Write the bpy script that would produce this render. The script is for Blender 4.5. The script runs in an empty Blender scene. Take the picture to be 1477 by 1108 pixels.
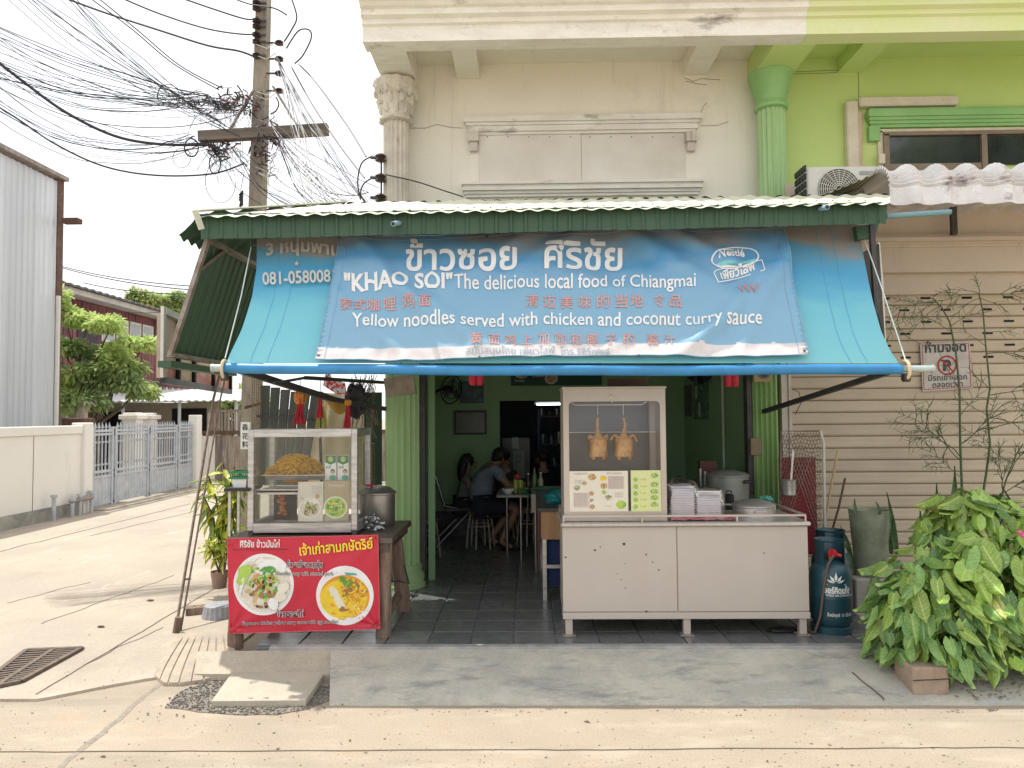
import bpy, bmesh, math, random
from mathutils import Vector, Matrix, noise
SC = bpy.context.scene
COL = SC.collection
R_ = random.Random(11)
rad = math.radians
V = Vector
# ------------------------------------------------------------------ camera, sky, sun, exposure
F = 1050.0
CAMZ = 1.8
YAW, PITCH, ROLL = rad(1.1), rad(2.4), rad(-0.45)
ROT = Matrix.Rotation(YAW, 3, 'Z') @ Matrix.Rotation(rad(90) + PITCH, 3, 'X') @ Matrix.Rotation(ROLL, 3, 'Z')
CAM = V((0, 0, CAMZ))
cd = bpy.data.cameras.new('camera')
cam = bpy.data.objects.new('camera', cd)
COL.objects.link(cam)
cd.sensor_width = 36
cd.lens = F / 1477 * 36
cd.clip_start = 0.05
cd.clip_end = 1500
cam.location = CAM
cam.rotation_euler = ROT.to_euler()
SC.camera = cam
SUN = V((-0.63, 0.39, 1.87)).normalized()           # towards the sun
world = bpy.data.worlds.new('World')
SC.world = world
world.use_nodes = True
wn = world.node_tree
bg = wn.nodes['Background']
sky = wn.nodes.new('ShaderNodeTexSky')
sky.sky_type = 'NISHITA'
sky.sun_disc = False
sky.sun_elevation = math.asin(SUN.z)
sky.sun_rotation = math.atan2(SUN.x, SUN.y)
sky.dust_density = 4.0
mixn = wn.nodes.new('ShaderNodeMix')
mixn.data_type = 'RGBA'
mixn.inputs[0].default_value = 0.88
mixn.inputs[7].default_value = (6.9, 6.95, 7.05, 1)   # bright even haze over the whole sky
wn.links.new(sky.outputs[0], mixn.inputs[6])
wn.links.new(mixn.outputs[2], bg.inputs[0])
bg.inputs[1].default_value = 0.1
sd = bpy.data.lights.new('sun', 'SUN')
sun = bpy.data.objects.new('sun', sd)
COL.objects.link(sun)
sd.energy = 2.25
sd.angle = rad(0.6)
sd.color = (1.0, 0.965, 0.90)
sun.rotation_euler = SUN.to_track_quat('Z', 'Y').to_euler()
sun.location = (0, 0, 30)
SC.view_settings.view_transform = 'Standard'
SC.view_settings.look = 'None'
SC.view_settings.exposure = 1.0
SC.view_settings.gamma = 1.0
SC.view_settings.use_curve_mapping = False
# ------------------------------------------------------------------ helpers

def P(px, py, Y):
    """point of the place at depth Y metres in front of the camera, measured on the photograph"""
    d = ROT @ V(((px - 738.5) / F, -(py - 554) / F, -1))
    return CAM + d * (Y / d.y)

def G(px, py, z=0.0):
    d = ROT @ V(((px - 738.5) / F, -(py - 554) / F, -1))
    return CAM + d * ((z - CAMZ) / d.z)

def on_plane(px, py, p0, n, off=0.0):
    d = ROT @ V(((px - 738.5) / F, -(py - 554) / F, -1))
    t = (p0 - CAM).dot(n) / d.dot(n)
    return CAM + d * t + n * off

def tag(o, label=None, cat=None, group=None, kind=None):
    if label: o['label'] = label
    if cat: o['category'] = cat
    if group: o['group'] = group
    if kind: o['kind'] = kind
    return o

def thing(name, label, cat, loc=(0, 0, 0), rz=0.0, group=None):
    o = bpy.data.objects.new(name, None)
    COL.objects.link(o)
    o.empty_display_size = 0.1
    o.location = loc
    o.rotation_euler = (0, 0, rz)
    return tag(o, label, cat, group)

def root_of(o):
    while o.parent: o = o.parent
    return o

def copy_tree(o, parent=None):
    c = o.copy()
    COL.objects.link(c)
    if parent: c.parent = parent
    for ch in list(o.children): copy_tree(ch, c)
    return c

class MB:
    def __init__(s):
        s.v = []; s.f = []; s.mi = []; s.cur = 0
    def add(s, vs, fs):
        b = len(s.v)
        s.v += [V(p) for p in vs]
        for f in fs:
            s.f.append([b + i for i in f]); s.mi.append(s.cur)
        return s
    def hexa(s, p):   # p: bottom 4 ccw, top 4 ccw
        return s.add(p, [(3, 2, 1, 0), (4, 5, 6, 7), (0, 1, 5, 4), (1, 2, 6, 5), (2, 3, 7, 6), (3, 0, 4, 7)])
    def box(s, x0, x1, y0, y1, z0, z1):
        return s.hexa([(x0, y0, z0), (x1, y0, z0), (x1, y1, z0), (x0, y1, z0), (x0, y0, z1), (x1, y0, z1), (x1, y1, z1), (x0, y1, z1)])
    def bbox(s, x0, x1, y0, y1, z0, z1, b=.004):
        """box with chamfered edges"""
        if min(x1 - x0, y1 - y0, z1 - z0) < 2.2 * b: return s.box(x0, x1, y0, y1, z0, z1)
        def ring(x0, x1, y0, y1, z, c): return [(x0 + c, y0, z), (x1 - c, y0, z), (x1, y0 + c, z), (x1, y1 - c, z), (x1 - c, y1, z), (x0 + c, y1, z), (x0, y1 - c, z), (x0, y0 + c, z)]
        vs = ring(x0 + b, x1 - b, y0 + b, y1 - b, z0, b * .5) + ring(x0, x1, y0, y1, z0 + b, b) + ring(x0, x1, y0, y1, z1 - b, b) + ring(x0 + b, x1 - b, y0 + b, y1 - b, z1, b * .5)
        fs = [tuple(range(7, -1, -1)), tuple(range(24, 32))]
        for k in range(3):
            for i in range(8):
                j = (i + 1) % 8
                fs.append((k * 8 + i, k * 8 + j, k * 8 + 8 + j, k * 8 + 8 + i))
        return s.add(vs, fs)
    def bar(s, a, b, w, h, up=(0, 0, 1)):
        a = V(a); b = V(b); d = (b - a).normalized(); u = V(up)
        if abs(d.dot(u)) > .98: u = V((0, 1, 0))
        sx = d.cross(u).normalized() * (w / 2); sz = sx.cross(d).normalized() * (h / 2)
        return s.hexa([a - sx - sz, a + sx - sz, b + sx - sz, b - sx - sz, a - sx + sz, a + sx + sz, b + sx + sz, b - sx + sz])
    def tube(s, pts, r, n=8, cap=True, closed=False):
        pts = [V(p) for p in pts]; m = len(pts)
        rs = r if isinstance(r, (list, tuple)) else [r] * m
        rings = []; u = None
        for i in range(m):
            if closed: t = pts[(i + 1) % m] - pts[i - 1]
            else: t = pts[min(i + 1, m - 1)] - pts[max(i - 1, 0)]
            if t.length < 1e-9: t = V((0, 0, 1))
            t.normalize()
            if u is None:
                u = t.orthogonal().normalized()
            else:
                u = (u - t * u.dot(t))
                if u.length < 1e-6: u = t.orthogonal()
                u.normalize()
            w = t.cross(u)
            rings.append([pts[i] + (u * math.cos(a) + w * math.sin(a)) * rs[i] for a in [2 * math.pi * k / n for k in range(n)]])
        vs = [p for q in rings for p in q]; fs = []
        for i in range(m if closed else m - 1):
            a = i * n; b = ((i + 1) % m) * n
            for k in range(n):
                l = (k + 1) % n
                fs.append((a + k, a + l, b + l, b + k))
        if cap and not closed:
            fs.append(tuple(range(n - 1, -1, -1))); fs.append(tuple((m - 1) * n + k for k in range(n)))
        return s.add(vs, fs)
    def cyl(s, a, b, r, n=16, r2=None):
        return s.tube([a, b], [r, r if r2 is None else r2], n)
    def lathe(s, c, prof, n=24, fl=0, fd=0.0, cap=True, jit=0.0, flz=None):
        """prof: (radius, z) from bottom to top"""
        c = V(c); vs = []; fs = []; m = len(prof)
        for (r, z) in prof:
            for k in range(n):
                a = 2 * math.pi * k / n; rr = r
                if fl and (flz is None or flz[0] <= z <= flz[1]): rr = r - fd * (0.5 + 0.5 * math.cos(fl * a)) ** 0.7
                p = c + V((rr * math.cos(a), rr * math.sin(a), z))
                if jit: p += V((math.cos(a), math.sin(a), 0)) * (noise.noise(p * 14) + .5 * noise.noise(p * 31)) * jit
                vs.append(p)
        for i in range(m - 1):
            for k in range(n):
                l = (k + 1) % n
                fs.append((i * n + k, i * n + l, (i + 1) * n + l, (i + 1) * n + k))
        if cap:
            if prof[0][0] > 1e-4: fs.append(tuple(range(n - 1, -1, -1)))
            if prof[-1][0] > 1e-4: fs.append(tuple((m - 1) * n + k for k in range(n)))
        return s.add(vs, fs)
    def grid(s, fn, nu, nv, th=None, wrap=False):
        """fn(u,v)->point for u,v in 0..1; th: vector, or a length along the local normal"""
        vs = [V(fn(i / nu, j / nv)) for j in range(nv + 1) for i in range(nu + 1)]
        q = nu + 1; fs = [(j * q + i, j * q + i + 1, (j + 1) * q + i + 1, (j + 1) * q + i) for j in range(nv) for i in range(nu)]
        if th is None: return s.add(vs, fs)
        if isinstance(th, (int, float)):
            a = vs[nu] - vs[0]; b = vs[nv * q] - vs[0]; th = a.cross(b).normalized() * th
        th = V(th); N = len(vs)
        vs2 = vs + [p - th for p in vs]
        fs2 = fs + [tuple(N + i for i in reversed(f)) for f in fs]
        e = [i for i in range(q)] + [j * q + nu for j in range(1, nv + 1)] + [nv * q + i for i in range(nu - 1, -1, -1)] + [j * q for j in range(nv - 1, 0, -1)]
        for k in range(len(e)):
            a, b = e[k], e[(k + 1) % len(e)]
            fs2.append((b, a, N + a, N + b))
        return s.add(vs2, fs2)
    def ell(s, c, r, nu=14, nv=9, rot=None, jit=0.0, js=8.0):
        c = V(c); vs = []; fs = []
        for j in range(nv + 1):
            th = math.pi * j / nv
            for i in range(nu):
                a = 2 * math.pi * i / nu
                p = V((math.sin(th) * math.cos(a), math.sin(th) * math.sin(a), -math.cos(th)))
                k = 1.0
                if jit: k += noise.noise((p + c) * js) * jit
                p = V((p.x * r[0] * k, p.y * r[1] * k, p.z * r[2] * k))
                if rot: p = rot @ p
                vs.append(c + p)
        for j in range(nv):
            for i in range(nu):
                l = (i + 1) % nu
                fs.append((j * nu + i, j * nu + l, (j + 1) * nu + l, (j + 1) * nu + i))
        return s.add(vs, fs)
    def prism(s, poly, d):
        """poly: list of 3D points, d: extrusion vector"""
        n = len(poly); d = V(d)
        vs = [V(p) for p in poly] + [V(p) + d for p in poly]
        fs = [tuple(range(n)), tuple(range(2 * n - 1, n - 1, -1))]
        for i in range(n):
            j = (i + 1) % n
            fs.append((j, i, n + i, n + j))
        return s.add(vs, fs)
    def build(s, name, mat, parent=None, smooth=False, origin=None, link=True):
        me = bpy.data.meshes.new(name)
        vs = s.v
        off = V((0, 0, 0))
        if parent is not None and origin is None:
            off = V(root_of(parent).location)
        elif origin is not None:
            off = V(origin)
        elif vs:
            xs = [p.x for p in vs]; ys = [p.y for p in vs]; zs = [p.z for p in vs]
            off = V(((min(xs) + max(xs)) / 2, (min(ys) + max(ys)) / 2, min(zs)))
        me.from_pydata([(p - off)[:] for p in vs], [], s.f)
        mats = mat if isinstance(mat, (list, tuple)) else [mat]
        for m in mats: me.materials.append(m)
        if len(mats) > 1:
            me.polygons.foreach_set('material_index', s.mi)
        if smooth:
            me.polygons.foreach_set('use_smooth', [True] * len(me.polygons))
            try:
                me.set_sharp_from_angle(angle=rad(smooth if smooth is not True else 38))
            except Exception: pass
        me.update()
        o = bpy.data.objects.new(name, me)
        COL.objects.link(o)
        if parent is not None: o.parent = parent
        else: o.location = off
        return o

def inst(mesh, name, parent=None, loc=(0, 0, 0), rot=None, scale=None):
    o = bpy.data.objects.new(name, mesh)
    COL.objects.link(o)
    if parent is not None: o.parent = parent
    o.location = loc
    if rot is not None: o.rotation_euler = rot
    if scale is not None: o.scale = scale
    return o

# ---- text drawn as flat lettering
_tc = {}
def text2d(s, bold=0.0, res=3, sub=0.0):
    key = (s, bold, res, sub)
    if key in _tc: return _tc[key]
    cu = bpy.data.curves.new('t', 'FONT')
    cu.body = s; cu.size = 1.0; cu.resolution_u = res; cu.offset = bold
    ob = bpy.data.objects.new('t', cu)
    COL.objects.link(ob)
    bpy.context.view_layer.update()
    me = bpy.data.meshes.new_from_object(ob.evaluated_get(bpy.context.evaluated_depsgraph_get()))
    vs = [(v.co.x, v.co.y) for v in me.vertices]; fs = [tuple(p.vertices) for p in me.polygons]
    if sub:
        bm = bmesh.new(); bm.from_mesh(me); bmesh.ops.triangulate(bm, faces=bm.faces[:])
        for _ in range(3):
            ee = [e for e in bm.edges if e.calc_length() > sub]
            if not ee: break
            bmesh.ops.subdivide_edges(bm, edges=ee, cuts=1)
            bmesh.ops.triangulate(bm, faces=[f for f in bm.faces if len(f.verts) > 3])
        bm.verts.index_update()
        vs = [(v.co.x, v.co.y) for v in bm.verts]; fs = [tuple(v.index for v in f.verts) for f in bm.faces]; bm.free()
    bpy.data.objects.remove(ob); bpy.data.meshes.remove(me); bpy.data.curves.remove(cu)
    if not vs: vs = [(0, 0)]
    x0 = min(a for a, b in vs); x1 = max(a for a, b in vs)
    r = ([((a - x0) / max(x1 - x0, 1e-6), b) for a, b in vs], fs, x1 - x0)
    _tc[key] = r
    return r

def letter(mb, s, fn, x0, y0, w, h=None, bold=0.0, rot=0.0, res=3, arc=0.0, jit=0.0, sub=0.0):
    """fn(px,py) -> point. lettering starting at (x0,y0 baseline), w wide, capital height about 0.72*h; y grows downward"""
    vs, fs, wn_ = text2d(s, bold, res, sub)
    if h is None: h = w / wn_
    c, sn = math.cos(rot), math.sin(rot)
    out = []
    for a, b in vs:
        x = a * w; y = -b * h
        if arc: y -= arc * math.sin(math.pi * a)
        if jit: y += jit * noise.noise(V((a * w * .13, .3, s.__len__())))
        out.append(fn(x0 + x * c - y * sn, y0 + x * sn + y * c))
    mb.add(out, [tuple(f) for f in fs])

# ---- materials
def _n(nt, t, **kw):
    n = nt.nodes.new(t)
    for k, v in kw.items(): setattr(n, k, v)
    return n

def mat(name, c, r=.6, m=0.0, c2=None, sc=5.0, amt=1.0, bump=0.0, bsc=60.0, stretch=(1, 1, 1), dirt=None, spec=.5, vary=0.0, lo=.38, hi=.62, trans=0.0, coat=0.0, fine=0.06, alpha=1.0):
    """procedural material: two tones by noise, optional dirt=(colour, scale, threshold, strength, stretch)"""
    ma = bpy.data.materials.new(name)
    ma.use_nodes = True
    nt = ma.node_tree; L = nt.links.new
    bs = nt.nodes['Principled BSDF']
    bs.inputs['Roughness'].default_value = r
    bs.inputs['Metallic'].default_value = m
    bs.inputs['Specular IOR Level'].default_value = spec
    if coat: bs.inputs['Coat Weight'].default_value = coat
    tc = _n(nt, 'ShaderNodeTexCoord')
    mp = _n(nt, 'ShaderNodeMapping')
    mp.inputs['Scale'].default_value = stretch
    vec = tc.outputs['Object']
    if vary:
        oi = _n(nt, 'ShaderNodeObjectInfo')
        ad = _n(nt, 'ShaderNodeVectorMath', operation='ADD')
        mu = _n(nt, 'ShaderNodeMath', operation='MULTIPLY'); mu.inputs[1].default_value = 37.0
        L(oi.outputs['Random'], mu.inputs[0]); L(vec, ad.inputs[0]); L(mu.outputs[0], ad.inputs[1])
        vec = ad.outputs[0]
    L(vec, mp.inputs[0])
    nz = _n(nt, 'ShaderNodeTexNoise')
    nz.inputs['Scale'].default_value = sc; nz.inputs['Detail'].default_value = 6; nz.inputs['Roughness'].default_value = .6
    L(mp.outputs[0], nz.inputs['Vector'])
    rp = _n(nt, 'ShaderNodeMapRange'); rp.inputs[1].default_value = lo; rp.inputs[2].default_value = hi; rp.inputs[4].default_value = amt
    L(nz.outputs[0], rp.inputs[0])
    if c2 is None: c2 = tuple(x * .82 for x in c)
    mx = _n(nt, 'ShaderNodeMix', data_type='RGBA')
    mx.inputs[6].default_value = (*c, 1); mx.inputs[7].default_value = (*c2, 1)
    L(rp.outputs[0], mx.inputs[0])
    out = mx.outputs[2]
    if fine:
        nf = _n(nt, 'ShaderNodeTexNoise'); nf.inputs['Scale'].default_value = bsc * 1.3; nf.inputs['Detail'].default_value = 3
        L(vec, nf.inputs['Vector'])
        rf = _n(nt, 'ShaderNodeMapRange'); rf.inputs[3].default_value = 1 - fine * 3; rf.inputs[4].default_value = 1 + fine * 3
        L(nf.outputs[0], rf.inputs[0])
        mf = _n(nt, 'ShaderNodeVectorMath', operation='SCALE'); L(out, mf.inputs[0]); L(rf.outputs[0], mf.inputs['Scale'])
        out = mf.outputs[0]
    if dirt:
        for (dc, ds, dt, da, dst) in (dirt if isinstance(dirt, list) else [dirt]):
            m2 = _n(nt, 'ShaderNodeMapping'); m2.inputs['Scale'].default_value = dst; m2.inputs['Location'].default_value = (3.1, 7.7, 1.3)
            L(vec, m2.inputs[0])
            n2 = _n(nt, 'ShaderNodeTexNoise'); n2.inputs['Scale'].default_value = ds; n2.inputs['Detail'].default_value = 8; n2.inputs['Roughness'].default_value = .68
            L(m2.outputs[0], n2.inputs['Vector'])
            r2 = _n(nt, 'ShaderNodeMapRange'); r2.inputs[1].default_value = dt; r2.inputs[2].default_value = dt + .14; r2.inputs[4].default_value = da
            L(n2.outputs[0], r2.inputs[0])
            x2 = _n(nt, 'ShaderNodeMix', data_type='RGBA'); x2.inputs[7].default_value = (*dc, 1)
            L(out, x2.inputs[6]); L(r2.outputs[0], x2.inputs[0]); out = x2.outputs[2]
    if vary:
        r3 = _n(nt, 'ShaderNodeMapRange'); r3.inputs[3].default_value = 1 - vary; r3.inputs[4].default_value = 1 + vary
        L(oi.outputs['Random'], r3.inputs[0])
        s3 = _n(nt, 'ShaderNodeVectorMath', operation='SCALE'); L(out, s3.inputs[0]); L(r3.outputs[0], s3.inputs['Scale']); out = s3.outputs[0]
    L(out, bs.inputs['Base Color'])
    # roughness variation
    rr = _n(nt, 'ShaderNodeMapRange'); rr.inputs[3].default_value = max(0, r - .08); rr.inputs[4].default_value = min(1, r + .1)
    L(nz.outputs[0], rr.inputs[0]); L(rr.outputs[0], bs.inputs['Roughness'])
    if bump:
        nb = _n(nt, 'ShaderNodeTexNoise'); nb.inputs['Scale'].default_value = bsc; nb.inputs['Detail'].default_value = 5
        L(mp.outputs[0], nb.inputs['Vector'])
        bp = _n(nt, 'ShaderNodeBump'); bp.inputs['Strength'].default_value = bump; bp.inputs['Distance'].default_value = .01
        L(nb.outputs[0], bp.inputs['Height']); L(bp.outputs[0], bs.inputs['Normal'])
    if trans:
        tr = _n(nt, 'ShaderNodeBsdfTranslucent'); L(out, tr.inputs[0])
        ms = _n(nt, 'ShaderNodeMixShader'); ms.inputs[0].default_value = trans
        L(bs.outputs[0], ms.inputs[1]); L(tr.outputs[0], ms.inputs[2])
        L(ms.outputs[0], nt.nodes['Material Output'].inputs[0])
    if alpha < 1: bs.inputs['Alpha'].default_value = alpha
    return ma

def glass_mat(name, tint=(1, 1, 1), refl=.10, rough=.02):
    ma = bpy.data.materials.new(name); ma.use_nodes = True
    nt = ma.node_tree; L = nt.links.new
    nt.nodes.remove(nt.nodes['Principled BSDF'])
    t = _n(nt, 'ShaderNodeBsdfTransparent'); t.inputs[0].default_value = (*tint, 1)
    g = _n(nt, 'ShaderNodeBsdfGlossy'); g.inputs['Roughness'].default_value = rough
    lw = _n(nt, 'ShaderNodeLayerWeight'); lw.inputs[0].default_value = .25
    nz = _n(nt, 'ShaderNodeTexNoise'); nz.inputs['Scale'].default_value = 5
    r = _n(nt, 'ShaderNodeMapRange'); r.inputs[3].default_value = refl; r.inputs[4].default_value = min(1, refl + .5)
    L(lw.outputs['Fresnel'], r.inputs[0])
    ms = _n(nt, 'ShaderNodeMixShader')
    L(r.outputs[0], ms.inputs[0]); L(t.outputs[0], ms.inputs[1]); L(g.outputs[0], ms.inputs[2])
    L(ms.outputs[0], nt.nodes['Material Output'].inputs[0])
    return ma

def flat(name, c, r=.6, **k):
    k.setdefault('amt', .5); k.setdefault('fine', .03)
    return mat(name, c, r, **k)
# ------------------------------------------------------------------ materials
M = {}
M['road'] = mat('road_concrete', (.40, .33, .25), .9, c2=(.355, .295, .225), sc=1.3, bump=.55, bsc=75, fine=.11,
                dirt=[((.25, .21, .165), 90, .59, .55, (1, 1, 1)), ((.47, .40, .31), 2.2, .52, .65, (1, 2.5, 1)), ((.26, .225, .18), .9, .52, .6, (.35, 3, 1)), ((.44, .29, .17), 3.0, .58, .5, (.6, 1.6, 1)), ((.17, .155, .13), 5, .66, .5, (1, 1, 1))])
M['alley'] = mat('alley_concrete', (.43, .365, .29), .9, c2=(.38, .325, .265), sc=.8, bump=.3, bsc=50, fine=.07,
                 dirt=[((.30, .25, .2), 1.6, .55, .45, (1, .5, 1)), ((.56, .48, .39), 3.0, .55, .6, (1, .5, 1)), ((.24, .21, .18), 16, .64, .55, (1, 1, 1)), ((.33, .29, .245), 1.1, .56, .5, (2.2, .35, 1))])
M['tar'] = mat('tar_stain', (.31, .265, .21), .9, c2=(.24, .21, .17), sc=14, bump=.4, fine=.12)
M['apron'] = mat('apron_cement', (.53, .49, .415), .82, c2=(.42, .395, .345), sc=2.6, bump=.4, bsc=40, fine=.07,
                 dirt=[((.60, .55, .46), 2.6, .50, .75, (1, 1, 1)), ((.23, .235, .225), 3.5, .52, .8, (.6, 1.6, 1)), ((.52, .56, .58), 5, .57, .65, (.3, 2, 1)), ((.62, .57, .48), 11, .60, .5, (.6, 1, 1)), ((.14, .14, .13), 40, .64, .65, (1, 1, 1))])
M['palecement'] = mat('pale_cement', (.46, .40, .31), .88, c2=(.38, .34, .27), sc=4, bump=.35, bsc=45, fine=.08, dirt=((.2, .18, .15), 12, .62, .5, (1, 1, 1)))
M['slab'] = mat('cover_slab', (.48, .43, .34), .88, c2=(.42, .385, .31), sc=3, bump=.2, bsc=60, fine=.06, dirt=((.25, .22, .18), 9, .66, .6, (1, 1, 1)))
M['gravel'] = mat('loose_asphalt', (.25, .215, .175), .95, c2=(.15, .14, .125), sc=35, bump=.8, bsc=90, fine=.2, vary=.25)
M['iron'] = mat('cast_iron', (.13, .105, .09), .7, m=.4, c2=(.2, .15, .11), sc=20, bump=.3)
M['dark'] = mat('dark_void', (.012, .012, .013), .9)  # near-black colour standing for the shade inside pit, openings and slots
M['joint'] = mat('joint', (.19, .15, .115), .95)
M['rust'] = mat('rust_brown', (.15, .085, .06), .85, c2=(.10, .05, .035), sc=12)
M['whitewall'] = mat('white_plaster', (.80, .77, .71), .8, c2=(.76, .73, .67), sc=.8, fine=.03, bump=.1, dirt=((.34, .31, .27), 1.2, .60, .5, (1, 1, .3)))
M['zinc'] = mat('zinc_sheet', (.60, .62, .64), .45, m=.25, c2=(.50, .52, .54), sc=1.0, stretch=(1, 1, .12), vary=.07, dirt=[((.26, .20, .16), 5, .63, .8, (1, 1, .12)), ((.36, .34, .33), 2, .60, .35, (1, 1, .08))])
M['gatepaint'] = mat('gate_paint', (.50, .53, .56), .5, c2=(.40, .43, .46), sc=5, dirt=((.25, .18, .13), 14, .66, .6, (1, 1, 1)))
M['maroon'] = mat('maroon_siding', (.21, .06, .075), .65, c2=(.11, .032, .042), sc=1.4, stretch=(1, 1, .4), dirt=((.24, .11, .10), 2, .6, .4, (1, 1, .2)))
M['eave'] = mat('eave_white', (.52, .49, .44), .8, c2=(.42, .40, .36), sc=2)
M['rooftile'] = mat('old_roof_tile', (.10, .095, .09), .9, c2=(.17, .16, .15), sc=4)
M['leantoroof'] = mat('lean_to_sheet', (.62, .61, .60), .6, c2=(.48, .47, .46), sc=2, stretch=(1, .2, 1))
M['oldwood'] = mat('weathered_wood', (.36, .30, .25), .9, c2=(.20, .155, .125), sc=3, stretch=(6, 6, .5), bump=.5, bsc=25, vary=.25, dirt=((.55, .52, .48), 4, .56, .7, (3, 3, .5)))
M['bark'] = mat('bark', (.16, .12, .085), .95, c2=(.08, .06, .045), sc=9, stretch=(3, 3, .8), bump=.6, bsc=20)
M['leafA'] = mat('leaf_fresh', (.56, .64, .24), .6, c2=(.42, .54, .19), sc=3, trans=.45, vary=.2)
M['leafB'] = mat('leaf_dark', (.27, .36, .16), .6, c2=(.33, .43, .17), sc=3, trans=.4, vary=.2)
M['leafY'] = mat('leaf_yellow', (.36, .40, .04), .5, c2=(.20, .30, .04), sc=6, trans=.35, vary=.15)
M['brick'] = mat('faded_brick', (.33, .20, .14), .9, c2=(.42, .32, .24), sc=10, bump=.4, vary=.2)
M['plastic_green'] = flat('green_plastic', (.02, .20, .09), .4)
M['black'] = flat('black_steel', (.022, .022, .024), .45)
M['darksteel'] = mat('dark_painted_steel', (.055, .055, .058), .5, c2=(.09, .08, .075), sc=14, m=.2)
M['steelgrey'] = mat('grey_angle_iron', (.33, .30, .27), .55, m=.3, c2=(.22, .17, .13), sc=10)
M['rebar'] = mat('rusty_rod', (.17, .11, .08), .8, c2=(.26, .20, .16), sc=20)
M['white'] = flat('white_print', (.82, .82, .80), .55)
M['offwhite'] = flat('offwhite_paint', (.66, .64, .58), .5)
M['orangeprint'] = flat('faded_orange_print', (.62, .33, .30), .7)
M['red'] = flat('red_cloth', (.55, .015, .03), .6)

# ------------------------------------------------------------------ ground
def sheet(name, poly, mats, th=.03, kind='structure', parent=None, label=None):
    mb = MB(); mb.prism([V(p) for p in poly], (0, 0, -th))
    o = mb.build(name, mats, parent)
    if parent is None: tag(o, label, None, None, kind)
    return o

mb = MB()
mb.grid(lambda u, v: V((-160 + 320 * u, -60 + 400 * v, 0)), 8, 8)
tag(mb.build('road', M['road']), 'pale sandy concrete road in front of the food shop', kind='structure')

def wig(a, b, n, amp, z, seed=0):
    a = V(a); b = V(b); out = []
    for i in range(n + 1):
        t = i / n; p = a.lerp(b, t); d = (b - a).normalized(); s = V((-d.y, d.x, 0))
        k = noise.noise(p * 2.3 + V((seed, 0, 0))) + .5 * noise.noise(p * 9 + V((seed, 0, 0)))
        q = p + s * k * amp * (0 if i in (0, n) else 1); q.z = z
        out.append(q)
    return out

# alley: raised concrete sheet with its broken edge towards the road
e0 = G(-560, 1012, 0.018); e1 = G(52, 1008, 0.018); e2 = G(216, 978, 0.018); e3 = G(300, 968, .018); e4 = G(345, 928, .018)
edge = wig(e0, e1, 20, .012, .018) + wig(e1, e2, 26, .022, .018)[1:] + [e3, e4]
poly = edge + [V((-2.2, 12, .018)), V((-2.2, 40, .018)), V((-40, 40, .018)), V((-40, 5, .018))]
sheet('alley_pavement', poly, M['alley'], .04, label='cream concrete paving of the side alley')

def ribbon(mb, pts, w, z, th=.003):
    for a, b in zip(pts[:-1], pts[1:]):
        a = V(a); b = V(b); d = (b - a); s = V((-d.y, d.x, 0)).normalized() * w / 2
        q = [a - s, a + s, b + s, b - s]
        for p in q: p.z = z
        mb.prism(q[::-1] if (q[1] - q[0]).cross(q[2] - q[1]).z > 0 else q, (0, 0, -th))
mb = MB()
ribbon(mb, wig(G(52, 1006, 0), G(292, 862, 0), 30, .012, 0), .008, .0225)
ribbon(mb, wig(G(292, 862, 0), G(420, 790, 0), 10, .012, 0), .007, .0225)
ribbon(mb, wig(G(130, 775, 0), G(285, 738, 0), 10, .05, 0), .012, .0225)
ribbon(mb, wig(G(0, 798, 0), G(275, 728, 0), 20, .06, 0), .016, .0225)
tag(mb.build('paving_joint', M['joint']), 'rusty joint lines running across the alley paving', kind='structure')
mb = MB()
ribbon(mb, wig(G(-200, 1086, 0), G(1700, 1078, 0), 60, .012, 0, 3), .007, .004)
tag(mb.build('road_joint', M['joint']), 'thin joint line along the near road', kind='structure')
# tar strip
mb = MB()
a = wig(G(232, 985, 0), G(84, 1112, 0), 24, .03, 0, 5)
for i in range(len(a) - 1):
    w = .05 + .02 * noise.noise(a[i] * 5)
    ribbon(mb, [a[i], a[i + 1]], w * .7, .0015)
tag(mb.build('tar_strip', M['tar']), 'greyish tar strip across the corner of the road', kind='structure')

# drain grate
gq = [G(-40, 1000, .02), G(30, 985, .02), G(118, 937, .02), G(38, 940, .02)]
def bil(q, u, v): return q[0].lerp(q[1], u).lerp(q[3].lerp(q[2], u), v)
dg = thing('drain_grate', 'rusty cast iron drain grate with long slots set in the alley paving', 'drain grate', gq[0])
mb = MB(); mb.prism([bil(gq, u, v) + V((0, 0, .001)) for u, v in ((0, 0), (1, 0), (1, 1), (0, 1))], (0, 0, -.006)); mb.build('pit', M['dark'], dg)
fr = MB()
for (u0, v0, u1, v1) in ((0, 0, 1, 0), (1, 0, 1, 1), (1, 1, 0, 1), (0, 1, 0, 0), (.5, 0, .5, 1)):
    fr.bar(bil(gq, u0, v0) + V((0, 0, .012)), bil(gq, u1, v1) + V((0, 0, .012)), .035, .02)
fr.build('frame', M['iron'], dg)
for k in range(2):
    for i in range(15):
        v = (i + .5) / 15
        b = MB(); b.bar(bil(gq, .5 * k + .04, v) + V((0, 0, .010)), bil(gq, .5 * k + .46, v) + V((0, 0, .010)), .024, .014)
        b.build('bar', M['iron'], dg)

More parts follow.
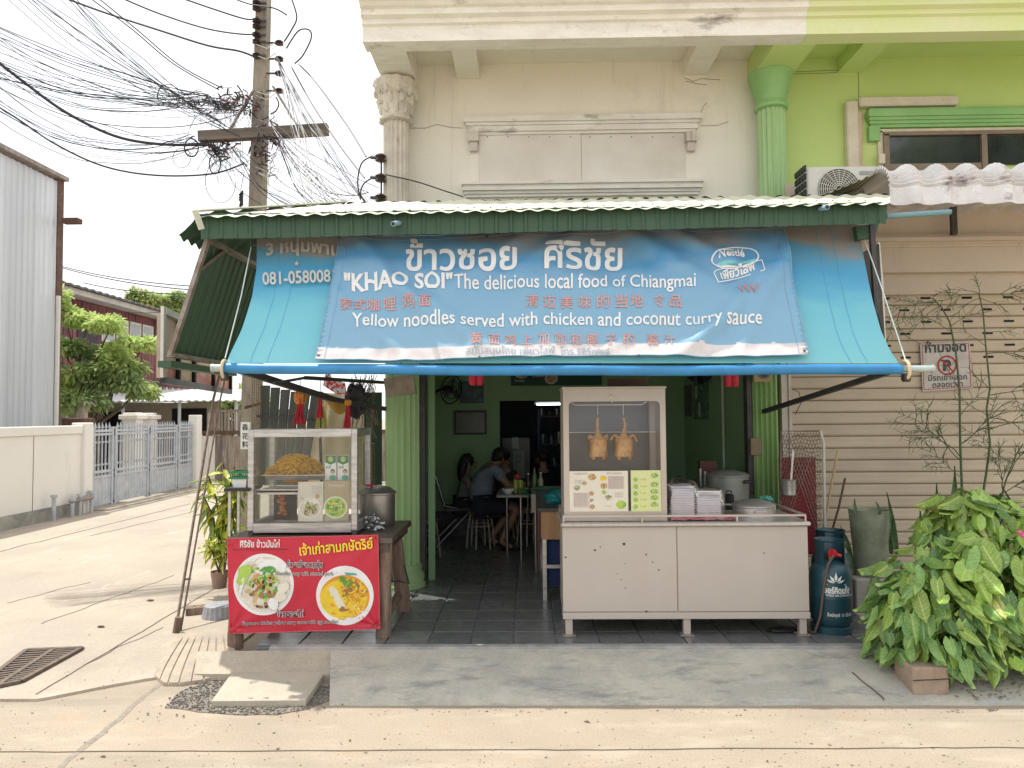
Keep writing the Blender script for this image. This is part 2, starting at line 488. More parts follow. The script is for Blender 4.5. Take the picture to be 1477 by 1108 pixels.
# apron (cement slope in front of the threshold)
FZ = .14                     # shop floor height
YT = 5.28                    # threshold
def apz(u, v):  # v 0 front .. 1 back
    return .004 + (FZ - .012) * v ** .85
xa0, xa1 = G(482, 1008).x, 3.9
def apron(u, v):
    y = 4.58 + (YT - 4.58) * v + .012 * noise.noise(V((u * 30, 0, 0))) * (1 - v)
    x = (xa0 - (1 - v) * .0 - v * .18) * (1 - u) + xa1 * u
    return V((x, y, apz(u, v) + .004 * noise.noise(V((x * 2, y * 3, 0)))))
mb = MB(); mb.grid(apron, 60, 12, V((0, 0, .05)))
tag(mb.build('apron', M['apron'], smooth=True), 'grey cement slope between the shop threshold and the road', kind='structure')
mb = MB(); ribbon(mb, wig(G(1222, 962, 0) , G(1268, 1008, 0), 12, .01, 0), .012, .0)
cr = MB()
pts = [apron((1224 - 482) / 995 * 1.0, .6)]
a0 = V((G(1222, 964, .08).x, 4.93, 0)); a1 = V((G(1270, 1008, .01).x, 4.62, 0))
w = wig(a0, a1, 14, .02, 0, 8)
for p, q in zip(w[:-1], w[1:]):
    za = apz(0, (p.y - 4.58) / .70) + .006; zb = apz(0, (q.y - 4.58) / .70) + .006
    cr.bar((p.x, p.y, za), (q.x, q.y, zb), .007, .004)
tag(cr.build('apron_crack', M['joint']), 'dark crack across the right end of the cement slope', kind='structure')
# threshold strip
mb = MB(); mb.bbox(G(395, 928, FZ).x, 2.72, YT - .02, YT + .05, FZ - .03, FZ + .006, .004)
tag(mb.build('threshold', mat('threshold_strip', (.40, .39, .37), .6, c2=(.28, .28, .27), sc=8, dirt=((.1, .1, .1), 12, .62, .8, (1, 1, 1)))), 'pale strip along the edge of the shop floor', kind='structure')
# left corner cement piece under the table legs
q = [G(312, 944, .075), G(482, 957, .075), V((G(478, 930, .12).x, YT - .03, .13)), V((-2.3, YT - .03, .12)), ]
mb = MB(); mb.prism([V((-1.24, 4.98, .05)), V((-1.30, YT - .021, .128)), V((-2.38, YT - .021, .118)), V((-2.28, 5.0, .05))][::-1], (0, 0, -.12))
tag(mb.build('corner_pavement', M['palecement']), 'sunlit cement at the corner before the food table', kind='structure')
# fan shaped ramp with scored lines
fc = G(330, 925, .03)
rim = [G(x, y, .0) for x, y in ((218, 983), (236, 990), (262, 990), (290, 986), (318, 980), (345, 966))]
rim[0] = G(222, 978, .0)
mb = MB()
N = 24
def rimp(t):
    k = t * (len(rim) - 1); i = min(int(k), len(rim) - 2); return rim[i].lerp(rim[i + 1], k - i)
def fan(u, v):
    a = fc.lerp(G(288, 938, .02), 1 - u) if False else V((fc.x - .38 * (1 - u), fc.y - .02 + .02 * u, 0))
    p = a.lerp(rimp(u), v)
    p.z = .026 + .075 * (1 - v ** 2) ** .6
    k = (u * 8) % 1.0
    if min(k, 1 - k) < .06 and v > .15: p.z -= .012
    return p
mb.grid(fan, 130, 10, V((0, 0, .09)))
tag(mb.build('cement_ramp', mat('scored_cement', (.45, .37, .28), .9, c2=(.36, .31, .25), sc=6, bump=.3, fine=.08)), 'shell shaped cement ramp with scored grooves at the corner', kind='structure')
# gravel patch of crumbled asphalt + loose stones
gp = [G(x, y, .0) for x, y in ((238, 1022), (262, 998), (300, 984), (345, 974), (380, 990), (470, 992), (486, 986), (500, 992), (486, 1008), (468, 1014), (444, 1024), (400, 1032), (340, 1032), (285, 1028))]
pp = []
for i in range(len(gp)):
    pp += wig(gp[i], gp[(i + 1) % len(gp)], 6, .02, .006, i)[:-1]
mb = MB(); mb.prism(pp, (0, 0, -.01))
tag(mb.build('gravel_patch', M['gravel']), 'dark crumbled asphalt round the pale cover slab', kind='stuff')
def inpoly(x, y, pl):
    c = False; j = len(pl) - 1
    for i in range(len(pl)):
        if (pl[i].y > y) != (pl[j].y > y) and x < (pl[j].x - pl[i].x) * (y - pl[i].y) / (pl[j].y - pl[i].y) + pl[i].x: c = not c
        j = i
    return c
mb = MB()
x0 = min(p.x for p in pp); x1 = max(p.x for p in pp); y0 = min(p.y for p in pp); y1 = max(p.y for p in pp)
n = 0
while n < 1700:
    x = R_.uniform(x0 - .03, x1 + .05); y = R_.uniform(y0 - .04, y1)
    if not inpoly(x, y, pp) and R_.random() > .05: continue
    s = R_.uniform(.003, .009); z = .006 + s * .5
    mb.ell((x, y, z), (s, s * R_.uniform(.7, 1.2), s * .7), 5, 3); n += 1
tag(mb.build('loose_gravel', M['gravel']), 'loose dark grit scattered round the pale cover slab', kind='stuff')
# cover slab
sq = [G(305, 1010, .05), G(441, 1009, .05), G(478, 955, .06), G(344, 956, .06)]
cs = thing('cover_slab', 'pale square concrete cover slab with two lifting dents lying on the grit', 'concrete slab', (sq[0] + sq[2]) / 2)
mb = MB(); 
def slabf(u, v):
    p = bil(sq, u, v); e = min(u, 1 - u, v, 1 - v)
    if e < .01: p.z -= .006
    for cu, cv in ((.32, .45), (.72, .45)):
        d = math.hypot((u - cu) * 1.0, (v - cv) * 1.0)
        if d < .05: p.z -= .022 * (1 - (d / .05) ** 2)
    p.z += .002 * noise.noise(p * 9)
    return p
mb.grid(slabf, 48, 48, V((0, 0, .06))); mb.build('slab', M['slab'], cs)
mb = MB()
for k in range(5): 
    p = bil(sq, R_.random(), .95 if k % 2 else .04) + V((0, 0, .002)); mb.ell(p, (.02, .012, .006), 6, 4, jit=.6)
mb.build('chip', M['palecement'], cs)

# small litter / dark spots on the alley
for (x, y, s) in ((378, 0, 0),):
    pass
lt = []
for (x, y, s, lab) in ((145, 905, .05, 'dry dark leaf lying flat on the alley paving near the grate'), (217, 867, .05, 'dry dark leaf lying on the alley paving before the plank'), (271, 836, .06, 'curled brown leaf lying behind the wooden plank')):
    p = G(x, y, .02); mb = MB(); mb.ell(p + V((0, 0, .008)), (s * .7, s * .35, .008), 8, 4, jit=.5)
    tag(mb.build('dry_leaf', M['rust']), lab, 'leaf')

# ------------------------------------------------------------------ left boundary wall, gate, metal building
WX = -8.35
wall = thing('boundary_wall', 'low cream plastered wall along the left side of the alley', 'wall', (WX, 8, 0))
def Wp(px, py):   # point on the vertical plane of wall line
    return on_plane(px, py, V((WX, 0, 0)), V((1, 0, 0)))
ztop = 1.66
yw1 = Wp(128, 700).y; yg1 = Wp(276, 700).y
mb = MB(); mb.box(WX - .12, WX, 3.5, yw1 - .25, 0, ztop - .16); mb.build('wall_body', M['whitewall'], wall)
mb = MB(); mb.bbox(WX - .16, WX + .035, 3.5, yw1 - .25, ztop - .157, ztop, .012); mb.build('coping', M['whitewall'], wall)
mb = MB()
mb.box(WX + .001, WX + .035, 3.5, yw1 - .25, .0, .24); mb.build('plinth', mat('dirty_plinth', (.42, .39, .35), .9, c2=(.25, .24, .22), sc=2.5, dirt=((.08, .08, .075), 4, .55, .7, (1, .4, 1))), wall)
for yy in (4.7, 7.2, 9.7, 12.2):
    mb = MB(); mb.box(WX + .0015, WX + .004, yy, yy + .012, .24, ztop - .16); mb.build('panel_joint', M['joint'], wall)
mb = MB(); mb.bbox(WX - .2, WX + .07, yw1 - .25, yw1 + .02, 0, ztop + .05, .015); mb.build('post', M['whitewall'], wall)
# little pipes with valves at the foot of the wall
pw = thing('water_pipes', 'rusty white water pipes with valves at the foot of the cream wall', 'pipes', (WX + .15, Wp(100, 740).y, 0))
for (px, h) in ((66, .42), (93, .30), (104, .36), (121, .38)):
    y = Wp(px, 740).y
    mb = MB(); mb.cyl((WX + .14, y, .0), (WX + .14, y, h), .035, 10); mb.cyl((WX + .14, y, h), (WX + .14, y, h + .05), .055, 10)
    mb.build('pipe', M['gatepaint'], pw, True)
mb = MB(); mb.cyl((WX + .14, Wp(91, 740).y, .3), (WX + .14, Wp(121, 740).y, .3), .045, 10); mb.build('meter', M['steelgrey'], pw, True)

# gate: pickets with arched panels
gate = thing('gate', 'long pale grey iron picket gate with spear tops beyond the cream wall', 'gate', (WX, yw1, 0))
gy0, gy1 = yw1 + .06, yg1
def bary(y0, y1, z0, z1, x=WX, t=.03):
    b = MB(); b.box(x - t / 2, x + t / 2, y0, y1, z0, z1); return b
spans = [(gy0, gy0 + .72), (gy0 + .78, gy0 + 2.1), (gy0 + 2.16, gy0 + 3.4), (gy0 + 3.46, gy1)]
for (a, b) in spans:
    fr = MB()
    for z in (.10, .62, .72, 1.45, 1.52):
        fr.box(WX - .02, WX + .02, a, b, z, z + .045)
    for y in (a, b - .06): fr.box(WX - .028, WX + .028, y, y + .06, .06, 1.62)
    fr.build('gate_frame', M['gatepaint'], gate)
    n = max(3, int((b - a) / .105))
    for i in range(1, n):
        y = a + (b - a) * i / n
        pk = MB(); pk.box(WX - .011, WX + .011, y - .011, y + .011, .1, 1.60)
        pk.add([(WX - .02, y - .022, 1.60), (WX + .02, y - .022, 1.60), (WX + .02, y + .022, 1.60), (WX - .02, y + .022, 1.60), (WX, y, 1.72)], [(0, 1, 4), (1, 2, 4), (2, 3, 4), (3, 0, 4), (3, 2, 1, 0)])
        pk.box(WX - .014, WX + .014, y - .03, y + .03, .86, .90); pk.box(WX - .014, WX + .014, y - .03, y + .03, 1.30, 1.34)
        pk.build('picket', M['gatepaint'], gate)
    lo = MB(); lo.box(WX - .008, WX + .008, a + .06, b - .06, .145, .615); lo.build('kick_panel', M['gatepaint'], gate)
mb = MB(); mb.box(WX + .05, WX + .35, gy0, gy1, .019, .05)
tag(mb.build('gate_track', M['palecement']), 'raised cement strip under the iron gate', kind='structure')
mb = MB(); mb.bbox(WX - .1, WX + .12, gy1 + .02, gy1 + .3, 0, 1.85, .01)
gp_ = mb.build('gate_post', M['whitewall']); tag(gp_, 'square white gate post at the far end of the iron gate', 'post')
for i, (px, lab) in enumerate(((192, 'capped cream pillar standing behind the middle of the gate'), (213, 'capped cream pillar behind the far half of the gate'))):
    c = P(px, 605, 21.5 + i); mb = MB(); mb.bbox(c.x - .2, c.x + .2, c.y - .2, c.y + .2, 0, c.z, .01); mb.bbox(c.x - .29, c.x + .29, c.y - .29, c.y + .29, c.z, c.z + .14, .02); mb.bbox(c.x - .2, c.x + .2, c.y - .2, c.y + .2, c.z + .14, c.z + .2, .02)
    tag(mb.build('pillar', M['whitewall']), lab, 'pillar')

# corrugated metal building on the left
MX = P(83, 262, 16.6).x; MZ = P(83, 262, 16.6).z
metal = thing('metal_building', 'tall corrugated white metal building behind the cream wall', 'building', (MX, 12, 0))
ww = .9
yy = 5.0
k = 0
while yy < 16.5:
    y2 = min(yy + ww, 16.55); a0 = yy
    def fn(u, v, a0=a0, y2=y2):
        y = a0 + (y2 - a0) * u
        q = ((y * 5.5) % 1.0); d = .028 * (1 if q < .16 else max(0, 1 - (q - .16) / .06) if q < .22 else max(0, (q - .94) / .06) if q > .94 else 0)
        return V((MX + d + (.004 if int(a0 * 10) % 2 else 0), y, MZ * v - .0))
    mb = MB(); mb.grid(fn, 44, 1, V((-.02, 0, 0)) * -1)
    mb.build('cladding_panel', M['zinc'], metal); yy = y2 + .004; k += 1
mb = MB(); mb.box(MX - 8, MX - .03, 16.45, 16.55, 0, MZ); mb.build('end_wall', M['zinc'], metal)
mb = MB(); mb.bbox(MX - .05, MX + .05, 16.56, 16.78, 0, MZ + .05, .01); mb.build('corner_flashing', M['rust'], metal)
mb = MB(); mb.box(MX - 8, MX + .16, 5, 16.78, MZ + .05, MZ + .14); mb.build('roof_flashing', M['steelgrey'], metal)
mb = MB(); mb.bbox(MX + .16, MX + .55, 16.5, 16.7, MZ - 1.0, MZ - .88, .01); mb.build('bracket', M['rust'], metal)
mb = MB(); mb.cyl((MX + .2, 16.4, .5), (MX + .2, 16.4, 4.6), .05, 8); mb.build('downpipe', M['offwhite'], metal, True)

# maroon house beyond the tree
HX = P(90, 405, 22).x
house = thing('maroon_house', 'old two storey maroon boarded house with pale eaves behind the tree', 'house', (HX, 24, 0))
ez = P(90, 405, 22).z
hy0, hy1 = 20.0, 34.0
wx = HX - .9
bd = MB()
nb = 56
for i in range(nb):
    ya = hy0 + .3 + (hy1 - hy0 - .3) * i / nb; yb = hy0 + .3 + (hy1 - hy0 - .3) * (i + 1) / nb - .03
    b = MB(); b.box(wx - .03, wx + .005 * (i % 2), ya, yb, 2.7, ez - .25); b.build('board', M['maroon'], house)
mb = MB(); mb.box(wx - 6, wx - .032, hy0 + .3, hy1, 2.6, ez - .2); mb.build('wall_core', M['maroon'], house)
mb = MB(); mb.box(wx - 6, wx + .05, hy0 + .2, hy1, 2.5, 2.62); mb.build('floor_beam', M['eave'], house)
mb = MB(); mb.prism([(HX, hy0, ez - .12), (HX - 7, hy0, ez + .5), (HX - 7, hy0, ez + .4), (HX, hy0, ez - .3)], (0, hy1 - hy0, 0)); mb.build('soffit', M['eave'], house)
mb = MB()
def rf(u, v):
    x = HX + .15 - 7.2 * v; y = hy0 - .3 + (hy1 - hy0 + .6) * u
    return V((x, y, ez - .08 + .7 * v + .05 * abs(math.sin(y * 8))))
mb.grid(rf, 220, 6, V((0, 0, .06))); mb.build('roof', M['rooftile'], house)
y = hy0 + 5.6
for k in range(4):
    mb = MB(); mb.box(wx + .006, wx + .04, y, y + .8, ez - 1.5, ez - .55); w_ = mb.build('window', M['offwhite'], house)
    mb = MB(); mb.box(wx + .041, wx + .05, y + .08, y + .72, ez - 1.42, ez - .63); mb.build('pane', mat('frosted_pane', (.35, .38, .38), .2), w_); y += .92
mb = MB(); mb.box(wx + .006, wx + .03, hy0 + 4.2, hy0 + 5.4, 2.7, ez - .9); mb.build('shutter', mat('dark_shutter', (.05, .03, .04), .7), house)
# ground floor annex: cream wall, dark openings, lean-to roof
ax = P(285, 600, 24).x
annex = thing('annex', 'low cream annex with dark openings and a pale lean-to roof behind the gate', 'building', (HX + 1, 22, 0))
mb = MB(); mb.box(wx + .06, wx + .2, hy0, hy1, 0, 2.4); mb.build('side_wall', M['eave'], annex)
mb = MB(); mb.box(wx + .2, wx + 4.5, 25.0, 25.15, 0, 2.3); mb.build('wall', mat('annex_cream', (.42, .38, .30), .85, c2=(.36, .32, .26), sc=2), annex)
for (xa, xb, za, zb) in ((wx + .5, wx + 1.6, .0, 2.0), (wx + 2.9, wx + 4.1, .2, 2.1)):
    mb = MB(); mb.box(xa, xb, 24.97, 24.995, za, zb); mb.build('opening', M['dark'], annex)
mb = MB()
def lt_(u, v):
    x = wx + .1 + 6.2 * u
    return V((x, 22.6 + 5.5 * v, 2.32 + .55 * v + .02 * math.sin(x * 26)))
mb.grid(lt_, 150, 1, V((0, 0, .03))); mb.build('roof', M['leantoroof'], annex)
for i in range(4):
    mb = MB(); x = wx + .6 + i * 1.8; mb.cyl((x, 22.8, 0), (x, 22.8, 2.34), .05, 8); mb.build('post', M['gatepaint'], annex)
bal = thing('balustrade', 'row of short white posts above the lean-to roof below the maroon wall', 'railing', (wx + .6, 26, 2.8))
for i in range(22):
    mb = MB(); y = hy0 + 3.0 + i * .5; mb.box(wx + .3, wx + .42, y, y + .16, 2.75, 3.02); mb.build('post', M['offwhite'], bal)

# old board fence at the end of the alley
fy = 19.3
fence = thing('board_fence', 'weathered upright board fence with a slatted top closing off the alley', 'fence', (P(315, 700, fy).x, fy, 0))
xa, xb = P(272, 650, fy).x, P(560, 650, fy).x
n = 30
ft = P(300, 628, fy).z
for i in range(n):
    a = xa + (xb - xa) * i / n; b = xa + (xb - xa) * (i + 1) / n - .012
    mb = MB(); mb.box(a, b, fy + R_.uniform(0, .02), fy + .05, .05, ft + R_.uniform(-.03, .03)); mb.build('board', M['oldwood'] if i > 3 else M['whitewall'], fence)
mb = MB(); mb.box(xa, xb, fy - .03, fy + .0, ft + .02, ft + .12); mb.build('rail', M['rust'], fence)
for i in range(34):
    x = xa + .5 + (xb - xa) * .5 * i / 30
    mb = MB(); mb.box(x, x + .05, fy, fy + .04, ft + .12, ft + .62); mb.build('slat', M['oldwood'], fence)
mb = MB(); mb.box(xa + .5, xb, fy - .02, fy + .0, ft + .62, ft + .68); mb.build('top_rail', M['oldwood'], fence)

# ------------------------------------------------------------------ trees
LEAF = []
def leafmesh(nm, L_, Wd, m):
    mb = MB(); n = 4
    vs = []; fs = []
    for i in range(n + 1):
        t = i / n; w = Wd * math.sin(math.pi * min(1, t * .92 + .06)) ** .8; z = -.25 * L_ * t * t
        vs += [(-w / 2, t * L_, z + w * .18), (0, t * L_, z), (w / 2, t * L_, z + w * .18)]
    for i in range(n):
        a = i * 3
        fs += [(a, a + 1, a + 4, a + 3), (a + 1, a + 2, a + 5, a + 4)]
    return vs, fs
def scatter(mb, c, r, n, ls, seed, up=.3, shell=.55):
    rr = random.Random(seed); base, fs = leafmesh('l', 1, .42, None)
    for _ in range(n):
        while True:
            d = V((rr.uniform(-1, 1), rr.uniform(-1, 1), rr.uniform(-1, 1)))
            if .05 < d.length < 1: break
        d.normalize(); k = rr.random() ** (1 - shell) ; k = shell + (1 - shell) * rr.random()
        p = V(c) + V((d.x * r[0], d.y * r[1], d.z * r[2])) * k
        yv = (d + V((rr.uniform(-.8, .8), rr.uniform(-.8, .8), rr.uniform(-.9, .4)))).normalized()
        zv = V((rr.uniform(-.6, .6), rr.uniform(-.6, .6), 1)); xv = yv.cross(zv).normalized(); zv = xv.cross(yv)
        s = ls * rr.uniform(.6, 1.25)
        mb.add([p + (xv * a + yv * b + zv * q) * s for a, b, q in base], fs)
def tree(label, base, clumps, ls, seed, mats=('leafA', 'leafB'), trunk=.12, dens=900, group=None):
    t = thing('tree', label, 'tree', base, group=group)
    rr = random.Random(seed)
    b = V(base); cc = V((0, 0, 0))
    for c in clumps: cc += V(c[0])
    cc /= len(clumps)
    mb = MB(); mid = b.lerp(cc, .45) + V((rr.uniform(-.2, .2), 0, 0))
    mb.tube([b, b.lerp(mid, .5), mid], [trunk, trunk * .85, trunk * .7], 10)
    for c in clumps:
        c0 = V(c[0]); m_ = mid.lerp(c0, .5) + V((rr.uniform(-.2, .2), rr.uniform(-.2, .2), rr.uniform(0, .3)))
        mb.tube([mid, m_, c0], [trunk * .5, trunk * .3, trunk * .08], 6)
    mb.build('trunk', M['bark'], t, True)
    cr = MB()
    for i, c in enumerate(clumps):
        c0 = V(c[0]); r = c[1]
        for q in range(9):
            d = V((rr.uniform(-1, 1), rr.uniform(-1, 1), rr.uniform(-.8, .8)))
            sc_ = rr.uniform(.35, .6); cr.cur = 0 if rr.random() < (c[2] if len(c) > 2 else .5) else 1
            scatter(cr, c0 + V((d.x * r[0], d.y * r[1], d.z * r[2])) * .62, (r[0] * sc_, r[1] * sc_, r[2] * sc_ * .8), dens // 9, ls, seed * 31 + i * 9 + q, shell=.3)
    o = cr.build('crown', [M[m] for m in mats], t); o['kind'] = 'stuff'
    return t
Yt = 18.5
cl = []
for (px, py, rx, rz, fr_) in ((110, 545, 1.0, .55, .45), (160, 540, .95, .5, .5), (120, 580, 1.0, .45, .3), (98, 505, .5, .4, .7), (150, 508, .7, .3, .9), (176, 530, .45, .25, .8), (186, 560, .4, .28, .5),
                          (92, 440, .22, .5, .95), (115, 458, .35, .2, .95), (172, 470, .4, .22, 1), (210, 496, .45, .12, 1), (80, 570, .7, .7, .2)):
    c = P(px, py, Yt); cl.append(((c.x, c.y + R_.uniform(-.5, .5), c.z), (rx, .8, rz), fr_))
tree('leafy green garden tree with light new shoots behind the iron gate', (P(115, 700, Yt).x, Yt, 0), cl, .16, 5, dens=1500)
for i, (px, py, Y, s, lab) in enumerate(((207, 432, 60, 1.1, 'small distant tree crown rising left above the roof of the maroon house'), (255, 436, 62, 1.3, 'small distant tree crown right above the maroon house roof beside the shop awning'), (330, 585, 30, 1.3, 'low shrub seen under the light box beyond the alley fence'))):
    c = P(px, py, Y); tree(lab, (c.x, Y, 0), [((c.x + dx * s, Y, c.z + dz * s), (s * .8, s, s * .6), .6) for dx, dz in ((-.7, 0), (0, .2), (.7, -.1), (0, -.6))], .4, 40 + i, dens=700)
# pale tree stump and banana leaf in the yard
st = thing('tree_stump', 'pale broken tree stump in front of the green tree', 'tree stump', P(116, 640, 17.8))
c = P(115, 640, 17.8); mb = MB(); mb.tube([(c.x - .1, 17.8, 0), (c.x, 17.8, c.z * .6), P(120, 576, 17.8)], [.28, .2, .1], 9); mb.tube([P(118, 600, 17.8), P(132, 580, 17.8), P(138, 586, 17.8)], [.06, .05, .02], 6)
mb.build('trunk', mat('pale_wood', (.50, .43, .35), .9, c2=(.36, .28, .22), sc=3, stretch=(3, 3, .5)), st, True)
st['category'] = 'tree stump'
mb = MB(); mb.bbox(P(88, 600, 17).x, P(120, 600, 17).x, 17, 17.5, 0, P(100, 603, 17).z, .02)
tag(mb.build('garden_shed', M['rust']), 'small brown box top showing over the cream wall', 'shed')
# ------------------------------------------------------------------ buildings
M['cream'] = mat('cream_paint', (.88, .835, .72), .8, c2=(.84, .79, .68), sc=1.0, fine=.02, bump=.12, bsc=30, dirt=[((.42, .36, .28), 2.2, .64, .35, (1, 1, .5)), ((.55, .50, .42), .9, .58, .4, (1, 1, 1)), ((.52, .47, .40), 6, .58, .4, (2.2, 1, .12))])
M['creammould'] = mat('cream_moulding', (.85, .82, .735), .8, c2=(.76, .72, .64), sc=3, stretch=(1, 3, 3), fine=.04, bump=.2, dirt=[((.16, .13, .11), 2.0, .58, .8, (1, 1, 3.0)), ((.45, .38, .32), 6, .58, .5, (1, 2, 2))])
M['stone'] = mat('weathered_column', (.70, .64, .54), .85, c2=(.58, .53, .45), sc=5, bump=.3, fine=.05, dirt=[((.17, .15, .12), 5, .60, .7, (2, 2, .5)), ((.35, .31, .26), 15, .6, .5, (1, 1, 1))])
M['lime'] = mat('lime_paint', (.60, .74, .27), .75, c2=(.54, .68, .24), sc=.9, fine=.02, bump=.1, dirt=[((.62, .68, .36), 1.3, .58, .5, (1, 1, .7)), ((.74, .72, .45), 3, .68, .7, (1, 1, 1))])
M['limemould'] = mat('lime_moulding', (.68, .75, .36), .75, c2=(.72, .75, .43), sc=2, fine=.03, dirt=((.34, .30, .22), 6, .67, .6, (1, 3, 3)))
M['green'] = mat('mid_green_paint', (.26, .50, .18), .6, c2=(.32, .55, .22), sc=3, fine=.03, dirt=((.72, .70, .50), 5, .64, .9, (1, 1, 1)))
M['palegreen'] = mat('pale_green_paint', (.44, .62, .30), .6, c2=(.36, .55, .25), sc=3, stretch=(1, 1, .3), fine=.03, dirt=((.22, .30, .17), 4, .62, .5, (1, 1, .3)))
M['beige'] = mat('beige_render', (.64, .54, .43), .85, c2=(.58, .49, .395), sc=1.2, fine=.03, bump=.1, dirt=[((.28, .23, .18), 2.5, .64, .8, (2.2, 1, .35)), ((.5, .42, .33), 1, .55, .4, (1, 1, 1))])
M['slatpaint'] = mat('beige_shutter_paint', (.58, .485, .36), .5, c2=(.52, .43, .315), sc=2, stretch=(1, 1, 2), fine=.03, vary=.05, dirt=((.26, .21, .15), 5, .66, .6, (1, 1, 3)))
M['panelwhite'] = mat('window_board', (.80, .76, .68), .7, c2=(.69, .63, .54), sc=1.2, fine=.01)
M['pipe'] = mat('cream_pipe', (.72, .64, .50), .6, c2=(.64, .56, .44), sc=6)
M['alu'] = mat('brown_alu', (.22, .16, .11), .4, m=.3, c2=(.27, .20, .14), sc=8)
M['crack'] = flat('crack', (.20, .17, .13), .9)
YW = 7.35
ZS = P(700, 93, YW).z
ZB = P(800, 57.5, 6.4).z
XL = P(517, 20, 6.22).x
XR = P(1168, 30, 6.3).x
XC = P(1093, 200, YW).x
shop = thing('cream_shophouse', 'weathered cream shophouse with fluted corner column and boarded upper window above the food shop', 'building', (.4, 7.35, 0))
greenb = thing('green_shophouse', 'lime green shophouse with brown framed window and beige shutter, right of the food shop', 'building', (4.4, 7.35, 0))
mb = MB(); mb.box(XL + .1, XC, YW, YW + .2, 3.15, 6.2); mb.build('wall', M['cream'], shop)
mb = MB(); mb.box(XL + .1, XL + .3, YW + .202, 14, 3.15, 6.2); mb.build('side_wall', M['cream'], shop)
mb = MB(); mb.box(XC + .002, 6.6, YW, YW + .2, 3.15, 6.2); mb.build('wall', M['lime'], greenb)
mb = MB(); mb.box(XL + .3, 6.6, 13.8, 14, 0, 6.2); mb.build('rear_wall', M['cream'], shop)
mb = MB(); mb.box(6.602, 6.8, 6.5, 14, 0, 6.2); mb.build('side_wall', M['lime'], greenb)
mb = MB(); mb.box(XL + .3, 6.6, YW + .21, 13.79, 6.05, 6.2); mb.build('roof_slab', M['beige'], shop)
prof = [(6.56, 0), (6.38, 0), (6.38, .14), (6.35, .15), (6.35, .19), (6.30, .205), (6.30, .255), (6.265, .265), (6.24, .29), (6.21, .30), (6.21, .36), (6.24, .37), (6.24, .42), (6.56, .42)]
mb = MB(); mb.prism([(XL, y, ZB + z) for y, z in prof], (XR - XL, 0, 0)); mb.build('cornice', M['creammould'], shop)
mb = MB(); mb.prism([(XR + .001, y, ZB + z) for y, z in prof], (6.8 - XR, 0, 0)); mb.build('cornice', M['limemould'], greenb)
mb = MB(); mb.box(XL + .03, XR, 6.29, 6.5, ZB + .421, 6.1); mb.build('parapet', mat('white_parapet', (.86, .85, .82), .8, fine=.02), shop)
mb = MB(); mb.box(XR + .001, 6.8, 6.29, 6.5, ZB + .421, 6.1); mb.build('parapet', M['limemould'], greenb)
mb = MB(); mb.box(XL + .03, XR, 6.561, YW - .001, ZS, ZS + .12); mb.build('soffit', M['cream'], shop)
mb = MB(); mb.box(XR + .001, 6.6, 6.561, YW - .001, ZS, ZS + .12); mb.build('soffit', M['lime'], greenb)
# side return over the left column
mb = MB()
mb.box(XL + .03, XL + .36, 6.561, YW + .05, ZB, ZS - .001)
mb.box(XL - .0, XL + .03, 6.561, 9, ZB + .16, ZB + .25); mb.box(XL - .04, XL + .03, 6.561, 9, ZB + .252, ZB + .42)
mb.build('side_beam', M['creammould'], shop)
def brk(px0, px1, m, par, cx=None):
    a = P(px0, 62, 6.56).x; b = P(px1, 62, 6.56).x
    mb = MB(); mb.box(a, b, 6.561, YW - .001, ZB + .10, ZS - .001); mb.build('bracket_beam', m, par)
brk(648, 684, M['cream'], shop); brk(1012, 1050, M['cream'], shop)
brk(1262, 1300, M['lime'], greenb)
xg0, xg1 = P(1082, 108, 7.2).x, P(1143, 108, 7.2).x
mb = MB(); mb.box(xg0 + .02, xg1 - .02, 6.561, YW - .001, ZB - .002, ZS - .002); mb.build('bracket_beam', M['lime'], greenb)
